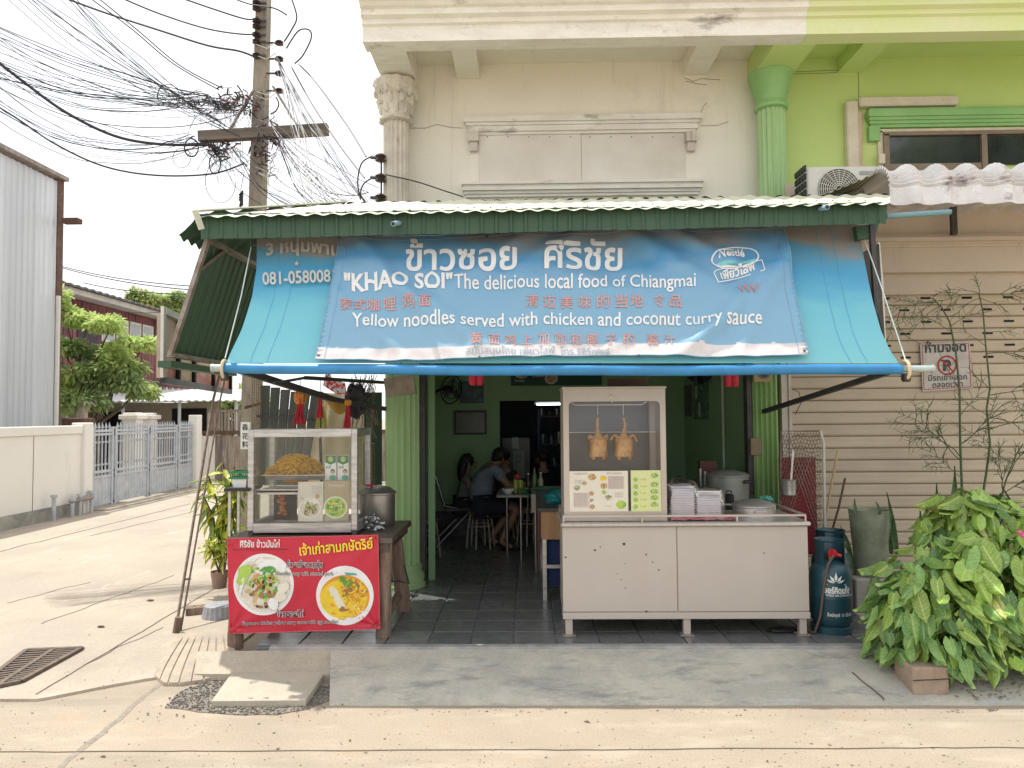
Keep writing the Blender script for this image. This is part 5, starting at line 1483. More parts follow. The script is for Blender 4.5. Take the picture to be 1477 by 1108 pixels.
tag(mb.build('noodle_pile', [M['noodle'], mat('brown_noodle', (.70, .36, .03), .5)], smooth=True), 'heap of yellow fried egg noodles in the tray of the display case', 'noodles')
# cartons
def carton(x0p, x1p, lab):
    Yc = 5.70; x0 = P(x0p, 690, Yc).x; x1 = P(x1p, 690, Yc).x; zb = P(480, 693, Yc).z; zt = P(480, 657, Yc).z; h = zt - zb
    t = thing('milk_carton', lab, 'carton', ((x0 + x1) / 2, Yc + .04, zb), group='green and white cartons in the display case')
    mb = MB(); mb.bbox(x0, x1, Yc, Yc + .07, zb, zt, .003); mb.build('box', M['white'], t)
    f = lambda x, y, o=.001: P(x, y, Yc - o)
    mb = MB(); q = [f(x0p + .5, 657.5), f(x1p - .5, 657.5), f(x1p - .5, 667), f((x0p + x1p) / 2, 670.5), f(x0p + .5, 667)]; mb.add(q, [(0, 1, 2, 3, 4)]); mb.build('green_print', flat('carton_green', (.03, .25, .10)), t)
    mb = MB(); mb.cur = 0; disc(mb, lambda x, y, o: f(x, y, .002), (x0p + x1p) / 2, 662.5, 3.6, 4, 0, 16); mb.cur = 1; disc(mb, lambda x, y, o: f(x, y, .003), (x0p + x1p) / 2 + 3, 680, 3, 3.4, 0, 14); mb.cur = 2; disc(mb, lambda x, y, o: f(x, y, .004), (x0p + x1p) / 2 + 3, 681, 2.2, 2.4, 0, 14); mb.cur = 3; disc(mb, lambda x, y, o: f(x, y, .002), (x0p + x1p) / 2 + 3, 689, 5, 4, 0, 14)
    letter(mb, 'กะทิ', lambda x, y: f(x, y, .002), x0p + 2, 676, 7, 6, bold=.03)
    mb.build('picture_print', [flat('gold_print', (.55, .50, .20)), PR['dark'], PR['tan'], PR['teal']], t)
carton(468.5, 485, 'left green and white coconut milk carton standing on the cards')
carton(486.5, 503, 'right green and white coconut milk carton beside the case post')
# two menu cards behind the glass
def card(name, lab, q, Y, base, draw, cat='menu card', group=None, th=.003, frame=None, tilt=0.0):
    px0, py0, px1, py1 = q
    t = thing(name, lab, cat, P((px0 + px1) / 2, py1, Y), group=group)
    mb = MB(); yb(px0, py0, px1, py1, Y, Y + th, mb, Y=Y); mb.build('board', base, t)
    f = lambda x, y, o=.001: P(x, y, Y - o)
    draw(t, f); return t
def d1(t, f):
    dish(t, f, 447, 733, 16, 15, 'noodle_soup', 21, .001, .8); dish(t, f, 458, 716, 4, 4, 'brown', 3, .001, .4)
    mb = MB()
    for i in range(4): letter(mb, 'ข้าวซอย', lambda x, y: f(x, y, .002), 450, 703 + i * 3, 14, 3)
    letter(mb, '✎', lambda x, y: f(x, y, .002), 433, 722, 6, 9); mb.build('lettering', PR['grey'], t)
card('menu_card', 'white menu card with a pale noodle bowl leaning in the lower display case', (430, 695, 466, 752), 5.635, PR['pale'], d1)
def d2(t, f):
    dish(t, f, 484, 732, 17, 16, 'green', 23, .001, 1.5)
    mb = MB(); letter(mb, 'ข้าวซอยไก่', lambda x, y: f(x, y, .002), 474, 702, 22, 5); mb.build('lettering', M['white'], t)
card('menu_card', 'brown and yellow menu card with a green noodle dish in the display case corner', (468, 694, 503, 751), 5.64, flat('tan_card', (.45, .38, .24)), d2)
mb = MB(); rr = random.Random(2); c = P(407, 742, 5.85)
for k in range(16): mb.ell((c.x + rr.uniform(-.02, .02), 5.85 + rr.uniform(-.02, .02), c.z + k * .011), (.022, .018, .014), 8, 5, jit=.7, js=30)
tag(mb.build('fried_crackers', mat('fried_orange', (.62, .25, .06), .6, c2=(.40, .12, .03), sc=30, bump=.4), smooth=True), 'small stack of orange fried pieces in the lower left of the display case', 'food')
mb = yb(395, 711, 428, 750, 5.95, 5.96, Y=5.95); tag(mb.build('black_tray', M['black']), 'black tray standing upright behind the orange fried pieces', 'tray')
# small side shelf with basket left of the case
sh = thing('side_shelf', 'small black topped side shelf with thin steel legs left of the display case', 'shelf', P(342, 765, 5.7))
mb = MB(); yb(323, 704.5, 358, 709, 5.55, 5.85, mb, Y=5.55); mb.build('top', M['black'], sh)
zt = P(340, 709, 5.6).z
for (px, Y) in ((329, 5.6), (342, 5.8)):
    mb = MB(); x = P(px, 720, Y).x; mb.box(x, x + .02, Y, Y + .02, TZ, zt); mb.build('leg', M['inox'], sh)
bk_ = thing('plastic_basket', 'small green plastic basket on the side shelf', 'basket', P(345, 700, 5.7))
for i in range(4):
    mb = MB(); yb(333, 674 + i * 0 + 0, 333, 674, 5.6, 5.6); 
bz = P(345, 703.5, 5.65).z; bx0, bx1 = P(333, 690, 5.62).x, P(358, 690, 5.62).x
mb = MB()
for zz_ in (0, .045): mb.box(bx0, bx1, 5.60, 5.61, bz + .07 + zz_, bz + .085 + zz_); mb.box(bx0, bx1, 5.76, 5.77, bz + .07 + zz_, bz + .085 + zz_); mb.box(bx0 - .01, bx0, 5.60, 5.77, bz + .07 + zz_, bz + .085 + zz_); mb.box(bx1, bx1 + .01, 5.60, 5.77, bz + .07 + zz_, bz + .085 + zz_)
for i in range(8): mb.box(bx0 + i * .017, bx0 + i * .017 + .005, 5.602, 5.608, bz + .085, bz + .115)
mb.build('rim', M['plastic_green'], bk_)
mb = MB(); mb.hexa([(bx0 + .02, 5.62, bz + .0), (bx1 - .02, 5.62, bz + .0), (bx1 - .02, 5.74, bz + .0), (bx0 + .02, 5.74, bz + .0), (bx0 + .01, 5.612, bz + .07), (bx1 - .01, 5.612, bz + .07), (bx1 - .01, 5.758, bz + .07), (bx0 + .01, 5.758, bz + .07)]); mb.build('tub', M['white'], bk_)
# aluminium steamer pot and plastic bag on the table
c = P(545, 748, 6.16); po = thing('steamer_pot', 'large dull aluminium pot with domed lid behind the display case', 'pot', (c.x, 6.1, TZ))
M['alum'] = mat('dull_aluminium', (.40, .38, .35), .38, m=.8, c2=(.30, .28, .26), sc=6, bump=.05, fine=.05)
ph = P(545, 712, 6.1).z - TZ; pr_ = .145
mb = MB(); mb.lathe((c.x, 6.15, TZ), [(pr_ * .96, 0), (pr_, .01), (pr_, ph - .01), (pr_ + .006, ph - .005), (pr_ + .006, ph)], 40); mb.build('body', M['alum'], po, True)
mb = MB(); mb.lathe((c.x, 6.15, TZ + ph), [(pr_ + .012, 0), (pr_ + .012, .008), (pr_ * .95, .022), (pr_ * .7, .05), (pr_ * .35, .062), (.001, .066)], 40); mb.build('lid', M['alum'], po, True)
mb = MB(); mb.ell((c.x - .06, 6.1, TZ + ph + .07), (.03, .03, .02), 12, 8); mb.build('knob', M['red'], po, True)
c = P(538, 757, 5.85); mb = MB(); mb.ell((c.x, 5.85, TZ + .05), (.085, .075, .055), 28, 18, jit=.55, js=22); mb.ell((c.x + .01, 5.84, TZ + .10), (.02, .015, .03), 12, 8, jit=.8, js=30)
clearbag = glass_mat('plastic_bag_film', (.86, .86, .86), .25, .12)
tag(mb.build('plastic_bag', clearbag, smooth=True), 'crumpled clear plastic bag on the right end of the log table', 'plastic bag')
bag = MB(); bag.tube([P(563, 805, 5.9), P(566, 840, 5.9), P(575, 838, 5.95), P(590, 842, 6.0), P(583, 815, 6.0)], .008, 6)
tag(bag.build('coat_hanger', M['black'], smooth=True), 'bent black wire hanger caught on the back log leg', 'wire')

# ------------------------------------------------------------------ stuff hanging behind the display case
ban_x0 = P(372, 600, 7.6).x
sb = thing('slat_screen', 'screen of dark grey green boards leaning behind the display case', 'screen', P(410, 700, 7.6))
gw = mat('grey_green_board', (.11, .125, .11), .75, c2=(.075, .088, .078), sc=3, stretch=(4, 4, .5), bump=.2)
for i in range(6):
    xt = 376 + i * 14.5; xb2 = 372 + i * 11.5; o = 12.5
    yt = 556 + i * 3
    q = [P(xb2, 700, 7.6), P(xb2 + 10, 700, 7.6), P(xt + o, yt, 7.6), P(xt, yt, 7.6)]
    mb = MB(); mb.prism(q, (0, .03, 0)); mb.build('board', gw, sb)
mb = MB(); mb.bar(P(370, 600, 7.57), P(450, 606, 7.57), .02, .03); mb.build('rail', M['darksteel'], sb)
mesh = thing('wire_mesh', 'narrow strip of rusty wire mesh beside the pole behind the display case', 'wire mesh', P(370, 700, 7.5))
mb = MB()
for i in range(5): mb.tube([P(364 + i * 3, 545, 7.5), P(363 + i * 3, 700, 7.5)], .003, 4)
for j in range(38): mb.tube([P(363, 546 + j * 4, 7.495), P(377, 547 + j * 4, 7.495)], .003, 4)
o = mb.build('mesh_wires', M['rebar'], mesh); o['kind'] = 'stuff'
def clothp(name, lab, pts, Y, m, cat='cloth', amp=.03, n=14, sag=0.0):
    """hanging cloth between four photo corners: tl, tr, br, bl"""
    def f(u, v):
        x = (pts[3][0] + (pts[2][0] - pts[3][0]) * u) * (1 - v) + (pts[0][0] + (pts[1][0] - pts[0][0]) * u) * v
        y = (pts[3][1] + (pts[2][1] - pts[3][1]) * u) * (1 - v) + (pts[0][1] + (pts[1][1] - pts[0][1]) * u) * v
        p = P(x, y, Y); p.y += amp * noise.noise(V((u * 3.1 + x * .01, v * 1.2, Y))) * 2 + amp * .5 * math.sin(u * 17 + 2 * noise.noise(V((u, v * 2, 1)))); p.z -= sag * math.sin(math.pi * u) * (v); return p
    mb = MB(); mb.grid(f, 40, 24, V((0, -.003, 0)))
    o = mb.build(name, m, None, True); return tag(o, lab, cat)
whitec = mat('cream_tarp', (.74, .66, .54), .7, c2=(.66, .56, .42), sc=3, fine=.02, trans=.3)
clothp('cream_tarp', 'pale cream tarpaulin hanging behind the display case', [(462, 566), (532, 572), (528, 735), (420, 735)], 8.3, whitec, 'tarpaulin', .05)
clothp('yellow_cloth', 'yellow edged cloth fold hanging left of the cream tarpaulin', [(455, 580), (470, 582), (472, 625), (446, 625)], 8.1, flat('pale_yellow_cloth', (.78, .66, .25)), 'cloth')
mb = MB(); 
def hat(u, v):
    x = 467 + (499 - 467) * u; yt = 567 + 10 * u; ybm = 570 + 30 * math.sin(u * 2.6) ** .8 * (.4 + .6 * u) + 4
    p = P(x, yt * v + ybm * (1 - v), 6.6); p.y += -.06 * math.sin(math.pi * u) * math.sin(math.pi * (v * .8 + .1)); return p
mb.grid(hat, 24, 12, V((0, -.004, 0))); tag(mb.build('ochre_bag', mat('ochre_cloth', (.50, .29, .05), .7, c2=(.40, .21, .03), sc=5), smooth=True), 'ochre cloth bag hanging over the display case', 'bag')
cb = mat('red_print_bag', (.80, .76, .74), .5, c2=(.70, .04, .06), sc=30, lo=.50, hi=.53, fine=0)
mb = MB(); mb.prism([P(473, 533, 6.5), P(479, 548, 6.5), P(497, 552, 6.5), P(500, 570, 6.5), P(484, 568, 6.5), P(466, 556, 6.5), P(468, 543, 6.5)], (0, .02, 0)); tag(mb.build('printed_bag', cb), 'white plastic bag with red printing hanging from the awning arm', 'bag')
mb = MB(); mb.ell(P(514, 578, 6.8), (.10, .08, .14), 18, 12, jit=.6); tag(mb.build('dark_bundle', mat('navy_bundle', (.03, .03, .05), .8, c2=(.08, .07, .08), sc=14), smooth=True), 'dark bundle of bags hanging beside the green column', 'bundle')
mb = MB(); rr = random.Random(9)
for k in range(34):
    a = P(rr.uniform(503, 545), rr.uniform(540, 556), 6.9 + rr.uniform(-.1, .1)); b = P(rr.uniform(503, 548), rr.uniform(575, 640), 6.9 + rr.uniform(-.1, .1)); c = a.lerp(b, .5) + V((rr.uniform(-.06, .06), rr.uniform(-.05, .05), 0))
    mb.tube([a, c, b], .004, 4)
o = mb.build('wire_tangle', M['rebar']); tag(o, 'tangle of thin rods and wires between the awning arm and the green column', 'wires', kind='stuff')
mb = yb(525, 566, 550, 700, 7.3, 7.34, Y=7.3); tag(mb.build('dark_green_board', flat('deep_green_board', (.015, .05, .025))), 'dark green board standing behind the steamer pot', 'board')
mb = yb(524, 640, 538, 700, 7.0, 7.1, Y=7.0); tag(mb.build('brown_box', mat('brown_box', (.12, .08, .06), .8)), 'brown box behind the aluminium pot', 'box')
mb = MB(); mb.cyl(P(462, 568, 6.5), P(463, 632, 6.5), .008, 6); tag(mb.build('hanging_rod', M['black']), 'thin black rod hanging in front of the cream tarpaulin', 'rod')
# paper lanterns with tassels
def lantern(cx, cy, w, h, tl, lab, full=True):
    t = thing('lantern', lab, 'lantern', P(cx, cy, 6.3), group='red paper lanterns over the display case')
    cr_ = mat('lantern_red', (.60, .06, .02), .5, c2=(.75, .30, .05), sc=25) if 'lantern_red' not in bpy.data.materials else bpy.data.materials['lantern_red']
    p = P(cx, cy, 6.3); s = 6.3 / F
    mb = MB(); rw = w / 2 * s; hh = h / 2 * s
    mb.lathe(p, [(rw * .6, -hh), (rw, -hh * .35), (rw, hh * .4), (rw * .75, hh)], 8); mb.build('body', cr_, t)
    mb = MB()
    for a in range(8):
        q = 2 * math.pi * a / 8; mb.tube([p + V((math.cos(q) * rw * .62, math.sin(q) * rw * .62, -hh)), p + V((math.cos(q) * rw * 1.02, math.sin(q) * rw * 1.02, -hh * .35)), p + V((math.cos(q) * rw * 1.02, math.sin(q) * rw * 1.02, hh * .4)), p + V((math.cos(q) * rw * .77, math.sin(q) * rw * .77, hh))], .0035, 4)
    mb.build('rib', flat('gold_rib', (.75, .42, .06)) if 'gold_rib' not in bpy.data.materials else bpy.data.materials['gold_rib'], t)
    mb = MB()
    for k in range(9):
        dx = (k - 4) * w * .05; mb.tube([p + V((dx * s, 0, -hh)), p + V((dx * 1.3 * s + R_.uniform(-.01, .01), R_.uniform(-.02, .02), -hh - tl * s * .5)), p + V((dx * 2.6 * s - .01, 0, -hh - tl * s))], .006, 5)
    mb.build('tassel', M['red'], t)
    mb = MB(); mb.cyl(p + V((0, 0, hh)), p + V((0, 0, hh + .12)), .003, 4); mb.build('string', M['darksteel'], t)
lantern(433, 574, 17, 18, 30, 'largest red lantern with long tassel in front of the grey boards')
lantern(462, 569, 9, 8, 30, 'middle small red lantern hanging left of the ochre bag')
lantern(502, 581, 9, 8, 33, 'right small red lantern hanging right of the ochre bag')
mb = MB(); mb.prism([P(553, 546, 6.5), P(596, 540, 6.5), P(600, 568, 6.5), P(557, 573, 6.5)], (0, .05, 0)); tag(mb.build('canvas_bag', mat('canvas', (.36, .30, .22), .9, c2=(.26, .21, .16), sc=12)), 'brown canvas pouch hanging from the top of the left green column', 'bag')
# ------------------------------------------------------------------ stainless counter
M['counter'] = mat('beige_counter_sheet', (.51, .46, .405), .34, c2=(.48, .43, .38), sc=1.1, fine=.015, bump=.5, bsc=2.6, spec=.6, dirt=[((.22, .16, .12), 9, .735, .8, (1, 1, 1)), ((.54, .43, .35), 1.4, .57, .35, (1, 1, .6))])
M['counterrim'] = mat('pale_steel_rim', (.58, .54, .50), .3, m=.3, c2=(.52, .48, .44), sc=4, stretch=(6, 1, 1), fine=.03)
KY = 5.5
kx0, kx1 = P(812, 850, KY).x, P(1168, 850, KY).x
kzt = P(990, 753, KY).z; kzb = P(990, 893, KY).z
KD = .66
ct = thing('counter', 'long beige stainless counter cabinet on short legs at the shop threshold', 'counter', ((kx0 + kx1) / 2, KY + .3, FZ))
xm = P(977, 820, KY).x
mb = MB(); mb.box(kx0 + .01, kx1 - .01, KY + .012, KY + KD, kzb, kzt - .02); mb.build('cabinet', M['counter'], ct)
for a, b in ((kx0, xm - .003), (xm + .003, kx1 - .005)):
    mb = MB(); mb.bbox(a, b, KY, KY + .011, kzb + .055, kzt - .035, .003); mb.build('door', M['counter'], ct)
mb = MB(); mb.bbox(kx0 - .002, kx1, KY - .004, KY + .011, kzb, kzb + .048, .003); mb.build('bottom_rail', M['counter'], ct)
mb = MB(); mb.bbox(kx0 - .012, kx1 + .012, KY - .03, KY + KD + .02, kzt - .03, kzt, .008); mb.build('worktop', M['counterrim'], ct)
for px in (821, 992, 1160):
    x = P(px, 905, KY).x
    mb = MB(); mb.box(x - .026, x + .026, KY + .02, KY + .07, FZ + .014, kzb - .001); mb.build('leg', M['inox2'], ct)
    mb = MB(); mb.bbox(x - .05, x + .05, KY + .0, KY + .09, FZ, FZ + .013, .003); mb.build('foot', M['steelgrey'], ct)
    mb = MB(); mb.box(x - .024, x + .024, KY + KD - .08, KY + KD - .03, FZ, kzb - .001); mb.build('leg', M['inox2'], ct)
# low rail round the top
rl = MB(); rz = P(990, 744, KY).z
x0, x1 = kx0 + .01, kx1 - .02
for a, b in (((x0, KY + .0, rz), (x1, KY + .0, rz)), ((x1, KY + .0, rz), (x1, KY + KD, rz)), ((x0, KY + .0, rz), (x0, KY + KD, rz)), ((x0, KY + KD, rz), (x1, KY + KD, rz))): rl.bar(a, b, .014, .014)
for x in (x0, P(926, 745, KY).x, P(1063, 745, KY).x, x1): rl.bar((x, KY, kzt), (x, KY, rz), .012, .012)
for x in (x0, x1): rl.bar((x, KY + KD, kzt), (x, KY + KD, rz), .012, .012)
rl.build('guard_rail', M['inox2'], ct)
mb = MB(); rr = random.Random(5)
for (x, y, s) in ((858, 794, 3), (866, 789, 2), (900, 785, 4), (932, 800, 3), (941, 811, 2.2), (950, 822, 2.5), (902, 813, 1.5), (890, 828, 1.5), (896, 836, 1.5), (902, 848, 2), (1102, 798, 2), (932, 882, 3), (816, 804, 2.5)):
    p = P(x, y, KY - .0006); k = s * .0035
    q = [p + V((math.cos(i / 7 * 6.28) * k * rr.uniform(.5, 1.3), 0, math.sin(i / 7 * 6.28) * k * rr.uniform(.4, .9))) for i in range(7)]
    mb.add(q, [tuple(range(7))])
o = mb.build('paint_chip', M['rust'], ct); o['kind'] = 'stuff'
# tall glass fronted cabinet
tc0 = thing('meat_cabinet', 'tall pinkish steel cabinet with rounded glass window standing on the left of the counter', 'cabinet', (P(886, 750, 5.55).x, 5.8, kzt))
TY = 5.54
tx0, tx1 = P(813, 660, TY).x, P(961, 660, TY).x; tz1 = P(886, 561, TY).z; tz0 = kzt + .004
wx0, wx1 = P(821, 660, TY).x, P(953, 660, TY).x; wz1 = P(886, 579, TY).z; wz0 = P(886, 737, TY).z
def rrect(x0, x1, z0, z1, r, n=8):
    pts = []
    for (cx, cz, a0) in ((x1 - r, z1 - r, 0), (x0 + r, z1 - r, 90), (x0 + r, z0 + r, 180), (x1 - r, z0 + r, 270)):
        for i in range(n + 1): a = rad(a0 + 90 * i / n); pts.append((cx + r * math.cos(a), cz + r * math.sin(a)))
    return pts
inn = rrect(wx0, wx1, wz0, wz1, .035); out = []
n8 = 9
cs_ = [(tx1, tz1), (tx0, tz1), (tx0, tz0), (tx1, tz0)]
for k in range(4):
    for i in range(n8):
        t = i / (n8 - 1)
        cx, cz = cs_[k]; xi, zi = inn[k * n8 + i]
        a = ((cx, zi), (xi, cz)) if k % 2 == 0 else ((xi, cz), (cx, zi))
        if t < .5: u = t * 2; p = (a[0][0] + (cx - a[0][0]) * u, a[0][1] + (cz - a[0][1]) * u)
        else: u = t * 2 - 1; p = (cx + (a[1][0] - cx) * u, cz + (a[1][1] - cz) * u)
        out.append(p)
mb = MB(); N = len(inn)
vs = [(x, TY, z) for x, z in inn] + [(x, TY, z) for x, z in out] + [(x, TY + .022, z) for x, z in inn] + [(x, TY + .022, z) for x, z in out]
fs = []
for i in range(N):
    j = (i + 1) % N
    fs += [(i, j, N + j, N + i), (2 * N + j, 2 * N + i, 3 * N + i, 3 * N + j), (j, i, 2 * N + i, 2 * N + j), (N + i, N + j, 3 * N + j, 3 * N + i)]
mb.add(vs, fs); mb.build('front_frame', M['inox2'], tc0)
TD = .46
for name, a in (('side_panel', (tx0, tx0 + .02, TY + .023, TY + TD, tz0, tz1)), ('side_panel', (tx1 - .02, tx1, TY + .023, TY + TD, tz0, tz1)), ('floor_panel', (tx0 + .021, tx1 - .021, TY + .023, TY + TD, tz0, tz0 + .02)), ('roof', (tx0 - .008, tx1 + .008, TY - .012, TY + TD + .01, tz1 + .001, tz1 + .018))):
    mb = MB(); mb.bbox(*a, .003) if name == 'roof' else mb.box(*a); mb.build(name, M['inox2'], tc0)
mb = MB(); mb.box(tx0 + .021, tx1 - .021, TY + TD - .01, TY + TD, tz0, tz1); mb.build('back_panel', mat('cabinet_back', (.085, .080, .08), .35, m=.0, c2=(.14, .13, .13), sc=2, spec=.8), tc0)
mb = MB(); mb.bbox(P(936, 600, TY + .35).x, P(948, 600, TY + .35).x, TY + .34, TY + .38, tz0 + .021, tz1 - .01, .004); mb.build('inner_post', M['inox2'], tc0)
mb = MB(); mb.box(wx0 + .0, wx1 - .0, TY + .010, TY + .014, wz0, wz1); mb.build('window_glass', M['glass'], tc0)
mb = MB(); mb.box(tx0 + .02, tx1 - .02, TY + .3, TY + .305, P(886, 624, TY + .3).z, P(886, 624, TY + .3).z + .006); mb.build('shelf_edge', M['white'], tc0)
hb = P(886, 584, TY + .12).z
mb = MB(); mb.tube([(wx0 + .03, TY + .12, hb + .02), (wx0 + .06, TY + .12, hb), (wx1 - .12, TY + .12, hb), (wx1 - .08, TY + .12, hb + .02)], .004, 8)
mb.build('hanging_bar', M['white'], tc0)
c = P(882, 573, TY); mb = MB()
mb.tube([(c.x + math.cos(a) * .018, TY - .006, c.z + math.sin(a) * .016) for a in [2 * math.pi * i / 20 for i in range(20)]], .004, 6, closed=True); mb.cyl((c.x, TY - .006, c.z - .018), (c.x, TY - .006, c.z - .045), .003, 6); mb.cyl((c.x - .016, TY - .003, c.z), (c.x + .014, TY - .003, c.z), .010, 8)
mb.build('latch', flat('ivory', (.70, .64, .50)), tc0)
# hanging chickens
M['roast'] = mat('roast_skin', (.66, .36, .11), .30, c2=(.38, .16, .045), sc=14, bump=.25, bsc=60, fine=.08, coat=.3, dirt=((.14, .06, .03), 16, .58, .8, (1, 1, 1)))
def skin_mesh(name, joints, edges, m, parent=None, sub=2, root=None, smoothit=True, origin=None, rscale=1.0):
    """one continuous body grown over a skeleton: joints {name: (pos, radius or (rx, ry))}"""
    names = list(joints.keys()); me = bpy.data.meshes.new(name)
    me.from_pydata([V(joints[k][0])[:] for k in names], [(names.index(a), names.index(b)) for a, b in edges], [])
    ob = bpy.data.objects.new(name, me); COL.objects.link(ob)
    md = ob.modifiers.new('skin', 'SKIN'); md.use_smooth_shade = True; md.branch_smoothing = .6
    if not me.skin_vertices: 
        bm = bmesh.new(); bm.from_mesh(me); bm.verts.layers.skin.verify(); bm.to_mesh(me); bm.free()
    lay = me.skin_vertices[0].data
    for i, k in enumerate(names):
        r = joints[k][1]; r = (r, r) if not isinstance(r, tuple) else r
        lay[i].radius = (r[0] * rscale, r[1] * rscale); lay[i].use_root = (k == root) if root else (i == 0)
    sb_ = ob.modifiers.new('sub', 'SUBSURF'); sb_.levels = sub; sb_.render_levels = sub
    bpy.context.view_layer.update()
    nm = bpy.data.meshes.new_from_object(ob.evaluated_get(bpy.context.evaluated_depsgraph_get()))
    mb = MB(); mb.v = [v.co.copy() for v in nm.vertices]; mb.f = [list(p.vertices) for p in nm.polygons]; mb.mi = [0] * len(mb.f)
    bpy.data.objects.remove(ob); bpy.data.meshes.remove(me); bpy.data.meshes.remove(nm)
    return mb.build(name, m, parent, 80 if smoothit else False, origin=origin)
def chicken(px, lab):
    Yc = TY + .12; top = P(px, 590, Yc); s = 1.0
    t = thing('roast_chicken', lab, 'roast chicken', P(px, 665, Yc), group='roast chickens hanging in the cabinet')
    cx = top.x; Yc += .0; jx = .012 if px > 880 else -.006; z = lambda py: P(px, py, Yc).z
    J = {'head': ((cx, Yc, z(601)), .012), 'neck': ((cx + jx, Yc, z(612)), .014), 'neck2': ((cx, Yc, z(624)), .018), 'chest': ((cx, Yc, z(635)), (.060, .05)), 'body': ((cx, Yc + .004, z(646)), (.080, .06)), 'rump': ((cx, Yc, z(655)), (.074, .056)), 'tail': ((cx, Yc, z(663)), (.034, .03)),
         'wl0': ((cx - .045, Yc - .008, z(632)), .016), 'wl1': ((cx - .072, Yc - .01, z(627)), .012), 'wl2': ((cx - .082 - jx * 2, Yc - .016, z(635)), .009),
         'wr0': ((cx + .045, Yc - .008, z(632)), .016), 'wr1': ((cx + .072, Yc - .01, z(627)), .012), 'wr2': ((cx + .078 + jx * 2, Yc - .016, z(637 if px > 880 else 634)), .009),
         'll0': ((cx - .045, Yc - .02, z(655)), .026), 'll1': ((cx - .036, Yc - .03, z(664)), .012), 'lr0': ((cx + .045, Yc - .02, z(655)), .026), 'lr1': ((cx + .036, Yc - .03, z(664)), .012)}
    E = [('head', 'neck'), ('neck', 'neck2'), ('neck2', 'chest'), ('chest', 'body'), ('body', 'rump'), ('rump', 'tail'), ('chest', 'wl0'), ('wl0', 'wl1'), ('wl1', 'wl2'), ('chest', 'wr0'), ('wr0', 'wr1'), ('wr1', 'wr2'), ('rump', 'll0'), ('ll0', 'll1'), ('rump', 'lr0'), ('lr0', 'lr1')]
    skin_mesh('body', J, E, M['roast'], t, root='body')
    mb = MB(); mb.tube([(cx, Yc, z(599)), (cx, Yc, hb - .002), (cx + .006, Yc, hb + .006)], .0022, 6); mb.build('hook', M['white'], t)
chicken(862, 'left roast chicken hanging by its neck in the cabinet window')
chicken(899, 'right roast chicken hanging by its neck in the cabinet window')
# menu sheets on the window
def d3(t, f):
    for (x, y, r, st, sd_) in ((854, 688, 7, 'brown', 1), (870, 690, 6, 'curry', 2), (871, 701, 6, 'brown', 3), (832, 703, 7, 'noodle_soup', 4), (843, 697, 4, 'brown', 5), (853, 712, 4.6, 'brown', 6), (853, 721, 4.6, 'noodle_soup', 7), (854, 731, 5, 'brown', 8), (871, 710, 4, 'green', 9), (878, 717, 7, 'noodle_soup', 10), (896, 728, 8.5, 'green', 11)):
        dish(t, f, x, y, r, r * .82, st, sd_, .001, .5)
    mb = MB()
    for (x, y, n, w) in ((829, 694, 3, 14), (827, 713, 7, 19), (878, 689, 7, 20), (887, 712, 3, 12), (872, 731, 1, 10)):
        for i in range(n): letter(mb, ('ข้าวซอยไก่ 50', 'ก๋วยเตี๋ยว 45', 'ข้าวมันไก่ 40')[i % 3], lambda x_, y_: f(x_, y_, .0015), x, y + i * 2.7, w, 2.6, bold=.01, res=1)
    letter(mb, 'เมนูอาหาร', lambda x_, y_: f(x_, y_, .0015), 829, 684.5, 18, 4, bold=.02); letter(mb, 'ข้าวซอย', lambda x_, y_: f(x_, y_, .0015), 875, 684, 22, 4, bold=.02)
    mb.build('lettering', PR['grey'], t)
    mb = MB(); q = [f(828, 711, .0008), f(850, 711, .0008), f(850, 732, .0008), f(828, 732, .0008)]; mb.add(q, [(0, 1, 2, 3)]); q = [f(877, 687, .0008), f(900, 687, .0008), f(900, 705, .0008), f(877, 705, .0008)]; mb.add(q, [(0, 1, 2, 3)]); mb.build('grey_box', flat('pinkish_box', (.62, .52, .46)), t)
card('menu_sheet', 'wide cream menu sheet with small dish pictures taped to the cabinet window', (821.5, 679.5, 906, 738), TY - .004, flat('cream_sheet', (.80, .75, .62)), d3, 'menu')
def d4(t, f):
    for i, (y) in enumerate((692, 702, 712, 721, 731)):
        dish(t, f, 917, y, 4.2, 4.2, 'green', 30 + i, .001, .7)
        dish(t, f, 944, y - 3 if i else 686, 7, 4.6, 'green', 50 + i, .001, .8)
        mb = MB(); mb.cur = 0; mb.add([f(922, y - 3, .0008), f(934, y - 3, .0008), f(934, y + 2.5, .0008), f(922, y + 2.5, .0008)], [(0, 1, 2, 3)]); mb.build('yellow_box', PR['ycard'], t)
        mb = MB(); letter(mb, 'ยำผัก', lambda x_, y_: f(x_, y_, .0015), 923, y + 1, 10, 4.4, bold=.01); mb.build('lettering', PR['gcard'], t)
card('menu_sheet', 'narrow yellow green menu sheet taped right of the wide one on the cabinet window', (910, 678.5, 953.5, 738), TY - .005, flat('green_sheet', (.70, .74, .38)), d4, 'menu')
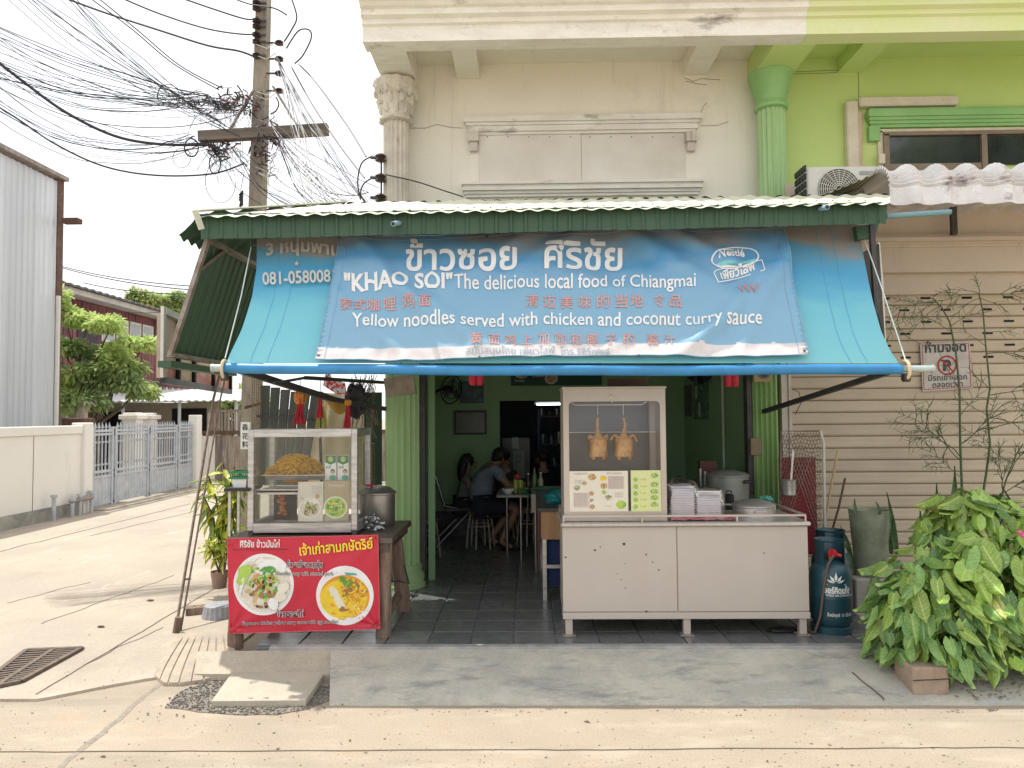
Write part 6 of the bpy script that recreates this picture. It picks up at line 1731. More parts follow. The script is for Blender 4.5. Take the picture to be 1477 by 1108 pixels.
# foam boxes in a thin bag
M['foam'] = flat('white_foam', (.84, .83, .85), .6, fine=.02)
def fbox(x0p, x1p, y0p, Y):
    a = P(x0p, y0p, Y); b = P(x1p, y0p, Y)
    mb = MB(); z = a.z; h = .0165
    mb.hexa([(a.x + .012, Y + .01, z), (b.x - .012, Y + .01, z), (b.x - .012, Y + .17, z), (a.x + .012, Y + .17, z), (a.x, Y, z + h * .9), (b.x, Y, z + h * .9), (b.x, Y + .18, z + h * .9), (a.x, Y + .18, z + h * .9)])
    mb.box(a.x - .003, b.x + .003, Y - .003, Y + .183, z + h * .9, z + h * 1.02)
    return mb
base_z = kzt + .016
def stack(n, x0p, x1p, lab, Y):
    a = P(x0p, 740, Y); o0 = None
    for i in range(n):
        z = base_z + i * .0185
        if o0 is None:
            mb = fbox(x0p, x1p, 740, Y); dz = a.z; mb.v = [V((p.x, p.y, p.z - dz + z)) for p in mb.v]
            o0 = mb.build('foam_box', M['foam']); tag(o0, lab, 'foam box', 'foam boxes stacked in a thin bag on the counter')
            zz0 = o0.location.z
        else:
            o = o0.copy(); COL.objects.link(o);  o.location.z = zz0 + i * .0185; o.location.x += R_.uniform(-.002, .002)
stack(13, 968, 1003, 'white foam food box in the taller left stack beside the cabinet', 5.60)
stack(11, 1005, 1041, 'white foam food box in the lower right stack on the counter', 5.61)
film = glass_mat('thin_white_film', (.90, .88, .90), .10, .25)
bx = [(960, 746), (963, 722), (966, 700), (968, 690), (978, 688), (992, 690), (1003, 694), (1008, 702), (1014, 700), (1026, 702), (1040, 703), (1046, 712), (1047, 730), (1048, 745)]
def bagf(u, v):
    k = u * (len(bx) - 1); i = min(int(k), len(bx) - 2); t = k - i
    x = bx[i][0] + (bx[i + 1][0] - bx[i][0]) * t; y = bx[i][1] + (bx[i + 1][1] - bx[i][1]) * t
    cx_, cy_ = 1004, 728; x = cx_ + (x - cx_) * (1 - .0 * v) ; 
    p0 = P(x, y, 5.70); q = P(cx_ + (x - cx_) * .96, min(746, y + 3 + 26 * v), 5.575)
    p = p0.lerp(q, min(1, v * 1.6)); p.z = max(kzt + .01, p.z - max(0, v - .6) * .35)
    p += V((0, .006 * noise.noise(p * 30), .004 * noise.noise(p * 25))); return p
mb = MB(); mb.grid(bagf, 60, 16); tag(mb.build('thin_bag', film, smooth=True), 'thin translucent bag wrapped over the two stacks of foam boxes', 'plastic bag')
mb = MB()
def pk_(u, v):
    p = P(968 + (1062 - 968) * u, 748 - 4 * v, 5.53 + .12 * v); p.z = kzt + .004 + .02 * v + .010 * noise.noise(V((u * 12, v * 5, 2))) + .010; return p
mb.grid(pk_, 50, 8, V((0, 0, .003))); tag(mb.build('pink_bag', mat('pink_film', (.72, .20, .26), .35, c2=(.80, .42, .46), sc=12, trans=.3), smooth=True), 'pink plastic bag lying flat under the foam boxes', 'plastic bag')
# steel pots on the counter and behind it
def pot(cx_px, py_base, Y, w_px, h_px, name, lab, m, lidh=.04, handles=True, knob=True):
    b = P(cx_px, py_base, Y); r = w_px / 2 * Y / F; h = h_px * Y / F
    t = thing(name, lab, 'pot', b)
    mb = MB(); mb.lathe(b, [(r * .93, 0), (r, .012), (r, h - .012), (r * 1.03, h - .006), (r * 1.03, h)], 40); mb.build('body', m, t, True)
    mb = MB(); mb.lathe(b + V((0, 0, h)), [(r * 1.05, 0), (r * 1.05, .006), (r * .9, lidh * .45), (r * .5, lidh * .85), (.001, lidh)], 40); mb.build('lid', m, t, True)
    if knob:
        mb = MB(); mb.tube([b + V((-.022, 0, h + lidh)), b + V((-.018, 0, h + lidh + .022)), b + V((.018, 0, h + lidh + .022)), b + V((.022, 0, h + lidh))], .006, 8); mb.build('knob', M['black'], t, True)
    if handles:
        for a in (-.75, math.pi + .75) if handles == 2 else (-math.pi / 2,):
            c_ = b + V((math.cos(a) * r, math.sin(a) * r, h * .62)); tx_ = V((-math.sin(a), math.cos(a), 0)); rd_ = V((math.cos(a), math.sin(a), 0))
            mb = MB(); mb.tube([c_ - tx_ * .045, c_ - tx_ * .04 + rd_ * .03 + V((0, 0, .008)), c_ + tx_ * .04 + rd_ * .03 + V((0, 0, .008)), c_ + tx_ * .045], .005, 8); mb.build('handle', M['inox'], t, True)
    return t
pot(1087, 746, 5.82, 57, 17, 'steel_pot', 'shiny steel pot with a flat lid on the right of the counter', M['inox'], .05, 1)
c = P(1105, 726, 5.95); mb = MB(); mb.ell(c + V((0, 0, .03)), (.055, .04, .03), 20, 12, jit=.6, js=20)
tag(mb.build('green_bag', mat('sea_green_film', (.12, .48, .36), .35, trans=.3), smooth=True), 'crumpled sea green plastic bag behind the steel pot lid', 'plastic bag')
# work table behind counter with rice cooker
wt = thing('work_table', 'dark work table behind the counter under the rice cooker', 'table', (P(1040, 760, 7.0).x, 7.0, FZ))
wz = P(1050, 722, 6.9).z
mb = MB(); mb.bbox(P(965, 722, 6.9).x, P(1085, 722, 6.9).x, 6.6, 7.3, wz - .04, wz, .004); mb.build('tabletop', M['darksteel'], wt)
for (x, y) in ((P(968, 722, 6.9).x, 6.62), (P(1082, 722, 6.9).x - .04, 6.62), (P(968, 722, 6.9).x, 7.25), (P(1082, 722, 6.9).x - .04, 7.25)):
    mb = MB(); mb.box(x, x + .04, y, y + .04, FZ, wz - .041); mb.build('leg', M['darksteel'], wt)
pot(1050, 722, 6.85, 58, 36, 'rice_cooker', 'big pale rice cooker with black lid handle behind the foam boxes', mat('cooker_grey', (.34, .35, .31), .4, m=.3, c2=(.30, .31, .27)), .05, 0)
mb = MB(); q = P(1076, 694, 6.75); mb.bbox(q.x - .04, q.x + .04, 6.66, 6.69, q.z - .015, q.z + .015, .005); tag(mb.build('cooker_grip', M['black']), 'black side grip of the rice cooker', 'handle')
pot(1052, 742, 6.2, 14, 26, 'dark_pot', 'small black pot between the foam boxes and the steel pot', M['black'], .02, 0)
c = P(985, 722, 6.9); pot(980, 722, 6.95, 44, 26, 'stock_pot', 'dull stock pot half hidden behind the tall cabinet', M['alum'], .03, 0)
mb = MB(); yb(1010, 665, 1034, 690, 7.2, 7.28, mb, Y=7.2); tag(mb.build('red_tin', mat('dull_red_tin', (.12, .03, .02), .5)), 'dull red tin box behind the rice cooker lid', 'tin')
for i, (a, b) in enumerate((((1003, 690), (1013, 722)), ((1010, 676), (1012, 722)), ((1017, 680), (1016, 722)))):
    mb = MB(); mb.tube([P(*a, 7.0), P(*b, 7.0)], .01, 6); tag(mb.build('cooking_utensil', M['offwhite'] if i else M['darksteel']), ('slanting pale utensil handle left of the red tin', 'upright pale utensil handle before the red tin', 'short utensil handle leaning on the rice cooker')[i], 'utensil')
# ------------------------------------------------------------------ inside the shop
M['stoolleg'] = mat('ivory_tube', (.52, .47, .36), .4, c2=(.40, .35, .27), sc=20)
M['stoolwood'] = mat('stool_wood', (.42, .25, .13), .45, c2=(.28, .15, .075), sc=5, stretch=(1, 5, 1))
M['chrome'] = mat('dull_chrome', (.45, .45, .44), .25, m=.9)
def make_stool(lab, x, y, h=.45, s=.16):
    t = thing('round_stool', lab, 'stool', (x, y, FZ), group='round wooden topped stools')
    t.rotation_euler = (0, 0, 0)
    mb = MB(); mb.lathe((x, y, FZ), [(s * .95, h - .03), (s, h - .02), (s, h - .005), (s * .96, h)], 28); mb.build('seat', M['stoolwood'], t, True)
    mb = MB()
    for zz_, rr_ in ((h * .62, s * .98), (h - .035, s * .86)): mb.tube([(x + math.cos(a) * rr_, y + math.sin(a) * rr_, FZ + zz_) for a in [2 * math.pi * i / 20 for i in range(20)]], .007, 6, closed=True)
    mb.build('ring', M['stoolleg'], t, True)
    for k in range(6):
        a = 2 * math.pi * (k + .25) / 6
        mb = MB(); mb.tube([(x + math.cos(a) * s * .8, y + math.sin(a) * s * .8, FZ + h - .03), (x + math.cos(a) * s * 1.0, y + math.sin(a) * s * 1.0, FZ + h * .5), (x + math.cos(a) * s * 1.12, y + math.sin(a) * s * 1.12, FZ)], .011, 7); mb.build('leg', M['stoolleg'], t, True)
    return t
def at_floor(px, py): return G(px, py, FZ)
s0_ = make_stool('stool under the seated man in the grey blue shirt', 0, 0) if False else None
g = at_floor(694, 792); SY = g.y + .12
man_x = P(693, 740, SY).x
make_stool('stool carrying the seated man in the grey blue shirt', man_x, SY)
def stool_at(px, py, lab):
    g = at_floor(px, py); make_stool(lab, P(px, py, g.y + .15).x, g.y + .15)
stool_at(613, 808, 'stool nearest the street, half hidden behind the left green column')
stool_at(728, 778, 'empty stool just behind the seated man below the dining table')
stool_at(765, 788, 'empty stool at the right leg of the dining table')
stool_at(757, 768, 'farthest stool in the dark beyond the dining table')
# dining table with things on it
dt_y = P(750, 714, 10.1).y
DZ = .75 + FZ
DYf = (CAMZ - DZ) * F / (714 - 598.5)
dxa, dxb = P(716, 714, DYf).x, P(770, 714, DYf).x
dtab = thing('dining_table', 'laid dining table with grey top and steel legs in front of the seated man', 'table', ((dxa + dxb) / 2, DYf + .4, FZ))
mb = MB(); mb.bbox(dxa, dxb + .55, DYf, DYf + .7, DZ - .03, DZ, .008); mb.build('tabletop', mat('grey_laminate', (.30, .30, .26), .35, c2=(.25, .25, .22)), dtab)
for (x, y) in ((P(751, 714, DYf).x, DYf + .05), (dxb + .48, DYf + .05), (dxa + .1, DYf + .65), (dxb + .48, DYf + .65)):
    mb = MB(); mb.cyl((x, y, FZ), (x, y, DZ - .031), .018, 10); mb.build('leg', M['chrome'], dtab, True)
def bottle(px, py, Y, r, h, m, lab, cap=None, name='bottle', cat='bottle'):
    b = P(px, py, Y); b.z = DZ
    t = thing(name, lab, cat, b, group='bottles and jars on the dining table')
    mb = MB(); mb.lathe(b, [(r * .9, 0), (r, .01), (r, h * .62), (r * .45, h * .78), (r * .4, h * .94)], 16); mb.build('body', m, t, True)
    mb = MB(); mb.lathe(b + V((0, 0, h * .94)), [(r * .5, 0), (r * .5, h * .06)], 12); mb.build('cap', cap or M['white'], t)
grn = mat('green_glass', (.12, .20, .06), .2); amb = mat('dark_sauce', (.05, .02, .01), .2); clr = mat('pale_liquid', (.42, .46, .30), .2)
bottle(762, 700, DYf + .3, .03, .22, amb, 'dark sauce bottle left among the bottles at the right of the table')
bottle(771, 700, DYf + .35, .032, .28, grn, 'tallest green bottle at the right of the dining table', M['red'])
bottle(780, 702, DYf + .3, .032, .23, clr, 'pale bottle at the far right of the dining table')
for px, lab in ((744, 'left tall glass of green drink on the table'), (751, 'right tall glass of green drink on the table')):
    b = P(px, 702, DYf + .2); b.z = DZ; mb = MB(); mb.lathe(b, [(.022, 0), (.03, .15), (.028, .15), (.022, .12)], 16); tag(mb.build('drink_glass', mat('pale_green_drink', (.36, .42, .10), .15), smooth=True), lab, 'glass')
    if px == 744: mb = MB(); mb.ell(b + V((.02, 0, .19)), (.035, .03, .03), 12, 8, jit=.4); tag(mb.build('red_jar_lid', M['red'], smooth=True), 'round red lid above the green drinks', 'lid')
for (px, Y, r, lab) in ((733, DYf + .15, .075, 'white noodle bowl in front of the seated man'), (757, DYf + .12, .06, 'small green bowl at the front edge of the table')):
    b = P(px, 708, Y); b.z = DZ; t = thing('bowl', lab, 'bowl', b)
    mb = MB(); mb.lathe(b, [(r * .5, 0), (r * .8, .03), (r, .06), (r * .95, .06), (r * .7, .03)], 24); mb.build('body', M['white'] if px == 733 else M['plastic_green'], t, True)
    mb = MB(); mb.ell(b + V((0, 0, .045)), (r * .8, r * .8, .02), 14, 6, jit=.5); mb.build('food', PR['tan'], t, True)
# steel chair of the woman
def steel_chair(x, y, rz, lab):
    t = thing('dining_chair', lab, 'chair', (x, y, FZ))
    R3 = Matrix.Rotation(rz, 3, 'Z')
    def L(p): return V((x, y, FZ)) + R3 @ V(p)
    mb = MB(); mb.hexa([L(p) for p in ((-.2, -.2, .43), (.2, -.2, .43), (.2, .2, .43), (-.2, .2, .43), (-.2, -.2, .47), (.2, -.2, .47), (.2, .2, .47), (-.2, .2, .47))]); mb.build('seat', M['darksteel'], t)
    mb = MB(); mb.hexa([L(p) for p in ((-.2, -.23, .55), (.2, -.23, .55), (.2, -.21, .55), (-.2, -.21, .55), (-.17, -.36, .95), (.17, -.36, .95), (.17, -.34, .95), (-.17, -.34, .95))]); mb.build('backrest', M['darksteel'], t)
    for s in (-1, 1):
        mb = MB(); mb.tube([L((s * .17, -.36, .97)), L((s * .21, -.22, .5)), L((s * .21, .2, .42)), L((s * .22, .28, 0))], .012, 8); mb.build('leg', M['chrome'], t, True)
        mb = MB(); mb.tube([L((s * .21, .1, .42)), L((s * .22, -.32, 0))], .012, 8); mb.build('leg', M['chrome'], t, True)
cg = P(657, 742, 9.6)
steel_chair(cg.x + .07, 9.55, rad(-80), 'dark steel framed chair of the woman by the green wall')
# box counter at the right with yellow wood panel and blue shelf
bcY = 6.55
bc = thing('side_cabinet', 'narrow table with a tan wooden apron and blue cloth next to the tall cabinet', 'table', (P(795, 880, bcY).x, bcY + .6, FZ))
xa1, xb1 = P(781, 790, bcY).x, P(835, 790, bcY).x; tz_ = P(795, 733, bcY).z
mb = MB(); mb.bbox(xa1, xb1, bcY, bcY + 1.5, tz_ - .28, tz_ - .03, .004); mb.build('wood_box', mat('tan_plywood', (.46, .27, .13), .6, c2=(.38, .21, .10), sc=3, stretch=(6, 6, .5)), bc)
mb = MB(); mb.box(xa1 - .03, xb1, bcY - .02, bcY + 1.5, tz_ - .029, tz_); mb.build('top', mat('dark_tabletop', (.08, .07, .06), .4), bc)
mb = MB(); mb.box(xa1 + .02, xb1, bcY + .06, bcY + .08, FZ + .12, tz_ - .281); mb.build('blue_cloth', flat('navy_cloth', (.012, .03, .10), .8), bc)
for (x, y) in ((xa1 + .01, bcY + .01), (xa1 + .01, bcY + 1.4)):
    mb = MB(); mb.box(x, x + .035, y, y + .035, FZ, tz_ - .281); mb.build('leg', M['inox'], bc)
mb = MB(); mb.bar((xa1 + .046, bcY + .03, FZ + .3), (xb1, bcY + .03, FZ + .3), .02, .03); mb.build('rail', M['inox'], bc)
mb = MB(); mb.box(xa1 - .028, xa1 - .003, bcY + .3, bcY + 1.4, FZ + .2, tz_ - .03); mb.build('side_board', mat('old_red_board', (.12, .05, .035), .6), bc)
# table with cloth behind it, bag on top
ttY = 7.9
tt = thing('cloth_table', 'table under a pale plastic cloth behind the tan wooden box', 'table', (P(790, 800, ttY).x, ttY + .4, FZ))
za = P(790, 713, ttY).z; xa2, xb2 = P(766, 715, ttY).x, P(830, 715, ttY).x
mb = MB(); mb.box(xa2 + .02, xb2, ttY, ttY + .8, za - .03, za); mb.build('tabletop', M['offwhite'], tt)
def tcf(u, v):
    if v < .5: return V((xa2 + (xb2 - xa2) * u, ttY - .01 + .8 * (1 - v * 2), za + .006 + .006 * noise.noise(V((u * 6, v * 6, 0)))))
    k = (v - .5) * 2; return V((xa2 + (xb2 - xa2) * u, ttY - .02 - .02 * math.sin(u * 20) * k, za + .004 - .2 * k * (1 - .5 * u)))
clm = mat('pale_plastic_cloth', (.48, .45, .36), .5, c2=(.42, .40, .32), sc=5)
mb = MB(); mb.grid(tcf, 30, 16, V((0, .003, 0))); mb.build('cloth', clm, tt, True)
def tcs(u, v): return V((xa2 - .03 - .02 * math.sin(u * 14) * v, ttY + .8 * (1 - u) - .01, za + .004 - (.38 - .1 * u) * v))
mb = MB(); mb.grid(tcs, 24, 12, V((.003, 0, 0))); mb.build('cloth_side', clm, tt, True)
for x in (xa2 + .05, xb2 - .05): mb = MB(); mb.cyl((x, ttY + .05, FZ), (x, ttY + .05, za - .031), .018, 8); mb.build('leg', M['chrome'], tt)
c = P(802, 727, 6.9); mb = MB(); mb.ell((c.x, 6.9, tz_ + .05), (.09, .08, .065), 24, 14, jit=.5, js=14)
tag(mb.build('turquoise_bag', mat('turquoise_film', (.02, .30, .32), .3, trans=.2), smooth=True), 'turquoise plastic bag on the table beside the tall cabinet', 'plastic bag')
c = P(788, 706, 8.2); mb = MB(); mb.ell((c.x, 8.2, za + .03), (.13, .08, .025), 20, 10, jit=.6, js=12); tag(mb.build('green_film', mat('green_film', (.10, .26, .16), .4), smooth=True), 'crumpled green plastic film on the cloth table', 'plastic bag')
# wall fan
fc_ = P(651, 562, 9.6)
fan_ = thing('wall_fan', 'dark wall fan with three blades near the ceiling of the left green wall', 'fan', fc_)
mb = MB(); n_ = V((.75, -.6, -.15)).normalized(); u_ = n_.cross(V((0, 0, 1))).normalized(); w_2 = n_.cross(u_)
for rr_ in (.05, .12, .19): mb.tube([fc_ + (u_ * math.cos(a) + w_2 * math.sin(a)) * rr_ + n_ * (.05 if rr_ < .1 else .02 if rr_ < .15 else 0) for a in [2 * math.pi * i / 28 for i in range(28)]], .005 if rr_ < .19 else .010, 5, closed=True)
for k in range(18): a = 2 * math.pi * k / 18; d_ = u_ * math.cos(a) + w_2 * math.sin(a); mb.tube([fc_ + n_ * .05 + d_ * .03, fc_ + d_ * .19], .002, 3)
mb.build('cage', M['black'], fan_)
for k in range(3):
    a = 2 * math.pi * k / 3 + .5; d_ = u_ * math.cos(a) + w_2 * math.sin(a); e_ = u_ * -math.sin(a) + w_2 * math.cos(a)
    mb = MB(); mb.prism([fc_ + d_ * .03 - e_ * .02, fc_ + d_ * .16 - e_ * .05, fc_ + d_ * .17 + e_ * .04 + n_ * .02, fc_ + d_ * .05 + e_ * .04 + n_ * .02], n_ * .003); mb.build('blade', mat('smoky_blade', (.10, .11, .12), .3) if k == 0 else bpy.data.materials['smoky_blade'], fan_)
mb = MB(); mb.cyl(fc_, fc_ - n_ * .12, .05, 12); mb.tube([fc_ - n_ * .1, fc_ - n_ * .2 - V((0, 0, .02)), V((RX0 + .005, fc_.y + .05, fc_.z - .06))], .018, 8); mb.build('motor', M['black'], fan_)
# pictures on back wall
def frame_(name, lab, q, Y, bm_, fm, w=3, cat='picture', draw=None):
    t = thing(name, lab, cat, P((q[0] + q[2]) / 2, q[3], Y))
    mb = MB(); yb(q[0], q[1], q[2], q[3], Y, Y + .012, mb, Y=Y); mb.build('print', bm_, t)
    mb = MB()
    for a in ((q[0] - w, q[1] - w, q[2] + w, q[1]), (q[0] - w, q[3], q[2] + w, q[3] + w), (q[0] - w, q[1] + .05, q[0], q[3] - .05), (q[2], q[1] + .05, q[2] + w, q[3] - .05)): yb(*a, Y - .01, Y + .02, mb, Y=Y)
    mb.build('frame', fm, t)
    if draw: draw(t, lambda x, y, o=.001: P(x, y, Y - o))
    return t
BY = RY1 - .03
frame_('framed_picture', 'grey picture in a black frame on the back wall left of the kitchen opening', (658, 595, 699, 624), BY, mat('grey_print', (.10, .105, .10), .3, c2=(.15, .155, .15), sc=5), M['black'])
frame_('framed_picture', 'bluish green picture high on the back wall beside the fan', (665, 552, 696, 580), BY, mat('teal_print', (.03, .07, .085), .4, c2=(.08, .15, .16), sc=8, lo=.45, hi=.55), mat('thin_frame', (.04, .08, .05), .5), 1.5)
def mdraw(t, f):
    dish(t, f, 752, 539, 10, 7, 'brown', 70, .001, .8); dish(t, f, 795, 546, 9, 8, 'brown', 71, .001, .8)
    mb = MB(); letter(mb, 'ข้าวซอย', lambda x, y: f(x, y, .002), 743, 551, 13, 5); letter(mb, 'ข้าวมันไก่', lambda x, y: f(x, y, .002), 768, 544, 16, 5); mb.build('lettering', M['white'], t)
card('menu_board', 'dark green menu board with dish pictures above the kitchen opening', (737, 520, 868, 556), BY, flat('menu_green', (.010, .075, .045)), mdraw, 'menu board', th=.02)
# red hanging decorations
def deco(px, py0, py1, Y, lab):
    mb = MB(); rr = random.Random(int(px))
    for dx in (-5, 5):
        c = P(px + dx, (py0 + py1) / 2, Y); s = Y / F
        mb.lathe((c.x, c.y, 0), [(4.0 * s, P(px, py1 - 3, Y).z), (5.6 * s, P(px, py1 - 7, Y).z), (5.6 * s, P(px, py0, Y).z)], 10)
    tag(mb.build('paper_decoration', mat('pink_red_paper', (.62, .03, .07), .6) if 'pink_red_paper' not in bpy.data.materials else bpy.data.materials['pink_red_paper'], smooth=True), lab, 'decoration', 'pink red paper decorations hanging under the awning')
deco(687, 528, 559, 6.3, 'pink red paper decoration hanging in front of the blue picture')
deco(1055, 528, 561, 6.3, 'pink red paper decoration hanging at the right side of the doorway')
# posters right wall
def side_card(name, lab, py0, py1, ya, yb2, m, cat='poster'):
    z1_ = lambda py, y: CAMZ + (601 - py) * y / F
    mb = MB(); mb.box(RX1 - .02, RX1 - .002, ya, yb2, z1_(py1, ya), z1_(py0, ya)); o = mb.build(name, m); tag(o, lab, cat); return o
pg = mat('green_dark_poster', (.02, .11, .06), .25, c2=(.06, .18, .10), sc=9, lo=.48, hi=.52, dirt=((.35, .34, .28), 7, .62, .8, (1, 1, 1)))
side_card('poster', 'large dark green poster with papers high on the right wall', 548, 610, 8.75, 9.45, pg)
side_card('poster', 'second dark poster further back on the right wall', 560, 606, 9.6, 10.0, mat('brown_dark_poster', (.05, .045, .04), .4, c2=(.12, .08, .08), sc=10))
for (ya, py0, py1, lab) in ((9.25, 562, 580, 'upper pale paper pinned on the dark green poster'), (9.1, 586, 606, 'lower pale paper pinned on the dark green poster')):
    z1_ = lambda py, y: CAMZ + (601 - py) * y / F
    mb = MB(); mb.box(RX1 - .026, RX1 - .021, ya, ya + .07, z1_(py1, ya), z1_(py0, ya)); tag(mb.build('pinned_paper', M['offwhite']), lab, 'paper')
mb = MB(); 
def dk(u, v):
    p = P(985 + 48 * u, 535 + 20 * math.sin(math.pi * u) * (1 - v), 8.6); p.y += .05 * math.sin(u * 12); return p
mb.grid(dk, 20, 6, V((0, -.004, 0))); tag(mb.build('dark_cloth', M['black'], smooth=True), 'dark cloth sagging above the posters on the right', 'cloth')
mb = MB(); xx = P(1033, 640, 8.3).x; mb.cyl((RX1 - .02, 8.05, FZ + .9), (RX1 - .02, 8.05, 2.6), .015, 8); tag(mb.build('wall_pipe', M['offwhite'], smooth=True), 'thin pale pipe running up the right green wall', 'pipe')
mb = yb(1083, 632, 1098, 657, 7.04, 7.07, Y=7.04, b=.004); tag(mb.build('door_box', mat('tan_box', (.32, .24, .15), .6)), 'small tan box on the dark door track at the right', 'box')
def cdraw(t, f):
    mb = MB(); 
    for r in (10, 7, 3.5):
        pass
    letter(mb, '◉', lambda x, y: f(x, y, .002), 1094, 546, 16, 14); mb.build('emblem', PR['ink'], t)
card('small_plaque', 'small tan plaque with a round dark emblem at the top of the right green pilaster', (1087, 520, 1112, 551), 7.0, flat('tan_plaque', (.40, .30, .16)), cdraw, 'plaque', th=.02)
mb = MB(); yb(878, 546, 935, 556, 6.2, 6.28, mb, Y=6.2); tag(mb.build('wooden_board', mat('brown_stick', (.14, .07, .04), .6)), 'brown wooden board lying on top of the tall cabinet', 'board')
mb = MB()
def tb_(u, v):
    p = P(868 + 60 * u, 553 - 10 * v * math.sin(math.pi * u), 5.9); return p
# kitchen beyond the opening
kt = thing('kitchen_shelf', 'dark kitchen shelves with shiny ware seen through the opening in the back wall', 'shelf', (P(800, 700, 12).x, 12.2, FZ))
x0, x1 = P(776, 650, 12.0).x, P(830, 650, 12.0).x
for py in (600, 640, 672, 700):
    z = P(800, py, 12.0).z; mb = MB(); mb.box(x0, x1, 12.0, 12.35, z - .02, z); mb.build('shelf_board', mat('blue_shelf', (.04, .07, .14), .4) if py == 600 else bpy.data.materials['blue_shelf'], kt)
for x in (x0, x1 - .03): mb = MB(); mb.box(x, x + .03, 12.0, 12.35, FZ, P(800, 590, 12).z); mb.build('upright', bpy.data.materials['blue_shelf'], kt)
rr = random.Random(12)
for i, (px, py, r, h) in enumerate(((781, 600, .08, .12), (792, 600, .1, .08), (803, 600, .09, .12), (783, 640, .08, .16), (795, 640, .1, .14), (806, 640, .07, .2), (785, 672, .07, .1), (799, 672, .09, .14), (790, 700, .1, .12))):
    b = P(px, py, 12.15); mb = MB(); mb.lathe((b.x, 12.15, b.z), [(r * .8, 0), (r, h), (r * .9, h)], 16); tag(mb.build('kitchen_pan', M['chrome'], smooth=True), ('left', 'middle', 'right', 'left', 'middle', 'right', 'left', 'right', 'single')[i] + ' shiny pan on the ' + ('top', 'top', 'top', 'second', 'second', 'second', 'third', 'third', 'lowest')[i] + ' kitchen shelf board', 'pan', 'pans on the kitchen shelves')
lamp = thing('tube_lamp', 'lit fluorescent tube lamp under the kitchen ceiling', 'lamp', P(795, 584, 11.0))
a, b = P(774, 583.5, 11.0), P(836, 582.5, 11.0)
em = bpy.data.materials.new('lamp_glow'); em.use_nodes = True; e_ = em.node_tree.nodes['Principled BSDF']; e_.inputs['Emission Color'].default_value = (.85, .95, 1, 1); e_.inputs['Emission Strength'].default_value = 1.6
mb = MB(); mb.cyl(a, b, .016, 10); mb.build('tube', em, lamp); mb = MB(); mb.box(a.x - .03, b.x + .03, 11.02, 11.06, a.z + .0, a.z + .04); mb.build('fitting', M['offwhite'], lamp)
mb = yb(740, 650, 757, 690, 10.6, 10.62, Y=10.6); tag(mb.build('white_notice', flat('dim_notice', (.42, .44, .42))), 'pale notice sheet standing behind the seated man', 'notice')
mb = MB(); letter(mb, 'เมนู', lambda x, y: P(x, y, 10.595), 743, 660, 8, 6); letter(mb, 'ราคา', lambda x, y: P(x, y, 10.595), 743, 668, 8, 6); tag(mb.build('notice_lettering', PR['ink']), 'black lettering of the pale notice sheet', 'lettering')
mb = yb(739, 631, 748, 647, 10.6, 10.62, Y=10.6); tag(mb.build('small_label', flat('small_label', (.55, .55, .50))), 'small square label above the pale notice sheet', 'label')
mb = MB(); mb.box(P(724, 650, 10.64).x, P(764, 650, 10.64).x, 10.63, 11.2, FZ, P(740, 632, 10.64).z); tag(mb.build('fridge', mat('dark_fridge', (.04, .045, .055), .3)), 'dark fridge behind the pale notice sheet', 'fridge')

# ------------------------------------------------------------------ people
M['skinp'] = mat('skin_tone', (.36, .20, .13), .5, c2=(.32, .17, .11), sc=8)
M['hair'] = mat('black_hair', (.012, .010, .010), .45, bump=.4, bsc=80)
def face(t, hc, fwd, s=1.0):
    """eyes, ears and mouth on a head centred at hc looking along fwd"""
    fwd = V(fwd).normalized(); rt = fwd.cross(V((0, 0, 1))).normalized(); up = rt.cross(fwd)
    mb = MB(); mb.ell(hc + fwd * .105 * s - up * .012, (.014, .016, .022), 8, 6); mb.ell(hc + fwd * .098 * s - up * .055, (.024, .012, .008), 8, 5)
    for k in (-1, 1): mb.ell(hc + rt * k * .080 * s - up * .01, (.012, .02, .03), 8, 6)
    mb.build('facial_features', M['skinp'], t, True)
    mb = MB()
    for k in (-1, 1): mb.ell(hc + fwd * .092 * s + rt * k * .032 + up * .012, (.012, .008, .006), 8, 5)
    mb.build('eyes', M['black'], t, True)
def hand(mb, c, d, s=1.0):
    """five fingered hand mesh pieces: c wrist, d direction"""
    d = V(d).normalized(); sd_ = d.cross(V((0, 0, 1))).normalized()
    mb.tube([c, c + d * .04, c + d * .075], [.022, .034, .030], 8)
    for k, l in ((-1.5, .05), (-.5, .065), (.5, .062), (1.5, .045)):
        a = c + d * .07 + sd_ * k * .016; mb.tube([a, a + d * l * .5 + V((0, 0, .004)), a + d * l * .95 - V((0, 0, .012))], [.0085, .008, .006], 6)
    a = c + d * .025 + sd_ * .028; mb.tube([a, a + sd_ * .02 + d * .02, a + sd_ * .024 + d * .05], [.010, .009, .007], 6)
